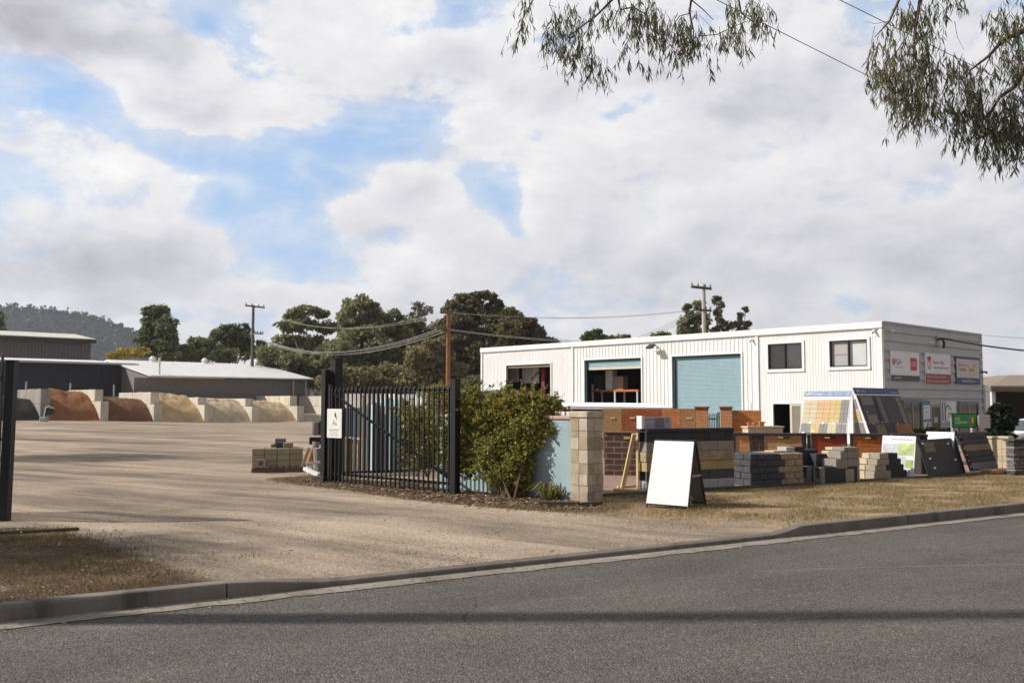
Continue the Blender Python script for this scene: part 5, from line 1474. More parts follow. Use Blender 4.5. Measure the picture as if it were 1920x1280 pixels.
for u0, u1, lab in ((1304, 1327, 'left tan brick pier with projecting cap beside the small iron gate'), (1350.5, 1371.5, 'right tan brick pier with projecting cap beside the small iron gate')):
    A, B = at(u0, 762, YB(u0) - .1), at(u1, 762, YB(u1) - .1)
    fr = Frame((A.x, A.y, 0), (B.x - A.x, B.y - A.y)); w_ = (B - A).xy.length; z0 = zg(A.x, A.y)
    o = thing('brick_pier', lab, 'pier', fr.p(w_ / 2, w_ / 2, z0))
    MB().box(fr, 0, w_, -.02, w_, z0 - .05, A.z - .08).build('shaft', br_peach, o)
    mb = MB(); mb.box(fr, -.015, w_ + .015, -.035, w_ + .015, A.z - .078, A.z - .04); mb.box(fr, -.035, w_ + .035, -.055, w_ + .035, A.z - .038, A.z); mb.build('cap', br_redbrown, o, bevel=.006)
A, B = at(1328, 777, YB(1328) + .1), at(1350, 777, YB(1350) + .1)
fr = Frame((A.x, A.y, 0), (B.x - A.x, B.y - A.y)); w_ = (B - A).xy.length; z0 = zg(A.x, A.y)
o = thing('iron_gate', 'small grey iron gate between the two tan brick piers', 'gate', fr.p(w_ / 2, 0, z0))
steelgrey = plain('grey_gate_steel', (.07, .08, .09), .5)
for k in range(5):
    x = w_ * (.08 + k * .15)
    mb = MB(); mb.tube([fr.p(x, 0, z0 + .1), fr.p(x, 0, A.z - .02)], .012, 6); mb.tube([fr.p(x, 0, A.z - .02), fr.p(x, 0, A.z + .04)], [.016, .002], 6); mb.build('picket', steelgrey, o)
mb = MB(); mb.bar(fr.p(0, 0, A.z - .12), fr.p(w_ * .72, 0, A.z - .12), .03); mb.bar(fr.p(0, 0, z0 + .2), fr.p(w_ * .72, 0, z0 + .2), .03); mb.build('rail', steelgrey, o)
mb = MB(); mb.box(fr, w_ * .76, w_ * .84, -.05, .05, z0, A.z + .06); mb.box(fr, w_ * .88, w_ * .97, -.05, .05, z0, A.z + .08); mb.build('gate_stile', black_plastic, o)
# spade leaning beyond the right pier
P_ = at(1383, 800, 26.6)
o = thing('dark_stone_sample', 'dark rounded stone slab leaning on the orange brick wall with a white rod', 'sample', (P_.x, P_.y, zg(P_.x, P_.y)))
fr = Frame((P_.x, P_.y - 1.7, 0), (1, 0))
mb = MB(); ptz = at(1383, 783, P_.y - 1.7).z
mb.prism(fr, [(-.16, .2), (.26, .2), (.20, ptz - .35), (.06, ptz - .06), (-.02, ptz), (-.10, ptz - .1), (-.15, ptz - .4)], 0, .08); mb.build('slab', pmat('dark_slate', (.075, .065, .065), .9, .2, 4, 30, .4), o, bevel=.012)
mb = MB(); mb.tube([fr.p(-.06, .03, ptz - .1), fr.p(-.03, .03, at(1381, 755, P_.y - 1.7).z)], .015, 6); mb.build('rod', white_trim, o)

# low awning roof
def awn(u, v, Y): return at(u, v, Y)
a1, a2, a3, a4 = awn(1067, 762.3, 27.0), awn(1261, 765.3, 26.6), awn(1208, 756.8, 31.5), awn(1056, 755.0, 32.5)
o = thing('awning_roof', 'low white corrugated awning roof above the back brick walls', 'roof', Vector(((a1.x + a2.x) / 2, 29, zg(4, 29))))
mb = MB(); n = 40
for k in range(n):
    f0, f1 = k / n, (k + .5) / n; f2 = (k + 1) / n
    for fa_, fb_, h0, h1 in ((f0, f1, 0, .03), (f1, f2, .03, 0)):
        mb.poly([a1.lerp(a2, fa_) + Vector((0, 0, h0)), a1.lerp(a2, fb_) + Vector((0, 0, h1)), a4.lerp(a3, fb_) + Vector((0, 0, h1)), a4.lerp(a3, fa_) + Vector((0, 0, h0))])
mb.build('sheet', white_metal, o)
mb = MB(); mb.bar(a1 + Vector((0, -.04, -.02)), a2 + Vector((0, -.04, -.02)), .04, .09); mb.bar(a1 + Vector((-.03, 0, -.02)), a4 + Vector((-.03, 0, -.02)), .04, .10); mb.build('gutter', white_trim, o)
mb = MB(); mb.bar(at(1030, 766.5, 27.6), at(1262, 769.5, 27.2), .12, .14); mb.build('beam', plain('dark_brown_void', (.07, .035, .025), .8), o)  # dark bar added where there is only the dark void under the awning
mb = MB()
for f in (.03, .5, .97):
    for p_, q_ in ((a1, a2), (a4, a3)):
        t_ = p_.lerp(q_, f); zz = zg(t_.x, t_.y); mb.tube([Vector((t_.x, t_.y + .1, zz)), Vector((t_.x, t_.y + .1, t_.z - .02))], .04, 6)
mb.build('post', galv, o)

# ------------------------------------------------------------------ row of framed brick panels
YR = 20.4
zr1 = at(1400, 811, YR).z; zr0 = DZ
FR = Frame((at(1375, 811, YR).x, YR, 0), (1, -0.19))
def xr(u): return on_line(FR.O + Vector((0, 0, .9)), FR.ex, u)
PG_ = 'framed brick sample panels in the front row'
panels = [(1375, 1409.5, br_peach, 'peach framed brick panel at the left end of the row', 0), (1410.5, 1427.5, br_olive, 'very narrow olive brick panel between the peach and the tan panels', 0), (1428.5, 1507, br_cream, 'wide tan brick panel above the charcoal and tan block stack', 1), (1522, 1588, br_red, 'deep red brick panel above the stepped block stacks', 1), (1595, 1667, br_bright, 'bright orange brick panel right of the deep red one', 1), (1672, 1729, br_greytile, 'grey stone tile panel behind the white brochure board', 0)]
for u0, u1, mt, lab, tg in panels:
    x0, x1 = xr(u0), xr(u1); e = .04
    o = thing('brick_display', lab, 'brick display', FR.p((x0 + x1) / 2, .1, zr0), PG_)
    mb = MB(); mb.box(FR, x0, x0 + e, -.02, .12, zr0, zr1 - .05); mb.box(FR, x1 - e, x1, -.02, .12, zr0, zr1 - .05); mb.box(FR, x0, x1, -.05, .16, zr1 - .048, zr1); mb.build('frame', dark_cap, o, bevel=.004)
    mb = MB(); mb.box(FR, x0 + e + .002, x1 - e - .002, 0, .10, zr0 + .02, zr1 - .052); mb.build('brickwork', mt, o)
    if tg: tag_with_shadow(FR, o, (x0 + x1) / 2 - .1, zr1 - .075, .24, .036)
o = thing('panel_post', 'pair of dark square posts between the tan and the deep red brick panels', 'post', FR.p(xr(1515), .1, zr0))
mb = MB(); mb.box(FR, xr(1508.5), xr(1512), -.02, .12, zr0, zr1 - .02); mb.box(FR, xr(1514), xr(1520.5), -.0, .10, zr0, zr1 - .03); mb.box(FR, xr(1508), xr(1521), -.04, .14, zr1 - .018, zr1 + .004); mb.build('shaft', dark_cap, o)
o = thing('dark_counter', 'dark low counter end right of the grey stone tile panel', 'counter', FR.p(xr(1735), .2, zr0))
mb = MB(); mb.box(FR, xr(1730.5), xr(1739), .0, .5, zr0, zr1 - .06); mb.build('body', dark_cap, o); mb = MB(); mb.box(FR, xr(1729.8), xr(1740), -.03, .55, zr1 - .058, zr1 - .01); mb.build('top', dark_cap, o)
# small cream ledge behind
o = thing('cream_block_table', 'cream block ledge with orange pieces in front of the office doorway', 'ledge', at(1435, 811, 22.6))
A = at(1402, 799, 22.6); B = at(1471, 797.5, 22.9); fr = Frame((A.x, A.y, 0), (B.x - A.x, B.y - A.y)); w_ = (B - A).xy.length
mb = MB(); mb.box(fr, .03, w_ - .03, .03, .3, 0, A.z - .05); mb.build('base', tan3, o); mb = MB(); mb.box(fr, 0, w_, 0, .33, A.z - .048, A.z); mb.build('slab', tan3, o, bevel=.008)
for k, (f, h, lab) in enumerate(((.08, .06, 'tiny orange brick piece at the left of the cream ledge'), (.24, .06, 'tiny orange brick piece second from the left on the cream ledge'), (.40, .08, 'largest orange clay piece on the cream ledge'))):
    mb = MB(); x = w_ * f; mb.box(fr, x, x + .05 + .06 * (k == 2), .1, .16, A.z + .002, A.z + h); mb.box(fr, x - .02, x + .09 + .06 * (k == 2), .09, .17, A.z + h + .001, A.z + h + .03)
    tag(mb.build('clay_piece', plain('orange_clay', (.55, .22, .09), .8), None, fr.p(x, .1, A.z), bevel=.004), lab, 'clay piece')

# ------------------------------------------------------------------ stacks of blocks in the front row
BSG = 'block stacks along the front edge of the terrace'
f13 = fpx(1420, 912.5, 1507, 908.5)
o = thing('block_stack', 'split faced block stack, charcoal left half and tan right half', 'block stack', f13.p(f13.w / 2, .3, DZ), BSG)
splitchar = pmat('split_charcoal', (.075, .077, .085), .95, .25, 9, 30, 1.0); splitgrey = pmat('split_grey', (.20, .20, .205), .95, .25, 9, 30, 1.0)
zt1 = f13.hit(1420, 851)[1]; NR = 5; hh = (zt1 - DZ) / NR; dpt = .80
r = random.Random(9)
for k in range(NR):
    z0, z1 = DZ + k * hh, DZ + (k + 1) * hh - .005
    edge = f13.w * (.50 + (.10 if k in (1, 3) else -.04 if k == 2 else .02))
    mb = MB(); xs = [0, .17 + .08 * (k % 2), edge]
    for a, b_ in zip(xs[:-1], xs[1:]):
        for ya, yb in ((0, dpt * (.45 + .1 * (k % 2))), (dpt * (.45 + .1 * (k % 2)), dpt)):
            j = r.uniform(-.012, .008)
            mb.box(f13, a + (.003 if a else r.uniform(-.02, .004)), b_ - .003, ya + (.003 if ya else j), yb - .003, z0, z1)
    mb.build('charcoal_course', splitchar if k != 1 else splitchar, o, bevel=.012)
    mb = MB(); xs = [edge, edge + (f13.w - edge) * (.55 if k % 2 else .8), f13.w]
    for a, b_ in zip(xs[:-1], xs[1:]): mb.box(f13, a + .003, b_ - .003, r.uniform(-.012, .008), dpt, z0, z1)
    mb.build('tan_course', split, o, bevel=.012)
for (u0, u1, m_, lab) in ((1447, 1470, tan3, 'flat cream slab on the left of the split faced stack'), (1471, 1487, lgrey_c, 'light grey slab on top of the split faced stack'), (1488, 1506, char_c, 'charcoal slab on the right top of the split faced stack')):
    a, b_ = f13.hit(u0, 849, .3)[0], f13.hit(u1, 849, .3)[0]; hgt = .03 if m_ is tan3 else .095
    tag(MB().box(f13, a, b_, .25, .5, zt1 + .001, zt1 + hgt).build('slab', m_, None, f13.p(a, .3, zt1), bevel=.006), lab, 'slab')
# hollow charcoal blocks
f14 = fpx(1540, 906.5, 1586, 903.5)
px = f14.w / 46.0
HG_ = 'hollow charcoal blocks stacked beside the tan stepped stack'
z1 = f14.hit(1540, 876)[1]; h1 = z1 - DZ; z2 = f14.hit(1540, 846)[1]
def hb_(x0, x1, y0, y1, z0, z1_, lab, wall=.05):
    mb = MB()
    mb.box(f14, x0, x0 + .10, y0, y0 + wall, z0, z1_, 1); mb.box(f14, x0, x0 + .10, y1 - wall, y1, z0, z1_, 1)  # lighter grey left end: the sunlight on it is put into the colour
    mb.box(f14, x0, x0 + .10, y0 + wall, y1 - wall, z0, z0 + (z1_ - z0) * .3, 1); mb.box(f14, x0, x0 + .10, y0 + wall, y1 - wall, z1_ - .02, z1_, 1)
    mb.box(f14, x0 + .10, x1, y0, y1, z0, z1_, 0)
    return tag(mb.build('hollow_block', [char_c, grey_c], None, f14.p(x0, y0, z0), bevel=.004), lab, 'block', HG_)
hb_(0, f14.w * 1.5, 0, .2, DZ + .001, z1, 'front hollow charcoal block on the terrace left of the tan stepped stack', .045)
hb_(-.04, f14.w * 1.2, .29, .49, DZ + .001, z1, 'lower hollow charcoal block just behind the front one', .045)
hb_(-.08, f14.w * 1.0, .60, .82, DZ + .001, z1, 'rear hollow charcoal block at the left of the lower row', .05)
hb_(-.07, f14.w * .8, .58, .80, z1 + .004, z2, 'uppermost hollow charcoal block, open end to the left', .05)
tag(MB().box(f14, .26, f14.w * 1.25, .36, .56, z1 + .004, z1 + h1 * .75).build('solid_block', char_c, None, f14.p(.3, .4, z1), bevel=.006), 'solid charcoal block lying behind the front hollow block', 'block', HG_)
# stepped tan stack
f15 = fpx(1585, 904, 1613.5, 902)
o = thing('block_stack', 'tan stepped block stack, tallest of the front row with cream left ends', 'block stack', f15.p(.2, .2, DZ), BSG)
vv = [903, 878, 859.5, 845, 838]; left = [(1574, 0), (1567, 0), (1573, .0), (1582, 0), (1584, 0)]
zs_ = [DZ] + [f15.hit(1590, v)[1] for v in vv[1:]]
lx = [f15.hit(u, 880)[0] for u in (1585, 1568, 1577, 1584)]
for k in range(4):
    mb = MB(); x0 = lx[k]
    xs = [x0] + [x for x in (f15.w * .2, f15.w * .62) if x > x0 + .08] + [f15.w]
    for i, (a, b_) in enumerate(zip(xs[:-1], xs[1:])):
        mb.box(f15, a, b_ - .004, 0 + .002 * i, .30, zs_[k] + .002, zs_[k + 1] - .002)
    mb.build('block_course', warm if k else tan2, o, bevel=.008)
    mb = MB()
    if k: mb.box(f15, x0 + .01, f15.w * .6, .31, .50, zs_[k] + .002, zs_[k + 1] - .012); mb.build('rear_course', tan3, o, bevel=.008)
# cream rear pieces
f16 = fpx(1640, 899.5, 1700, 895.5)
o = thing('block_stack', 'right hand stepped stack with cream ends, tan middle and charcoal right half', 'block stack', f16.p(.2, .2, DZ), BSG)
vv = [899, 883, 872, 861, 850]
zs_ = [DZ] + [f16.hit(1640, v)[1] for v in vv[1:]]
lim = [(1640, 1671, 1701), (1641, 1662, 1695), (1645, 1668, 1690), (1650, 1667, 1684)]
for k in range(4):
    a, m_, b_ = [f16.hit(u, 880)[0] for u in lim[k]]
    mb = MB(); mb.box(f16, a, (a + m_) / 2 - .003, 0, .24, zs_[k] + .002, zs_[k + 1] - .002); mb.box(f16, (a + m_) / 2, m_ - .003, .001, .24, zs_[k] + .002, zs_[k + 1] - .002); mb.build('tan_course', tan2, o, bevel=.006)
    mb = MB(); mm = (m_ + b_) / 2; mb.box(f16, m_, mm - .003, -.002, .24, zs_[k] + .002, zs_[k + 1] - .002); mb.box(f16, mm, b_, .001, .24, zs_[k] + .002, zs_[k + 1] - .002); mb.build('charcoal_course', char_c, o, bevel=.006)
    mb = MB(); w0 = a - .05 * (k % 2)
    for q in range(2 if k < 3 else 1):
        y = .26 + .22 * q
        mb.box(f16, a + .004 - .10 * q * (1 if k == 0 else .5), a + .3, y, y + .19, zs_[k] + .002, zs_[k + 1] - .012 + .03 * (q == 1 and k == 0))
    mb.build('cream_course', tan3, o, bevel=.006)

# ------------------------------------------------------------------ leaning display boards in corner pairs
def inplane(fr3, a, b_):   # fr3 = (origin, ex, ez)
    return fr3[0] + fr3[1] * a + fr3[2] * b_
class LB:
    """a board leaning back: x along its foot, y up its face"""
    def __init__(self, ridge, ex, out, zt, zb, lean):
        self.n0 = out; self.ex = ex
        self.foot = ridge + out * lean; self.foot.z = zb
        top = ridge.copy(); top.z = zt
        d = top - self.foot; self.h = d.length; self.ez = d.normalized()
        self.n = ex.cross(self.ez).normalized()
        if self.n.dot(out) < 0: self.n = -self.n
    def p(self, x, y, d=0.0): return self.foot + self.ex * x + self.ez * y + self.n * d
    def rect(self, mb, x0, x1, y0, y1, d0, d1, m=0):
        p = self.p
        mb.hexa([p(x0, y0, d0), p(x1, y0, d0), p(x1, y1, d0), p(x0, y1, d0), p(x0, y0, d1), p(x1, y0, d1), p(x1, y1, d1), p(x0, y1, d1)], m); return mb
    def frame(self):
        s = self
        class FF:
            def p(self_, x, y, z): return s.p(x, z, y)
        return FF()
t_cream = pmat('cream_tile', (.60, .52, .36), .8, .06, 6, 50, .1); t_peach = pmat('peach_tile', (.62, .43, .25), .8, .08, 6, 50, .1); t_yel = pmat('yellow_tile', (.60, .46, .22), .8, .06, 6, 50, .1); t_gry = pmat('grey_tile', (.27, .265, .26), .8, .06, 6, 50, .1)
t_char = pmat('charcoal_tile', (.075, .068, .07), .8, .1, 6, 50, .1); t_dgry = pmat('dark_grey_tile', (.115, .108, .112), .8, .1, 6, 50, .1); t_taupe = pmat('taupe_tile', (.26, .225, .19), .8, .08, 6, 50, .1); t_lt = pmat('stone_grey_tile', (.19, .185, .185), .8, .08, 6, 50, .1); t_rust = pmat('rust_tile', (.32, .135, .045), .8, .1, 6, 50, .1); t_khaki = pmat('khaki_tile', (.22, .18, .11), .8, .08, 6, 50, .1)
def tile(lb, parent, x0, x1, y0, y1, mt, nx=1, ny=1, d=.03, name='tile_panel'):
    mb = MB(); g_ = .003
    for i in range(nx):
        for j in range(ny):
            lb.rect(mb, x0 + (x1 - x0) * i / nx + g_, x0 + (x1 - x0) * (i + 1) / nx - g_, y0 + (y1 - y0) * j / ny + g_, y0 + (y1 - y0) * (j + 1) / ny - g_, .021, d)
    return mb.build(name, mt, parent)
Yc = 22.6
rx = at(1598.5, 740, Yc).x; ridge = Vector((rx, Yc, 0))
zt_ = at(1598, 733, Yc).z; zb_ = .55
full_h = zt_ - zb_
lean = .30 * full_h
def fcol(lb, u, v):
    """board coordinates under a pixel"""
    d = ray(u, v); C = Vector((0, 0, HC)); t = (lb.foot - C).dot(lb.n) / d.dot(lb.n); q = C + d * t - lb.foot
    return q.dot(lb.ex), q.dot(lb.ez)
wl = on_line(Vector((rx, Yc, zt_)), AX, 1511)
LBL = LB(ridge + AX * .02, AX, -BX, zt_, zb_, lean)
o = thing('tile_display_stand', 'pair of tall leaning tile boards, left one of cream and yellow tiles with blue header', 'display stand', ridge + Vector((0, 0, .1)))
mb = MB(); LBL.rect(mb, -.0, wl, 0, LBL.h - .16, 0, .02); bl_ = mb.build('left_board', plain('white_board', (.74, .73, .70), .5), o)
mb = MB(); LBL.rect(mb, .0, wl, LBL.h - .135, LBL.h, 0, .03); hd = mb.build('header_panel', pmat('blue_white_header', (.22, .30, .46), .5, .3, 9, 22, .02), bl_)
mb = MB(); ff = LBL.frame()
text_into(mb, 'adbri', ff, wl * .96, LBL.h - .10, .055, .036, 0, wl * .14, 'L', True, .02); text_into(mb, 'masonry', ff, wl * .80, LBL.h - .10, .05, .036, 0, wl * .18, 'L', True)
mb.build('lettering', s_white, bl_)
ys = fcol(LBL, 1550, 793)[1]; yt = fcol(LBL, 1550, 749.5)[1]
xs = [wl * f for f in (1, .745, .505, .24, 0)]
xs = [wl, fcol(LBL, 1533, 770)[0], fcol(LBL, 1557, 770)[0], fcol(LBL, 1577, 770)[0], .02]
for k, mt in enumerate((t_cream, t_peach, t_yel, t_gry)): tile(LBL, bl_, xs[k + 1], xs[k] - (.02 if k == 0 else 0), ys, yt, mt, 2, 5)
y2 = fcol(LBL, 1550, 812)[1] - .12
xl = [wl - .02, fcol(LBL, 1520, 803)[0], fcol(LBL, 1537, 803)[0], fcol(LBL, 1552, 803)[0], fcol(LBL, 1569, 803)[0], .02]
for k, mt in enumerate((t_gry, t_yel, t_gry, t_cream, t_gry)): tile(LBL, bl_, xl[k + 1], xl[k], y2, ys - .012, mt, 2, 1)
mb = MB()
for x in xs[1:4]: LBL.rect(mb, x + .1, x + .18, ys - .03, ys + .01, .032, .04)
LBL.rect(mb, wl - .16, wl - .08, y2 + .09, y2 + .13, .032, .04); LBL.rect(mb, xl[1] - .14, xl[1] - .06, y2 + .14, y2 + .18, .032, .04); LBL.rect(mb, xl[3] - .1, xl[3] - .02, y2 + .05, y2 + .09, .032, .04)
mb.build('price_tag', s_white, bl_)
# right board
wr = on_line(Vector((rx, Yc, zt_)), BX, 1680.5)
zt2 = at(1599, 727, Yc).z
LBR = LB(ridge + BX * .02, BX, -AX, zt2, zb_, lean * 1.22)
mb = MB(); LBR.rect(mb, 0, wr, 0, LBR.h - .17, 0, .02); br_ = mb.build('right_board', plain('dark_board', (.05, .047, .05), .6), o); br_['label'] = 'dark leaning board of charcoal, grey and rust tiles with navy header'
mb = MB(); LBR.rect(mb, -.02, wr, LBR.h - .165, LBR.h, 0, .03); mb.build('header_panel', s_navy, br_)
mb = MB(); LBR.rect(mb, -.02, wr, LBR.h - .20, LBR.h - .17, 0.003, .028); LBR.rect(mb, -.035, -.005, 0, LBR.h - .21, -.01, .03); mb.build('white_trim', s_white, br_)
mb = MB(); ff = LBR.frame(); text_into(mb, 'adbri', ff, .05, LBR.h - .11, .06, .036, 0, wr * .08, 'L', False, .02); text_into(mb, 'masonry', ff, .05 + wr * .10, LBR.h - .11, .055, .036, 0, wr * .12); scribble(mb, ff, wr * .80, wr * .97, LBR.h - .135, .03, .036, 0, 77)
mb.build('lettering', s_white, br_)
def tr(u0, u1, v0, v1, mt, nx=1, ny=1):
    x0, y1 = fcol(LBR, u0, v0); x1 = fcol(LBR, u1, v0)[0]; y0 = fcol(LBR, u0, v1)[1]
    tile(LBR, br_, max(.02, x0), min(wr - .01, x1), y0, y1, mt, nx, ny)
tr(1609.5, 1632, 743, 760, t_taupe, 2, 2); tr(1603, 1608.5, 743, 792, t_char); tr(1633.5, 1638, 743, 792, t_char, 1, 4)
tr(1623, 1641, 778, 794, t_taupe, 1, 1); tr(1639, 1648, 743, 794, t_lt, 1, 4); tr(1650, 1674, 744, 794, t_dgry, 4, 9); tr(1675.5, 1683, 744, 794, t_taupe, 1, 5)
x_ = lambda u, v: fcol(LBR, u, v)
def tr2(u0, u1, mt, nx=2):
    tile(LBR, br_, x_(u0, 803)[0], min(wr - .01, x_(u1, 803)[0]), x_(1640, 816)[1], x_(1640, 796.5)[1], mt, nx, 1)
tr2(1628, 1640, t_char, 1); tr2(1641, 1659, t_khaki, 2); tr2(1660, 1676, t_char, 1); tr2(1678, 1709, t_rust, 3)
mb = MB()
for u, v in ((1623, 774), (1621, 793), (1635, 796), (1651, 793), (1680, 796), (1697, 797)):
    a, b_ = x_(u, v); LBR.rect(mb, a, a + .05, b_, b_ + .03, .032, .04)
mb.build('price_tag', s_white, br_)
# side board between
SBd = LB(ridge + BX * .25 + AX * .0, AX, -BX, zt_ - .1, zb_, lean * .8)
mb = MB(); 
mb.poly([ridge + Vector((0, 0, zb_)), LBR.p(-.03, 0), LBR.p(-.03, LBR.h - .22), ridge + Vector((0, 0, zt_ - .05))]); ib = mb.build('infill_board', plain('white_infill', (.72, .72, .71), .5), o)
R0 = ridge + Vector((0, 0, 0)); nn_ = -(BX) * .012
def infill(fa0, fa1, za, zb2, mt):
    mb = MB(); pp = []
    for f, z in ((fa0, za), (fa1, za), (fa1, zb2), (fa0, zb2)):
        k = (z - zb_) / (zt2 - zb_); e = LBR.p(-.03, LBR.h * k); q = R0.lerp(Vector((e.x, e.y, 0)), f); pp.append(Vector((q.x, q.y, z)) + nn_)
    mb.poly(pp); mb.build('tile_panel', mt, o)
infill(.15, .85, zb_ + .05, zb_ + .62, t_gry); infill(.15, .85, zb_ + .66, zb_ + .92, t_yel); infill(.2, .8, zb_ + .95, zb_ + 1.2, t_gry)
mb = MB()
for k in range(3):
    for sgn in (0,): pass
mb.bar(LBL.p(wl * .9, 0, -.1), LBL.p(wl * .9, LBL.h * .9, -.05), .05); mb.bar(LBL.p(wl * .9, 0, -.05) - Vector((0, 0, zb_ - .08)), LBL.p(wl * .9, 0, -.05), .05); mb.bar(LBR.p(wr * .95, 0, -.05) - Vector((0, 0, zb_ - .08)), LBR.p(wr * .95, 0, -.05), .05); mb.bar(LBL.p(.1, 0, -.05) - Vector((0, 0, zb_ - .08)), LBL.p(.1, 0, -.05), .05); mb.build('stand_leg', dark_cap, o)

# brochure board + charcoal cladding board
def pair(u_ridge, v_ridge, Y, uL, uR, foot_px, name, labL, labR):
    rd = Vector((at(u_ridge, v_ridge, Y).x, Y, 0)); zt = at(u_ridge, v_ridge, Y).z
    wl_ = on_line(Vector((rd.x, Y, zt)), AX, uL); wr_ = on_line(Vector((rd.x, Y, zt)), BX, uR)
    fz = gz(*foot_px); ln = (Vector((fz.x, fz.y, 0)) - rd).dot(-AX)
    return rd, zt, wl_, wr_, max(.15, ln)
rd, zt, wl_, wr_, ln = pair(1719, 818, 18.8, 1679, 1789, (1740, 896), '', '', '')
bo = thing('brochure_board', 'white brochure board with garden photos, leaning beside the charcoal cladding board', 'board', rd + AX * .2 + Vector((0, 0, DZ)))
lb = LB(rd + AX * .01, AX, -BX, zt, DZ + .005, ln * .9); wl2 = max(.7, wl_)
mb = MB(); lb.rect(mb, 0, wl2, 0, lb.h, 0, .02); mb.build('panel', s_white, bo)
pic1 = pmat('garden_photo_green', (.42, .52, .22), .5, .3, 5, 18, 0); pic2 = pmat('paving_photo_grey', (.50, .52, .54), .5, .15, 5, 20, 0); pic3 = pmat('lawn_photo_green', (.30, .42, .10), .5, .3, 5, 20, 0)
mb = MB(); lb.rect(mb, .02, wl2 * .5, lb.h * .52, lb.h * .82, .021, .024); mb.build('photo', pic1, bo)
mb = MB(); lb.rect(mb, wl2 * .5, wl2 - .02, lb.h * .45, lb.h * .80, .021, .024); lb.rect(mb, wl2 * .25, wl2 * .5, lb.h * .22, lb.h * .5, .021, .024); mb.build('photo', pic2, bo)
mb = MB(); lb.rect(mb, .02, wl2 * .25, lb.h * .22, lb.h * .42, .021, .024); mb.build('photo', pic3, bo)
mb = MB(); ff = lb.frame(); scribble_x = lb
for k in range(3):
    pass
mb.v = []; 
for k in range(5): lb.rect(mb, wl2 * (.12 + .08 * k), wl2 * (.17 + .08 * k), lb.h * .10, lb.h * .125, .021, .024)
for k in range(7): lb.rect(mb, wl2 * (.1 + .09 * k), wl2 * (.16 + .09 * k), lb.h * .90, lb.h * .925, .021, .024)
mb.build('lettering', s_grey, bo)
lb = LB(rd + BX * .01, BX, -AX, at(1722, 825, 18.8).z, DZ + .005, ln)
bo = thing('cladding_board', 'charcoal stone cladding board with one brown patch and small white tags', 'board', rd + BX * .6 + Vector((0, 0, DZ)))
mb = MB(); lb.rect(mb, 0, wr_, 0, lb.h, 0, .02); mb.build('panel', dark_cap, bo)
tile(lb, bo, .02, wr_ - .02, .02, lb.h - .02, t_char, 6, 9, .03, 'cladding')
x0, y1 = fcol(lb, 1727, 830); x1, y0 = fcol(lb, 1752, 847)
tile(lb, bo, x0, x1, y0, y1, t_khaki, 2, 2, .038, 'brown_patch')
mb = MB()
for u, v in ((1726, 832), (1774, 832), (1740, 860), (1788, 862), (1749, 878)):
    a, b_ = fcol(lb, u, v); lb.rect(mb, a - .05, a + .05, b_ - .02, b_ + .02, .04, .046)
mb.build('price_tag', s_white, bo)
rd, zt, wl_, wr_, ln = pair(1791, 812, 19.9, 1751, 1843, (1817, 889), '', '', '')
lb = LB(rd + AX * .01, AX, -BX, zt + .02, DZ + .005, ln * .9)
bo = thing('white_back_board', 'plain white board leaning behind the charcoal cladding board', 'board', rd + AX * .2 + Vector((0, 0, DZ)))
mb = MB(); lb.rect(mb, 0, max(.6, wl_), 0, lb.h, 0, .02); mb.build('panel', s_white, bo); mb = MB(); lb.rect(mb, -.012, -.001, 0, lb.h, -.01, .02); mb.build('edge_trim', grey_c, bo)
lb = LB(rd + BX * .015, BX, -AX, zt, DZ + .005, ln)
bo = thing('sleeper_board', 'dark board of long sleepers with one tan and one grey stripe', 'board', rd + BX * .6 + Vector((0, 0, DZ)))
mb = MB(); lb.rect(mb, 0, wr_, .05, lb.h, 0, .02); mb.build('panel', dark_cap, bo)
sl_dark = pmat('dark_brown_sleeper', (.075, .06, .058), .85, .15, 3, 40, .2); sl_tan = pmat('tan_sleeper', (.27, .185, .11), .85, .15, 3, 40, .2); sl_grey = pmat('grey_sleeper', (.20, .19, .195), .85, .1, 3, 40, .2)
yy = [fcol(lb, 1815, v)[1] for v in (882, 869, 858, 847, 834, 823, 812.5)]
for k, mt in enumerate((sl_grey, sl_dark, sl_dark, sl_tan, sl_dark, sl_dark)):
    mb = MB(); lb.rect(mb, .10, wr_ - .03, yy[k] + .004, yy[k + 1] - .004, .021, .05); mb.build('sleeper', mt, bo, bevel=.004)
mb = MB()
for k in range(6): 
    q = lb.p(.06, yy[0] + (yy[-1] - yy[0]) * (k + .5) / 6, .021); mb.tube([q, q + lb.n * .02], .022, 8)
mb.build('bolt', galv, bo)
mb = MB(); lb.rect(mb, .12, wr_ * .52, .0, .05, .02, .05); lb.rect(mb, wr_ * .56, wr_ - .1, .0, .05, .02, .05); mb.build('foot_block', tan3, bo)

# stone piers and ledge stone wall at the right end
P1_, P2_ = at(1862, 870, 21.0), at(1892, 870, 21.4)
for (dx_, dy_, lab) in ((0.0, 0, 'cream limestone block pier left of the stacked ledge stone'), (.62, .25, 'second cream limestone block pier nearest the ledge stone wall')):
    fr = Frame((P1_ if dx_ == 0 else P2_).xy.to_3d(), BX, AX)
    z1 = at(1862, 818, fr.O.y).z
    o = thing('limestone_pier', lab, 'pier', fr.p(.2, .2, DZ))
    mb = MB(); ashlar(mb, fr, .29, .29, DZ, z1 - .06, 12 + int(dx_ * 10)); mb.build('shaft', [tan3, pmat('lime_a', (.60, .46, .31), .92, .12, 6, 50, .4), tan3], o, bevel=.006)
    mb = MB(); mb.box(fr, -.02, .31, -.02, .31, z1 - .058, z1); mb.build('capstone', tan3, o, bevel=.01)
A, B = gz(1866, 889), gz(1891, 888); fr = Frame((A.x, A.y, 0), (B.x - A.x, B.y - A.y)); w_ = (B - A).xy.length
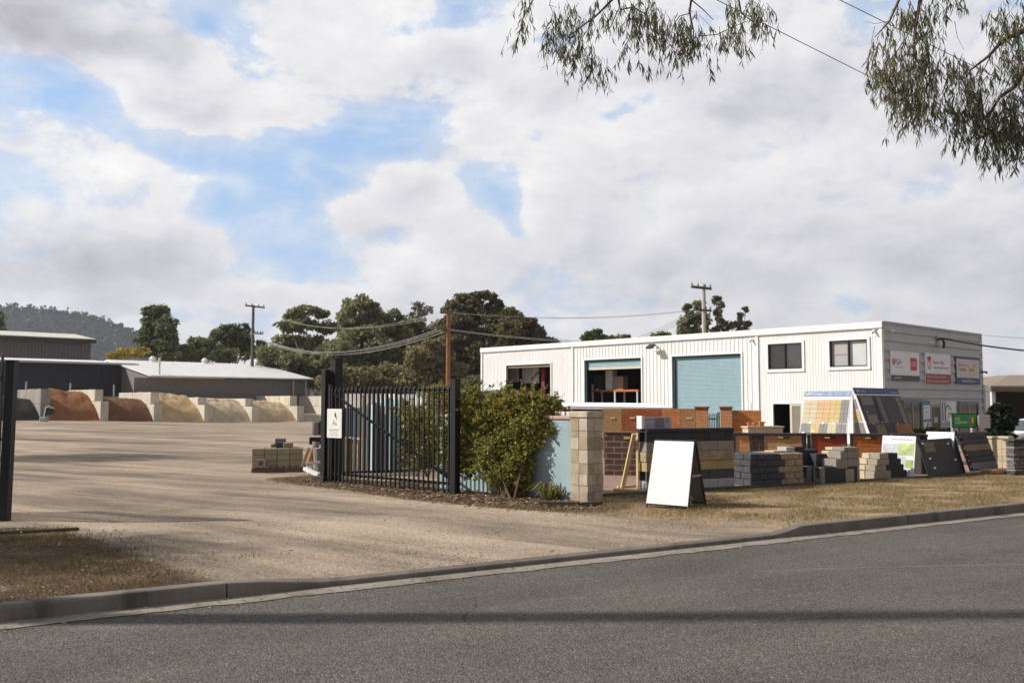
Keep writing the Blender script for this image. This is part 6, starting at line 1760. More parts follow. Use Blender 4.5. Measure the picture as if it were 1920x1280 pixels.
tag(MB().box(fr, 0, w_, .1, .5, DZ, DZ + .09).build('pink_slab', pmat('salmon_concrete', (.56, .33, .22), .9, .1, 5, 40, .3), None, fr.p(0, .1, DZ), bevel=.008), 'salmon pink slab at the foot of the limestone piers', 'slab')
A, B = gz(1903, 889.5), gz(1990, 885); fr = Frame((A.x, A.y, 0), (B.x - A.x, B.y - A.y)); w_ = (B - A).xy.length; z1 = fr.hit(1892, 825)[1]
o = thing('ledge_stone_wall', 'dark stacked ledge stone sample wall at the right edge of the photo', 'wall', fr.p(w_ / 2, .2, DZ))
slate = [pmat('slate_dark', (.085, .08, .078), .9, .3, 5, 20, .5), pmat('slate_mid', (.17, .16, .15), .9, .3, 5, 20, .5), pmat('slate_light', (.30, .29, .28), .9, .25, 5, 20, .5)]
r = random.Random(8); z = DZ; mb = MB()
while z < z1 - .05:
    h = r.uniform(.022, .05); x = r.uniform(-.02, .0)
    while x < w_:
        l_ = r.uniform(.12, .35); mb.box(fr, x, min(w_, x + l_ - .004), r.uniform(-.03, .02), .18, z, z + h - .004, r.choice((0, 0, 1, 1, 2))); x += l_
    z += h
mb.build('stonework', slate, o, bevel=.003)
mb = MB(); mb.box(fr, -.05, w_, -.05, .22, z + .002, z + .05); mb.build('capstone', slate[0], o, bevel=.006)

# green free standing sign, grey board
Yg = 25.5
A, B = at(1786.5, 802, Yg), at(1832, 803.5, Yg + .3); fr = Frame((A.x, A.y, 0), (B.x - A.x, B.y - A.y)); w_ = (B - A).xy.length
zt1 = at(1787, 774.5, Yg).z; zb1 = A.z; H_ = zt1 - zb1
o = thing('green_sign', 'bright green rectangular sign with white OS lettering on two grey posts', 'sign', fr.p(w_ / 2, 0, 0))
mb = MB(); mb.box(fr, 0, w_, 0, .04, zb1, zt1); mb.build('frame', plain('dark_green_frame', (.01, .06, .02), .5), o)
mb = MB(); mb.box(fr, .03, w_ - .03, -.006, -.001, zb1 + .03, zt1 - .03); mb.build('panel', s_green, o)
mb = MB(); text_into(mb, 'OS', fr, w_ * .08, zb1 + H_ * .28, H_ * .46, -.012, 0, w_ * .22); scribble(mb, fr, w_ * .31, w_ * .62, zb1 + H_ * .32, H_ * .17, -.012, 0, 61); scribble(mb, fr, w_ * .66, w_ * .92, zb1 + H_ * .12, H_ * .08, -.012, 1, 62); mb.build('lettering', [s_white, s_yel], o)
mb = MB(); mb.box(fr, w_ * .64, w_ * .70, -.012, -.007, zb1 + H_ * .32, zb1 + H_ * .72, 0); mb.box(fr, w_ * .71, w_ * .76, -.012, -.007, zb1 + H_ * .32, zb1 + H_ * .72, 1); mb.box(fr, w_ * .77, w_ * .85, -.012, -.007, zb1 + H_ * .30, zb1 + H_ * .72, 2); mb.build('colour_bars', [s_blue, s_red, s_yel], o)
for x in (w_ * .10, w_ * .9):
    mb = MB(); mb.box(fr, x - .04, x + .04, .045, .12, -.3, zb1 + .3); mb.build('post', galv, o)
A, B = at(1836, 803, 25.6), at(1858, 803, 25.9); fr = Frame((A.x, A.y, 0), (B.x - A.x, B.y - A.y)); w_ = (B - A).xy.length
zt1 = at(1840, 778, 25.6).z
o = thing('grey_board_sign', 'blank light grey square board right of the green sign', 'sign', fr.p(w_ / 2, 0, 0))
mb = MB(); mb.box(fr, 0, w_, 0, .05, A.z, zt1); mb.build('panel', plain('light_grey_board', (.42, .41, .41), .5), o, bevel=.02)
mb = MB(); mb.box(fr, w_ * .3, w_ * .42, .055, .12, -.3, A.z + .3); mb.build('post', galv, o)
# ================================================================== vegetation
bark = pmat('grey_bark', (.20, .17, .14), .9, .25, 2, 14, .5); bark_pale = pmat('pale_gum_bark', (.42, .37, .31), .85, .25, 2, 14, .3); twig_m = pmat('brown_twig', (.13, .085, .06), .85, .2, 8, 50, .3)
lf_euc = leafmat('eucalypt_foliage', [(0.086, 0.098, 0.046), (0.163, 0.177, 0.084), (0.268, 0.281, 0.136), (0.381, 0.389, 0.201), (0.305, 0.260, 0.136)], .48)
lf_dark = leafmat('dark_eucalypt_foliage', [(0.057, 0.073, 0.034), (0.114, 0.139, 0.062), (0.200, 0.227, 0.104), (0.286, 0.302, 0.149)], .48)
lf_brown = leafmat('brown_green_foliage', [(0.114, 0.109, 0.055), (0.210, 0.195, 0.095), (0.324, 0.281, 0.136), (0.400, 0.335, 0.169)], .48)
lf_cas = leafmat('casuarina_foliage', [(0.061, 0.065, 0.030), (0.124, 0.120, 0.055), (0.200, 0.183, 0.084), (0.286, 0.237, 0.109)], .48)
lf_light = leafmat('light_green_foliage', [(0.097, 0.121, 0.048), (0.161, 0.185, 0.072), (0.225, 0.241, 0.097)], .3)
lf_pale = leafmat('sparse_grey_foliage', [(0.161, 0.145, 0.113), (0.241, 0.217, 0.161), (0.193, 0.209, 0.113)], .25)
lf_yel = leafmat('yellow_foliage', [(0.339, 0.262, 0.039), (0.493, 0.370, 0.062), (0.370, 0.308, 0.092)], .3)
lf_bush = leafmat('bush_foliage', [(0.067, 0.084, 0.024), (0.139, 0.160, 0.039), (0.260, 0.270, 0.064), (0.487, 0.444, 0.103), (0.396, 0.211, 0.073)], .32)
lf_deep = leafmat('deep_green_foliage', [(.012, .018, .008), (.024, .034, .014), (.045, .058, .024)], .2)
lf_gum = leafmat('drooping_gum_leaves', [(0.053, 0.068, 0.039), (0.083, 0.105, 0.057), (0.143, 0.165, 0.090), (0.210, 0.225, 0.128), (0.195, 0.135, 0.060)], .22, .5)

def rand_quads(C, size, rng, elong=1.5, up=0.35):
    n = len(C)
    nn = rng.normal(size=(n, 3)); nn[:, 2] += up
    nn /= np.linalg.norm(nn, axis=1, keepdims=True)
    a = rng.normal(size=(n, 3)); a -= nn * np.sum(a * nn, 1, keepdims=True); a /= np.linalg.norm(a, axis=1, keepdims=True)
    b = np.cross(nn, a)
    s = size * rng.uniform(.55, 1.35, (n, 1))
    a = a * s * elong * .5; b = b * s * .5
    off = rng.normal(size=(n, 3)) * s * .12
    return np.stack([C - a, C - b * .9 + off, C + a, C + b * .9], 1)

def clump_points(c, r3, n, rng, sub, spread=(.24, .42)):
    """leaf positions gathered in sub clumps spread through an ellipsoid"""
    out = []
    d = rng.normal(size=(sub, 3)); d /= np.linalg.norm(d, axis=1, keepdims=True)
    rad = rng.uniform(.35, 1.0, (sub, 1)) ** .6
    sc = d * rad * .82
    k = max(1, n // sub)
    for q in sc:
        m = int(k * rng.uniform(.5, 1.5)) + 1
        p = rng.normal(size=(m, 3)); p /= np.linalg.norm(p, axis=1, keepdims=True)
        p *= rng.uniform(.2, 1, (m, 1)) ** .5
        p[:, 2] *= .72
        out.append((q + p * rng.uniform(*spread)) * r3)
    return np.concatenate(out) + np.array(c)

def make_tree(name, label, u0, Y, blobs, mat_, leaf=.42, per=430, group=None, trunk=.34, tb=bark_pale, seed=0, dspread=1.0, cat='tree', limb=True, zlow=None):
    rng = np.random.default_rng(100 + seed)
    base = at(u0, 760, Y); z0 = zg(base.x, Y) if Y < 70 else -.4
    base = Vector((base.x, Y, z0))
    o = thing(name, label, cat, base, group)
    pts = []; cs = []
    for (u, v, ru, rv) in blobs:
        if group == TG: ru *= 1.08; rv *= 1.06
        k = Y / F
        yy = Y + rng.uniform(-1, 1) * ru * k * dspread
        c = at(u, v, yy); cs.append((c, ru * k))
        r3 = np.array([ru * k, max(ru, rv) * k * .9, rv * k])
        n = int(per * 4.4 * max(.15, (ru * rv) / 900.0))
        pts.append(clump_points(c, r3, n, rng, max(9, int(26 * (ru * rv / 900.0) ** .5)), (.26, .70)))
    P = np.concatenate(pts)
    P = P[P[:, 2] > z0 + .15]
    cards('crown', rand_quads(P, leaf * .74, rng, 1.9), mat_, o)
    mb = MB()
    if limb:
        zc = np.mean([c.z for c, _ in cs]); xc = np.mean([c.x for c, _ in cs])
        top = Vector((base.x * .45 + xc * .55, Y, z0 + (zc - z0) * .85))
        mid = base.lerp(top, .5) + Vector((rng.uniform(-.3, .3), rng.uniform(-.3, .3), 0)) * trunk * 3
        mb.tube([base - Vector((0, 0, .2)), base.lerp(mid, .5), mid, top], [trunk * 1.25, trunk, trunk * .8, trunk * .35], 8)
        for c, rr in cs:
            f = rng.uniform(.35, .8); st = base.lerp(mid, f * 2) if f < .5 else mid.lerp(top, f * 2 - 1)
            m_ = st.lerp(c, .5) + Vector((0, 0, -.15 * (c - st).length * .5))
            mb.tube([st, m_, c], [trunk * .38, trunk * .22, trunk * .06], 6)
            for _ in range(3):
                e = c + Vector(rng.normal(size=3)) * rr * .35
                mb.tube([m_.lerp(c, .6), m_.lerp(c, .9).lerp(e, .4), e], [trunk * .10, trunk * .05, trunk * .02], 5)
    mb.build('trunk', tb, o, smooth=True)
    return o

TG = 'trees behind the yard'
make_tree('gum_tree', 'tall dark gum tree standing alone above the white gable roof on the left', 297, 132, [(295, 592, 24, 20), (280, 610, 20, 18), (312, 612, 20, 22), (292, 625, 24, 20), (275, 640, 18, 16), (320, 640, 16, 20), (300, 655, 26, 22), (272, 660, 14, 12), (285, 582, 12, 10)], lf_dark, .5, 520, TG, .45, seed=1)
make_tree('gum_tree', 'olive low bushy tree between the tall lone gum and the utility pole', 360, 138, [(348, 660, 22, 18), (372, 648, 22, 18), (392, 655, 20, 20), (330, 668, 12, 10), (365, 672, 30, 14), (420, 668, 25, 14)], lf_light, .5, 450, TG, .3, seed=2)
make_tree('gum_tree', 'dark round gum tree just left of the grey utility pole', 430, 145, [(408, 632, 18, 16), (425, 622, 18, 14), (452, 618, 16, 14), (440, 640, 24, 20), (462, 640, 14, 16), (470, 660, 18, 18), (425, 660, 24, 18), (495, 665, 14, 16), (492, 645, 10, 10)], lf_dark, .5, 500, TG, .4, seed=3)
make_tree('yellow_tree', 'yellow leaved tree peeking over the roofs in front of the hill', 243, 124, [(245, 662, 30, 10), (222, 667, 18, 9), (262, 658, 14, 8)], lf_yel, .45, 600, None, .25, seed=4)
make_tree('gum_tree', 'spreading olive gum tree right of the utility pole with sky showing through', 575, 128, [(548, 592, 22, 12), (575, 582, 26, 10), (600, 590, 16, 14), (545, 612, 22, 14), (575, 612, 22, 16), (612, 612, 20, 14), (640, 614, 16, 14), (530, 640, 22, 14), (560, 640, 26, 18), (600, 645, 22, 16), (530, 662, 22, 18), (575, 668, 34, 24), (620, 668, 26, 24), (520, 680, 16, 16)], lf_euc, .46, 430, TG, .4, bark_pale, seed=5)
make_tree('gum_tree', 'tall broad gum tree left of the rusty pole, highest crown of the middle trees', 670, 124, [(655, 575, 18, 14), (680, 570, 20, 14), (700, 580, 14, 12), (660, 595, 26, 18), (695, 602, 30, 22), (722, 608, 20, 18), (650, 620, 24, 18), (685, 632, 34, 24), (655, 652, 34, 26), (710, 650, 32, 26), (665, 685, 36, 26), (700, 688, 34, 24), (648, 600, 16, 14)], lf_euc, .46, 460, TG, .45, seed=6)
make_tree('gum_tree', 'narrow gum tree with a small round top between two broad crowns', 745, 126, [(742, 592, 14, 14), (750, 608, 16, 16), (738, 628, 18, 18), (762, 632, 18, 20), (745, 655, 26, 22), (772, 662, 24, 24), (750, 690, 32, 26)], lf_euc, .46, 430, TG, .35, bark_pale, seed=7)
make_tree('gum_tree', 'sparse pale gum tree with sky showing through its top', 786, 134, [(783, 575, 16, 10), (798, 585, 14, 12), (778, 592, 12, 12), (790, 605, 12, 14)], lf_pale, .4, 230, TG, .3, bark_pale, seed=8)
make_tree('casuarina_tree', 'largest dark brown green casuarina tree behind the rusty pole', 890, 118, [(850, 582, 20, 18), (878, 565, 24, 14), (908, 558, 22, 12), (928, 574, 18, 16), (860, 606, 28, 22), (900, 590, 30, 22), (935, 600, 26, 22), (880, 632, 34, 26), (925, 636, 34, 28), (850, 645, 30, 26), (900, 672, 40, 30), (860, 690, 34, 28), (838, 612, 14, 16)], lf_cas, .46, 560, TG, .45, seed=9)
make_tree('casuarina_tree', 'dark casuarina tree just left of the white workshop roof', 975, 114, [(962, 592, 22, 16), (985, 600, 18, 14), (1000, 618, 16, 14), (960, 618, 28, 22), (985, 638, 28, 20), (1012, 632, 14, 14), (955, 660, 36, 26), (1030, 640, 12, 8), (1000, 662, 30, 22), (950, 700, 40, 30), (1042, 642, 8, 5)], lf_cas, .46, 540, TG, .4, seed=10)
make_tree('bushy_tree', 'brown green bushy tree low behind the gate, below the pale gum', 800, 108, [(790, 672, 32, 24), (820, 662, 26, 22), (800, 705, 44, 30), (840, 700, 34, 28), (815, 648, 18, 14)], lf_brown, .42, 480, TG, .3, seed=11)
make_tree('bushy_tree', 'brown green bushy tree low behind the tall gate post', 690, 110, [(640, 705, 30, 24), (680, 712, 36, 24), (725, 708, 34, 26), (750, 722, 30, 20), (615, 722, 24, 18)], lf_brown, .42, 480, TG, .3, seed=12)
make_tree('bushy_tree', 'low grey green bush row at the right end of the tree belt beside the workshop', 930, 104, [(890, 722, 34, 18), (930, 718, 34, 22), (970, 715, 30, 20)], lf_dark, .42, 420, TG, .25, seed=13)
make_tree('tree', 'light green spreading treetop above the left part of the workshop roof', 1125, 92, [(1108, 628, 14, 7), (1125, 633, 20, 8), (1152, 634, 18, 6), (1172, 633, 10, 5), (1098, 634, 10, 7), (1120, 622, 10, 5)], lf_light, .36, 420, 'treetops above the workshop roof', .25, seed=14)
make_tree('tree', 'tiny green treetop above the workshop roof left of the concrete pole', 1240, 92, [(1240, 626, 12, 6), (1228, 630, 8, 4), (1252, 629, 8, 4)], lf_euc, .36, 420, 'treetops above the workshop roof', .2, seed=15)
make_tree('gum_tree', 'dense olive treetop directly left of the concrete utility pole', 1302, 90, [(1288, 578, 8, 7), (1308, 572, 14, 8), (1292, 598, 16, 14), (1315, 598, 16, 16), (1282, 612, 14, 14), (1305, 620, 22, 12), (1325, 612, 8, 14), (1278, 625, 10, 8)], lf_euc, .34, 480, 'treetops above the workshop roof', .3, seed=16)
make_tree('gum_tree', 'slim grey treetop directly right of the concrete utility pole', 1348, 90, [(1343, 562, 11, 7), (1350, 572, 9, 8), (1346, 588, 9, 12), (1352, 605, 12, 12), (1342, 620, 14, 10), (1360, 615, 8, 10)], lf_pale, .32, 380, 'treetops above the workshop roof', .3, bark_pale, seed=17)
make_tree('gum_tree', 'thin sparse treetop furthest right above the workshop roof', 1388, 90, [(1398, 580, 6, 5), (1388, 592, 8, 6), (1384, 606, 10, 10), (1402, 608, 8, 6), (1392, 620, 14, 7), (1372, 612, 6, 8)], lf_pale, .3, 330, 'treetops above the workshop roof', .22, bark, seed=18)
make_tree('bushy_tree', 'wide olive tree mass low between the white gable roof and the tall gate post', 560, 122, [(510, 668, 26, 22), (545, 690, 36, 26), (590, 700, 36, 26), (620, 690, 30, 26), (500, 690, 22, 18), (640, 665, 28, 26)], lf_euc, .44, 430, TG, .3, seed=50)
make_tree('bushy_tree', 'olive brown tree mass filling the belt behind the middle of the gate', 760, 130, [(720, 660, 34, 30), (760, 690, 40, 30), (800, 640, 30, 26), (825, 625, 22, 24), (800, 690, 40, 30), (840, 665, 30, 30), (700, 715, 40, 22), (770, 615, 20, 18)], lf_brown, .44, 430, TG, .3, seed=51)
make_tree('gum_tree', 'dark tree cut by the left edge of the photo in front of the hill', -6, 170, [(-4, 596, 12, 14), (-14, 610, 20, 16), (-8, 625, 18, 14)], lf_dark, .6, 420, TG, .4, seed=19)
make_tree('garden_tree', 'dark leafy small tree between the grey board and the white car', 1876, 28.5, [(1872, 772, 16, 12), (1888, 778, 14, 14), (1862, 785, 12, 14), (1880, 795, 20, 16), (1866, 805, 14, 12), (1893, 802, 10, 12), (1900, 788, 7, 8), (1856, 800, 9, 10), (1872, 815, 22, 12), (1884, 822, 18, 10), (1862, 822, 14, 10), (1872, 762, 10, 6), (1890, 765, 8, 6)], lf_deep, .12, 520, None, .06, seed=20, cat='tree')
make_tree('hedge_shrub', 'low dark green shrub in front of the brown office door', 1742, 33, [(1735, 806, 14, 6), (1752, 806, 16, 7), (1768, 808, 10, 5), (1722, 808, 9, 4)], lf_deep, .11, 650, None, .04, seed=21, cat='shrub')
make_tree('hedge_shrub', 'small low shrub just left of the green sign post', 1783, 30, [(1781, 808, 7, 5), (1787, 810, 5, 4)], lf_deep, .1, 600, None, .03, seed=22, cat='shrub')

# trees standing left of the view: their shade falls across the verge and the yard
SHG = 'street trees left of the view'
make_tree('gum_tree', 'gum tree on the verge left of the view', -1900, 8.6, [(-1950, -260, 330, 200), (-1500, -120, 260, 170), (-2300, -100, 260, 200), (-1800, 20, 300, 130)], lf_euc, .12, 5, SHG, .22, bark_pale, seed=40, dspread=.9)
if 0: make_tree('gum_tree', 'gum tree beside the driveway left of the view', -1100, 17.5, [(-1150, 60, 190, 110), (-900, 180, 150, 100), (-1350, 200, 160, 120)], lf_euc, .16, 26, SHG, .25, bark_pale, seed=41)
make_tree('gum_tree', 'gum tree in the yard left of the view', -700, 27, [(-740, 260, 130, 80), (-580, 340, 100, 70), (-880, 360, 110, 80), (-660, 420, 110, 50)], lf_euc, .2, 24, SHG, .3, bark, seed=42)

# the flowering bush against the blue wall, the bush behind the gate
def bush(name, label, blobs, stems, seed, per=900, leaf=.052, flowers=0):
    rng = np.random.default_rng(seed); r = random.Random(seed)
    bx, by = stems[0]
    base = G(bx, by)
    o = thing(name, label, 'bush', base)
    pts, cs = [], []
    for (u, v, ru, rv, Y) in blobs:
        k = Y / F; c = at(u, v, Y); cs.append(c)
        n = int(per * (ru * rv) / 1600.0)
        pts.append(clump_points(c, np.array([ru * k, ru * k * .75, rv * k]), n, rng, max(14, int(44 * (ru * rv / 1600.0) ** .5)), (.22, .62)))
    P = np.concatenate(pts)
    P = P[P[:, 2] > .14]
    # loose sprigs past the outline
    sp = []
    for (u, v, ru, rv, Y) in blobs:
        for _ in range(7):
            a = rng.uniform(0, 2 * math.pi); d = Vector((math.cos(a), rng.uniform(-.8, .1), math.sin(a) * .9 + .15)).normalized()
            c = at(u, v, Y) + Vector((d.x * ru, d.y * ru * .7, d.z * rv)) * (Y / F) * .85
            if c.z < .4: continue
            ln = rng.uniform(.10, .26)
            for q in np.linspace(0, 1, 22): sp.append(np.array(c + d * ln * q) + rng.normal(size=3) * .018 * (1.3 - q))
    P = np.concatenate([P, np.array(sp)])
    cards('foliage', rand_quads(P, leaf, rng, 1.6), lf_bush, o)
    mb = MB()
    for (u, v) in stems:
        b0 = G(u, v); b0.y += .22
        for _ in range(4):
            c = r.choice(cs); c = c + Vector((0, .25, 0)); m_ = b0.lerp(c, .5) + Vector((r.uniform(-.1, .1), r.uniform(0, .1), .1))
            mb.tube([b0 - Vector((0, 0, .05)), b0.lerp(m_, .5) + Vector((r.uniform(-.05, .05), 0, 0)), m_, c], [.015, .012, .009, .004], 6)
    for c in cs:
        for _ in range(10):
            d = Vector(rng.normal(size=3)); d.z = abs(d.z) * .8; d.normalize()
            mb.tube([c, c + d * .15, c + d * r.uniform(.2, .36) + Vector((0, 0, -.02))], [.006, .004, .002], 4)
    mb.build('stem', twig_m, o)
    if flowers:
        idx = rng.choice(len(P), flowers, replace=False)
        top = P[idx]; top = top[(top[:, 2] > .95)]
        fl_o = cards('flower', rand_quads(top + np.array([0, -.05, .05]), .032, rng, 1.2), leafmat('flower_petal', [(.20, .05, .13), (.30, .10, .22), (.36, .12, .05), (.42, .18, .06)], .3), o); fl_o['kind'] = 'stuff'
    return o
bush('flowering_bush', 'large green flowering bush growing against the pale blue wall', [(905, 760, 46, 26, 15.7), (960, 765, 52, 30, 15.4), (1010, 780, 36, 30, 15.0), (880, 790, 40, 34, 15.9), (935, 800, 58, 40, 15.4), (985, 815, 44, 38, 15.0), (1022, 796, 20, 22, 14.85), (880, 830, 36, 34, 15.8), (945, 845, 50, 40, 15.3), (985, 850, 30, 30, 15.0), (920, 880, 34, 26, 15.3), (960, 890, 26, 30, 15.1), (1000, 760, 26, 14, 15.2), (1035, 780, 14, 12, 14.9), (945, 912, 26, 20, 15.2), (975, 912, 20, 20, 15.05), (905, 850, 30, 26, 15.5), (970, 870, 36, 30, 14.95), (930, 860, 36, 30, 15.2), (945, 890, 34, 26, 15.0), (870, 860, 26, 24, 15.8), (1040, 812, 16, 20, 14.75), (985, 745, 40, 14, 15.2), (870, 750, 26, 20, 15.9), (1015, 752, 24, 14, 15.0), (1040, 765, 14, 10, 14.9), (875, 880, 18, 20, 15.75), (945, 738, 30, 10, 15.5), (895, 738, 26, 10, 15.8)],
     [(945, 938), (962, 941), (885, 916)], 31, per=2500, leaf=.035, flowers=900)
bush('green_bush', 'dark green bush behind the right half of the open gate', [(790, 790, 34, 36, 17.4), (830, 770, 36, 34, 17.0), (810, 830, 40, 36, 17.2), (770, 830, 24, 34, 17.6), (845, 815, 26, 36, 16.6), (790, 865, 34, 20, 17.3), (840, 860, 22, 24, 16.7), (815, 735, 30, 16, 17.2), (770, 800, 20, 30, 17.6), (760, 770, 16, 20, 17.8), (870, 800, 18, 40, 16.3), (850, 740, 20, 16, 16.8), (758, 860, 14, 22, 17.8)], [(800, 895), (845, 905), (870, 912)], 32, per=3000, leaf=.034)
# strap leaved plant at the foot of the wall
rng = np.random.default_rng(5); Q = []
c0 = G(1033, 938)
for k in range(70):
    a = rng.uniform(0, 2 * math.pi); l_ = rng.uniform(.18, .42); w_ = rng.uniform(.008, .016)
    b0 = np.array(c0) + np.array([rng.uniform(-.14, .14), rng.uniform(-.06, .06), 0])
    d = np.array([math.cos(a), math.sin(a) * .7, 0]); s = np.array([-d[1], d[0], 0]) * w_
    p1 = b0 + d * l_ * .4 + np.array([0, 0, l_ * .75]); p2 = b0 + d * l_ + np.array([0, 0, l_ * rng.uniform(.3, .8)])
    Q.append([b0 - s, b0 + s, p1 + s, p1 - s]); Q.append([p1 - s, p1 + s, p2 + s * .2, p2 - s * .2])
o = thing('strap_plant', 'low strap leaved plant at the foot of the blue wall beside the stone pillar', 'plant', c0)
cards('strap_leaves', np.array(Q), lf_bush, o)

# ------------------------------------------------------------------ the gum tree whose branches hang into the photo
YG = 8.6
gb_ = Vector((9.2, 6.2, .1))
gt = thing('overhanging_gum_tree', 'gum tree with long drooping leaves hanging into the top of the photo', 'tree', gb_)
mb = MB()
cr = Vector((8.6, 7.2, 6.6))
mb.tube([gb_ - Vector((0, 0, .2)), gb_ + Vector((0, .2, 1.6)), gb_ + Vector((-.2, .5, 4)), cr, cr + Vector((-.4, .4, 1.6))], [.36, .30, .26, .2, .12], 12)
mb.build('trunk', bark_pale, gt, smooth=True)
mb = MB()
def br(px, r0, r1, Y0_=YG, Y1_=None):
    Y1_ = Y0_ if Y1_ is None else Y1_
    n = len(px)
    mb.tube([at(u, v, Y0_ + (Y1_ - Y0_) * k / (n - 1)) for k, (u, v) in enumerate(px)], [r0 + (r1 - r0) * k / (n - 1) for k in range(n)], 7)
# limbs above the frame
def limb(pts, r0, r1): mb.tube(pts, [r0 + (r1 - r0) * k / (len(pts) - 1) for k in range(len(pts))], 8)
limb([cr, at(1990, -10, 8.0), at(1920, 58, 8.4), at(1882, 74, 8.5), at(1853, 106, 8.6), at(1818, 133, 8.6)], .04, .008)
limb([cr, at(2000, 60, 8.0), at(1920, 133, 8.4), at(1903, 162, 8.5), at(1874, 183, 8.6), at(1858, 210, 8.6), at(1826, 242, 8.6)], .034, .008)
limb([cr + Vector((-.3, .3, 1.2)), at(1800, -170, 8.4), at(1600, -150, 8.8), at(1400, -110, 9.0), at(1250, -70, 9.0), at(1150, -40, 9.0), at(1000, -30, 9.0)], .10, .012)
limb([at(1800, -170, 8.4), at(1740, -60, 8.6), at(1725, 0, 8.6), at(1716, 60, 8.6), at(1712, 110, 8.6)], .03, .006)
limb([at(1760, -100, 8.5), at(1690, -10, 8.6), at(1668, 40, 8.6), at(1640, 70, 8.6)], .02, .004)
br([(1165, -45), (1148, 0), (1118, 30), (1081, 57), (1060, 75)], .016, .004, 9.0)
br([(1162, -42), (1160, 0), (1163, 18), (1188, 14), (1215, 30)], .016, .004, 9.0)
br([(1158, 20), (1150, 40), (1140, 60)], .006, .002, 9.0)
br([(1300, -85), (1296, 0), (1293, 24), (1300, 55), (1302, 95)], .015, .004, 9.0)
br([(1296, 0), (1318, 18), (1338, 38)], .007, .003, 9.0)
br([(1296, 25), (1275, 30), (1260, 50)], .006, .002, 9.0)
br([(1400, -110), (1385, 0), (1390, 25), (1410, 40), (1440, 40)], .012, .003, 9.0)
br([(1310, 68), (1345, 65), (1375, 50), (1402, 40)], .005, .003, 9.0)
br([(1020, -35), (1000, 0), (985, 25), (975, 50)], .008, .002, 9.0)
br([(1040, -30), (1030, 10), (1038, 25)], .004, .002, 9.0)
br([(1030, 10), (1045, 15)], .003, .001, 9.0)
br([(1725, 20), (1700, 70), (1665, 120), (1650, 150)], .007, .003, 8.6); br([(1716, 60), (1740, 90), (1745, 150)], .006, .002, 8.6); br([(1668, 40), (1640, 45), (1622, 40)], .003, .001, 8.6)
br([(1640, 50), (1634, 80), (1632, 105)], .003, .001, 8.6); br([(1790, 40), (1795, 70), (1808, 95)], .003, .001, 8.6)
br([(1860, 100), (1840, 140), (1790, 160)], .006, .002, 8.6); br([(1858, 210), (1850, 240), (1840, 270)], .005, .002, 8.6); br([(1903, 162), (1880, 170), (1872, 165)], .004, .001, 8.6)
mb.build('branch', twig_m, gt, smooth=True)
rng = np.random.default_rng(77)
LV, TW = [], []
def hang(u, v, ru, rv, Y, dens=1.0):
    v -= 9; n = int(math.pi * ru * rv / 17.0 * dens)
    nt_ = max(2, n // 9)
    for _ in range(nt_):
        while True:
            a, b_ = rng.uniform(-1, 1), rng.uniform(-1, 1)
            if a * a + b_ * b_ < 1: break
        yy = Y + rng.uniform(-1, 1) * .38
        st = np.array(at(u + a * ru, v + b_ * rv - rv * .35, yy))
        dirx = np.array([rng.normal() * .35, rng.normal() * .35, -1.0]); dirx /= np.linalg.norm(dirx)
        L_ = rng.uniform(.12, .30)
        TW.append((st, st + dirx * L_))
        for q in range(rng.integers(6, 12)):
            p = st + dirx * L_ * rng.uniform(0, 1)
            d = np.array([rng.normal() * .33, rng.normal() * .33, -1.0]); d /= np.linalg.norm(d)
            l_ = rng.uniform(.065, .125); w_ = l_ * rng.uniform(.05, .08)
            s = np.cross(d, rng.normal(size=3)); s /= np.linalg.norm(s)
            bow = np.cross(d, s) * l_ * rng.uniform(-.16, .16)
            LV.append([p, p + d * l_ * .42 + s * w_ + bow, p + d * l_, p + d * l_ * .42 - s * w_ + bow])
for b_ in ((985, 25, 18, 28, 1.), (972, 68, 14, 24, 1.1), (1062, 42, 32, 28, 1.2), (1042, 80, 28, 34, 1.0), (1095, 85, 32, 32, .9), (1112, 130, 34, 24, 1.2), (1130, 30, 34, 30, .8), (1075, 112, 32, 24, 1.0), (1200, 25, 42, 30, 1.4), (1225, 55, 30, 30, 1.3), (1180, 70, 24, 34, .5), (1195, 130, 16, 22, .6), (1172, 105, 14, 24, .5), (1262, 80, 30, 32, 1.3),
           (1285, 62, 32, 30, 1.3), (1262, 105, 22, 20, 1.0), (1298, 92, 18, 24, .9), (1345, 80, 12, 22, .9), (1372, 72, 28, 30, 1.0), (1395, 45, 34, 34, 1.0), (1425, 30, 26, 26, .8), (1452, 48, 14, 22, .7), (1328, 108, 10, 12, .8), (1222, 135, 10, 12, .7), (1390, 8, 40, 18, .6)):
    hang(b_[0], b_[1], b_[2], b_[3], 9.0, b_[4] * 1.15)
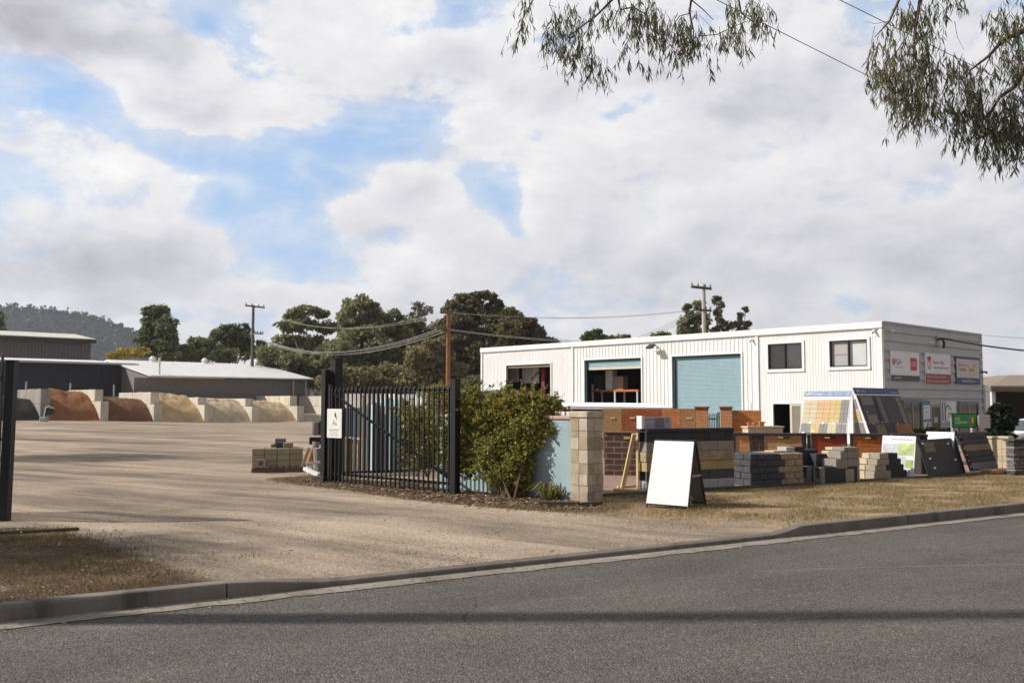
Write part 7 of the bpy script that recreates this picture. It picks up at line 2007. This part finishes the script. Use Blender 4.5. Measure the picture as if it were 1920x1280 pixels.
for b_ in ((1685, 62, 30, 36, 1.), (1722, 30, 40, 26, 1.1), (1770, 8, 46, 16, .8), (1645, 135, 22, 42, 1.4), (1690, 132, 36, 34, 1.1), (1672, 172, 28, 30, 1.3), (1738, 100, 34, 34, 1.1), (1735, 145, 34, 30, 1.2), (1700, 195, 28, 28, 1.4), (1738, 195, 28, 34, 1.3), (1712, 228, 24, 22, 1.2), (1790, 135, 32, 26, 1.2), (1825, 150, 34, 30, 1.0), (1800, 190, 34, 30, 1.1), (1780, 225, 30, 30, 1.1), (1835, 215, 34, 34, 1.2),
           (1850, 262, 34, 32, 1.4), (1815, 260, 24, 22, .9), (1886, 262, 30, 34, 1.3), (1900, 215, 30, 34, 1.1), (1905, 130, 24, 34, 1.0), (1880, 60, 28, 34, .8), (1905, 30, 22, 30, .8), (1920, 285, 12, 26, 1.0), (1868, 290, 24, 18, 1.0), (1845, 30, 16, 16, .6), (1925, 180, 20, 30, 1.2), (1895, 90, 30, 40, 1.0), (1910, 250, 26, 40, 1.2), (1870, 235, 34, 36, 1.0), (1820, 215, 36, 34, .8), (1700, 165, 50, 50, .7), (1890, 160, 30, 40, .9)):
    hang(b_[0], b_[1], b_[2], b_[3], 8.6, b_[4] * 1.2)
# the rest of its crown outside the frame, coarser
for c_, n_ in (((8.6, 7.4, 8.6), 900), ((10.4, 6.6, 7.8), 900), ((7.2, 7.0, 8.0), 500), ((11.2, 8.4, 6.6), 700), ((5.0, 8.6, 7.3), 260)):
    p = clump_points(Vector(c_), np.array([1.3, 1.3, .9]), n_, rng, 16)
    q = rand_quads(p, .11, rng, 1.8, .0); LV += [list(x) for x in q]
cards('leaves', np.array(LV), lf_gum, gt)
mb = MB()
for a, b_ in TW: mb.tube([Vector(a), Vector(b_)], [.0022, .001], 4, cap=False)
tag(mb.build('twig', twig_m, gt), kind='stuff')

# ------------------------------------------------------------------ grass, litter, pebbles
straw = leafmat('dry_grass_blade', [(.20, .135, .07), (.33, .235, .125), (.42, .31, .17), (.28, .235, .11), (.17, .175, .07)], .25)
grn = leafmat('verge_grass_blade', [(.10, .062, .03), (.21, .13, .055), (.17, .135, .05), (.10, .105, .035), (.28, .19, .085)], .25)
def blades(n, srange, trange, wfun, hmin, hmax, rng, wid=.005):
    s = rng.uniform(*srange, n); t = rng.uniform(*trange, n)
    X = K0.x + KX.x * s + KY.x * t; Yv = K0.y + KX.y * s + KY.y * t
    out = []
    for x, y in zip(X, Yv):
        w_ = wfun(x, y)
        pn = mnoise.fractal(Vector((x * .9, y * 1.5, 3.1)), 1.0, 2.0, 3) * .6 + .5
        if rng.random() < w_ * (pn * 2.2 - .55):
            z = zg(x, y) + .012 * math.sin(x * 2.1 + y) * math.sin(y * 1.7 - x * .6)
            a = rng.uniform(0, 6.28); h = rng.uniform(hmin, hmax) * (.6 + pn * .8); ln = rng.uniform(.2, 1.3) * h
            c_, s_ = math.cos(a) * wid, math.sin(a) * wid; b_ = rng.uniform(0, 6.28)
            out.append([(x - c_, y - s_, z - .004), (x + c_, y + s_, z - .004), (x + math.cos(b_) * ln, y + math.sin(b_) * ln, z + h)])
    return np.array(out)
rng = np.random.default_rng(3)
tag(cards('dry_grass', blades(130000, (5.0, 17), (.14, 4.6), lambda x, y: w_right(x, y) * sstep(5.6, 9.5, kerb_st(x, y)[0] + .9 * kerb_st(x, y)[1]), .012, .05, rng, .005), straw, k=3), 'short dry straw coloured grass on the right verge', 'grass', kind='stuff')
tag(cards('verge_grass', blades(30000, (-5, 1.2), (.14, 4.9), w_left, .012, .05, rng, .004), grn, k=3), 'patchy brown and olive grass on the left verge', 'grass', kind='stuff')
# green tufts
Q = []
for (u, v, n, sp) in ((120, 1060, 260, .35), (30, 1058, 160, .25), (225, 1030, 160, .2), (165, 1003, 120, .3), (1405, 967, 60, .12), (1010, 955, 120, .3), (850, 945, 120, .3), (1175, 942, 240, .35), (1350, 930, 300, .5), (1500, 915, 200, .5), (470, 1045, 60, .2)):
    c_ = G(u, v)
    for _ in range(n):
        x, y = c_.x + rng.normal() * sp, c_.y + rng.normal() * sp * .6; z = zg(x, y)
        a = rng.uniform(0, 6.28); h = rng.uniform(.02, .06); wd = .004; b_ = rng.uniform(0, 6.28)
        Q.append([(x - math.cos(a) * wd, y - math.sin(a) * wd, z), (x + math.cos(a) * wd, y + math.sin(a) * wd, z), (x + math.cos(b_) * h * .6, y + math.sin(b_) * h * .6, z + h)])
tag(cards('green_tufts', np.array(Q), leafmat('green_tuft_blade', [(.05, .075, .025), (.10, .12, .04), (.18, .17, .06)], .25), k=3), 'scattered greenish grass tufts on both verges and by the pillar', 'grass', kind='stuff')
# bark and leaf litter
Q = []
def lit(x, y, size):
    z = zg(x, y) + .008
    a = rng.uniform(0, 6.28); l_ = size * rng.uniform(.5, 1.4); w_ = l_ * rng.uniform(.12, .4)
    d = np.array([math.cos(a), math.sin(a), rng.normal() * .15]) * l_; s = np.array([-math.sin(a), math.cos(a), rng.normal() * .5]) * w_
    c_ = np.array([x, y, z + abs(rng.normal()) * .012])
    Q.append([c_ - d, c_ - s, c_ + d, c_ + s])
for _ in range(14000):
    k = rng.integers(0, len(MULCH) - 1); f = rng.random()
    x = MULCH[k][0] + (MULCH[k + 1][0] - MULCH[k][0]) * f + rng.normal() * .33; y = MULCH[k][1] + (MULCH[k + 1][1] - MULCH[k][1]) * f + rng.normal() * .40
    lit(x, y, .032)
for _ in range(1500):
    s, t = rng.uniform(-5, 1.5), rng.uniform(.15, 5); x = K0.x + KX.x * s + KY.x * t; y = K0.y + KX.y * s + KY.y * t
    if rng.random() < max(.1, w_left(x, y)): lit(x, y, .026)
for _ in range(600):
    s, t = rng.uniform(2, 16), rng.uniform(.15, 4.5); lit(K0.x + KX.x * s + KY.x * t, K0.y + KX.y * s + KY.y * t, .02)
tag(cards('leaf_litter', np.array(Q), leafmat('bark_and_leaf_litter', [(.06, .035, .02), (.13, .075, .04), (.22, .14, .08), (.34, .25, .16), (.48, .42, .34)], .1)), 'bark chips and dead leaves under the gate and bush', 'leaf litter', kind='stuff')
# loose stones on the driveway
Q = []
N = 15000
S_ = rng.uniform(-3, 10, N); T_ = rng.exponential(2.2, N) + .15
for s, t in zip(S_, T_):
    x = K0.x + KX.x * s + KY.x * t; y = K0.y + KX.y * s + KY.y * t
    if t > 9: continue
    z = zg(x, y); r_ = rng.uniform(.003, .0075)
    tip = (x + rng.normal() * r_ * .3, y + rng.normal() * r_ * .3, z + r_ * 1.1)
    an = rng.uniform(0, 6.28) + np.array([0, 2.1, 4.2])
    b3 = [(x + math.cos(a) * r_ * 1.3, y + math.sin(a) * r_ * 1.3, z - .002) for a in an]
    for i in range(3): Q.append([b3[i], b3[(i + 1) % 3], tip])
tag(cards('loose_gravel', np.array(Q), leafmat('loose_stone', [(.18, .155, .13), (.28, .24, .20), (.38, .32, .26), (.50, .43, .35)], 0.0), k=3), 'loose stones scattered over the driveway', 'gravel', kind='stuff')
rng = np.random.default_rng(8)
Q = []
for _ in range(500):
    s = rng.uniform(-4, 9); t = rng.normal() * .05 - .10 + rng.choice((0, -.15)); x = K0.x + KX.x * s + KY.x * t; y = K0.y + KX.y * s + KY.y * t
    a = rng.uniform(0, 6.28); l_ = rng.uniform(.006, .03); w_ = l_ * .3
    d = np.array([math.cos(a), math.sin(a), 0]) * l_; sd_ = np.array([-math.sin(a), math.cos(a), .3]) * w_; c_ = np.array([x, y, .018])
    Q.append([c_ - d, c_ - sd_, c_ + d, c_ + sd_])
tag(cards('gutter_litter', np.array(Q), leafmat('gutter_debris', [(.08, .06, .04), (.2, .15, .1), (.35, .3, .25)], 0.0)), 'dead leaves and grit lying in the gutter', 'leaf litter', kind='stuff')

# ------------------------------------------------------------------ hill
hm, nt, b, out = new_mat('forested_hill')
pos = nt.new('ShaderNodeNewGeometry').outputs['Position']
n1 = nt.noise(pos, .012, 4, .6); n2 = nt.noise(pos, .12, 4, .7)
c = nt.ramp(nt.math('ADD', nt.math('MULTIPLY', n1, .5), nt.math('MULTIPLY', n2, .5)), [(.3, (.035, .035, .040)), (.5, (.055, .054, .058)), (.7, (.085, .08, .078))])  # blue-grey distance haze is mixed into the forest colours
setb(nt, b, c, 1, 0, 0)
ridge_px = [(-700, 540), (-400, 560), (-150, 566), (0, 572), (60, 576), (120, 584), (170, 592), (220, 607), (260, 622), (330, 652), (420, 690), (520, 720), (700, 742)]
YH = 1250.0
hv, hf = [], []
NU, NR_ = 330, 46
rng = np.random.default_rng(2)
for j in range(NR_ + 1):
    f = j / NR_
    for i in range(NU + 1):
        u = -700 + 1400 * i / NU
        v = np.interp(u, [p[0] for p in ridge_px], [p[1] for p in ridge_px])
        top = at(u, v, YH).z
        y = YH - 600 * (1 - f) if f <= 1 else YH
        x = at(u, 700, YH).x
        z = -2 + (top + 2) * (f ** 1.25) - (5 if f > .1 else 0)
        n_ = mnoise.fractal(Vector((x * .01, y * .01, 2.)), 1, 2, 3) * 9 * f * (1 - f) * 3
        hv.append((x, y, z + n_ + rng.uniform(-1, 1) * 2.0 * (f > .05)))
for j in range(NR_):
    for i in range(NU):
        a = j * (NU + 1) + i; hf.append((a, a + 1, a + NU + 2, a + NU + 1))
me = bpy.data.meshes.new('hill'); me.from_pydata(hv, [], hf); me.materials.append(hm)
ho = bpy.data.objects.new('hill', me); COL.objects.link(ho); tag(ho, kind='structure')
idx = rng.choice(len(hv), 26000)
P = np.array(hv)[idx] + np.stack([rng.uniform(-4, 4, len(idx)), rng.uniform(-9, 9, len(idx)), rng.uniform(0, 4, len(idx))], 1)
top_row = np.array(hv[-(NU + 1):]); rep = np.repeat(top_row, 24, axis=0)
rep = rep + np.stack([rng.uniform(-3, 3, len(rep)), rng.uniform(-6, 3, len(rep)), rng.uniform(-2, 7, len(rep)) * np.repeat(rng.uniform(.2, 1.3, NU + 1), 24)], 1)
P = np.concatenate([P, rep])
tag(cards('hill_forest', rand_quads(P, 3.6, rng, 1.2, .6), leafmat('distant_forest', [(.026, .027, .028), (.038, .039, .039), (.056, .054, .05)], .1)), 'distant forest covering the hill, with bluish haze in its colour', 'forest', kind='stuff')
# distant scrub line hiding the horizon
Q = []
for k in range(15000):
    u = rng.uniform(-700, 3200); y = rng.uniform(230, 420); c_ = at(u, 755, y)
    Q.append([c_.x, y, -.5 + abs(rng.normal()) * 2.2 * (1.0 + .5 * math.sin(u * .013))])
tag(cards('distant_scrub', rand_quads(np.array(Q), 2.6, rng, 1.2, .2), leafmat('distant_scrub_leaves', [(.04, .042, .03), (.065, .064, .045), (.10, .09, .06)], .15)), 'far off scrub along the horizon behind the yard', 'scrub', kind='stuff')

# ================================================================== poles and wires
wood_pole = pmat('grey_pole_timber', (.13, .115, .10), .9, .2, 3, 20, .3); rust = pmat('rusty_steel_pole', (.27, .105, .045), .8, .2, 3, 20, .2); conc_pole = pmat('pale_concrete_pole', (.50, .48, .42), .85, .1, 2, 20, .2)
wire_m = plain('weathered_wire', (.42, .40, .36), .6); dark_wire = plain('dark_wire', (.05, .05, .055), .6); insul = plain('brown_insulator', (.10, .07, .06), .3)
def pole(name, label, u, vt, Y, r0, r1, mat_, arms):
    T_ = at(u, vt, Y); z0 = -.4 if Y > 50 else .1
    o = thing(name, label, 'utility pole', (T_.x, Y, z0))
    mb = MB(); mb.tube([Vector((T_.x, Y, z0)), Vector((T_.x, Y, T_.z))], [r0, r1], 10); mb.build('shaft', mat_, o)
    ends = []
    for (ua, va, ub, vb_, dp, th) in arms:
        A, B = at(ua, va, Y - dp), at(ub, vb_, Y + dp)
        off = Vector((0, -r1 - th * .5, 0))
        mb = MB(); mb.bar(A + off, B + off, th, th * 1.2); arm = mb.build('crossarm', wood_pole, o)
        for f in (.04, .34, .70, .96):
            mb = MB()
            q = A.lerp(B, f) + off
            mb.tube([q + Vector((0, 0, th * .6)), q + Vector((0, 0, th * .6 + .10)), q + Vector((0, 0, th * .6 + .26))], [.03, .09, .05], 7)
            ends.append(q + Vector((0, 0, th * .6 + .22)))
            mb.build('insulator', insul, arm)
    return o, ends
pole('utility_pole', 'grey timber utility pole rising behind the white gable roof', 475, 572, 118, .26, .17, wood_pole, [(461, 573, 497, 577, 1.2, .16), (478, 625, 494, 626, .3, .14)])
o2, e2 = pole('utility_pole', 'rust coloured steel utility pole behind the gate and bush', 840.5, 583, 70, .19, .15, rust, [(826, 586, 856, 588, .5, .14), (818, 616, 845, 618, .5, .16)])
o3, e3 = pole('utility_pole', 'pale concrete utility pole behind the workshop roof', 1319, 533, 82, .24, .17, conc_pole, [(1295, 538, 1332, 542, .5, .18), (1300, 581, 1332, 583, .5, .16)])
# pole standing on the verge left of the camera: its shadow crosses the road
sh_y = G(960, 1168, 0.0).y
o4 = thing('utility_pole', 'timber utility pole beside the road, left of the view', 'utility pole', (-9.6, sh_y, .1))
mb = MB(); mb.tube([Vector((-9.6, sh_y, 0)), Vector((-9.6, sh_y, 15))], [.19, .14], 12); mb.build('shaft', wood_pole, o4)
mb = MB(); mb.bar(Vector((-9.6 - .9, sh_y - .2, 14.5)), Vector((-9.6 + .9, sh_y - .2, 14.5)), .1, .12); mb.build('crossarm', wood_pole, o4)
def wire(label, A, B, sag, rad, mat_, group=None, n=18):
    A, B = Vector(A), Vector(B)
    pts = [A.lerp(B, k / n) - Vector((0, 0, sag * 4 * (k / n) * (1 - k / n))) for k in range(n + 1)]
    return tag(MB().tube(pts, rad, 5).build('overhead_wire', mat_, None, A), label, 'wire', group)
WG = 'overhead wires on the rusty pole'
for k, (ua, va) in enumerate(((822, 617), (828, 619), (836, 621))):
    wire('sagging pale wire running left from the lower crossarm of the rusty pole', at(ua, va, 69.6), at(475 + 2 * k, 625 + 3 * k, 117.6), 2.1, .024, wire_m, 'sagging wires left of the rusty pole')
for k, (ua, va) in enumerate(((842, 617), (846, 619))):
    wire('pale wire running right from the lower crossarm of the rusty pole', at(ua, va, 69.6), at(1300, 640 + 3 * k, 80), .45, .024, wire_m, 'wires right of the rusty pole, lower pair')
for k, (ua, va) in enumerate(((832, 585), (852, 586))):
    wire('thin wire running right from the top crossarm of the rusty pole', at(ua, va, 69.6), at(1303 + 10 * k, 580, 81.6), .6, .014, wire_m, 'wires right of the rusty pole, top pair')
    wire('thin wire running left from the top crossarm of the rusty pole', at(ua, va, 69.6), at(478 + 6 * k, 577, 117.6), 1.9, .012, wire_m, 'wires left of the rusty pole, top pair')
for k in range(3):
    wire('wire fanning out left from the lower crossarm of the concrete pole', at(1303 + 9 * k, 580 + k, 81.6), at(1150, 650 + 4 * k, 70), .2, .02, wire_m, 'wires left of the concrete pole')
wire('black service cable from the workshop bracket to the right', CABLE0, at(2100, 664, 46), .25, .045, dark_wire)
wire('thin pale wire right of the workshop, just below the roof level', at(1844, 628, 70), at(2080, 640, 66), .1, .025, wire_m)
wire('long dark wire slanting down from the sky between the two leaf clusters', at(1330, -22, 14).lerp(at(1960, 298, 24), -1.6), at(1330, -22, 14).lerp(at(1960, 298, 24), 3.2), .15, .007, dark_wire)
wire('second dark wire slanting down behind the right leaf cluster', at(1520, -42, 14).lerp(at(2010, 205, 24), -1.6), at(1520, -42, 14).lerp(at(2010, 205, 24), 3.2), .15, .007, dark_wire)

# ================================================================== parked white car
car_paint = plain('white_car_paint', (.78, .78, .78), .25, 0, .6); glass_d, nt, b, out = new_mat('car_glass'); setb(nt, b, (.03, .035, .04), .08, 0, .6)
rubber = plain('tyre_rubber', (.02, .02, .02), .85)
A = at(1879, 810, 31.0); cz = zg(A.x, 31) 
fc_ = Frame((A.x, 31.0, 0), (1, .12))
car = thing('parked_car', 'white car parked at the right edge of the photo behind the small tree', 'car', fc_.p(2.1, .8, cz))
zr = at(1900, 785, 31).z - cz
sc = zr / 1.46
prof = [(0.0, .32), (.02, .62), (.25, .80), (1.05, .93), (1.65, 1.38), (2.2, 1.46), (3.2, 1.44), (4.0, 1.02), (4.25, .92), (4.3, .40), (4.2, .28), (.1, .28)]
mb = MB(); mb.prism(fc_, [(x, cz + z * sc) for x, z in prof], 0, 1.7); mb.build('body', car_paint, car, bevel=.05, seg=2)
for w0, w1 in (((1.18, .95), (1.68, 1.32)), ):
    mb = MB(); mb.prism(fc_, [(1.22, cz + .95 * sc), (1.72, cz + 1.33 * sc), (2.28, cz + 1.38 * sc), (2.28, cz + .95 * sc)], -.006, .01); mb.build('side_window', glass_d, car)
    mb = MB(); mb.prism(fc_, [(2.36, cz + .95 * sc), (2.36, cz + 1.38 * sc), (3.15, cz + 1.36 * sc), (3.65, cz + .98 * sc)], -.006, .01); mb.build('side_window', glass_d, car)
mb = MB(); a = [(1.09, .955), (1.63, 1.36)]
mb.slab(fc_.p(a[0][0], .15, cz + a[0][1] * sc), fc_.p(a[0][0], 1.55, cz + a[0][1] * sc), fc_.p(a[1][0], 1.45, cz + a[1][1] * sc), fc_.p(a[1][0], .25, cz + a[1][1] * sc), (-.02, 0, .02)); mb.build('windscreen', glass_d, car)
mb = MB(); mb.box(fc_, 1.30, 1.52, -.2, -.02, cz + .95 * sc, cz + 1.10 * sc); mb.build('mirror', black_plastic, car, bevel=.03)
for x in (.8, 3.4):
    for y in (-.01, 1.55):
        mb = MB(); mb.tube([fc_.p(x, y, cz + .31), fc_.p(x, y + .17, cz + .31)], .31, 18); wh = mb.build('wheel', rubber, car)
        mb = MB(); mb.tube([fc_.p(x, y - .012, cz + .31), fc_.p(x, y - .002, cz + .31)], .19, 14); mb.build('rim', galv, wh)
for y in (.1, 1.3):
    mb = MB(); mb.box(fc_, -.005, .12, y, y + .3, cz + .56 * sc, cz + .70 * sc); mb.build('headlight', plain('headlight_glass', (.6, .6, .62), .1), car, bevel=.02)

# ================================================================== air
hz_m = bpy.data.materials.new('thin_haze'); hz_m.use_nodes = True
nt = NT(hz_m.node_tree); nt.n.clear()
ho_ = nt.new('ShaderNodeOutputMaterial'); pv = nt.new('ShaderNodeVolumePrincipled')
pv.inputs['Color'].default_value = (.86, .90, 1.0, 1); pv.inputs['Density'].default_value = 0.00019; pv.inputs['Anisotropy'].default_value = 0.2
nt.l.new(pv.outputs[0], ho_.inputs['Volume'])
hb = MB(); hb.box(Frame((0, 0, 0), (1, 0)), -2300, 2300, -2300, 2500, -8, 330)
tag(hb.build('haze', hz_m), kind='stuff')
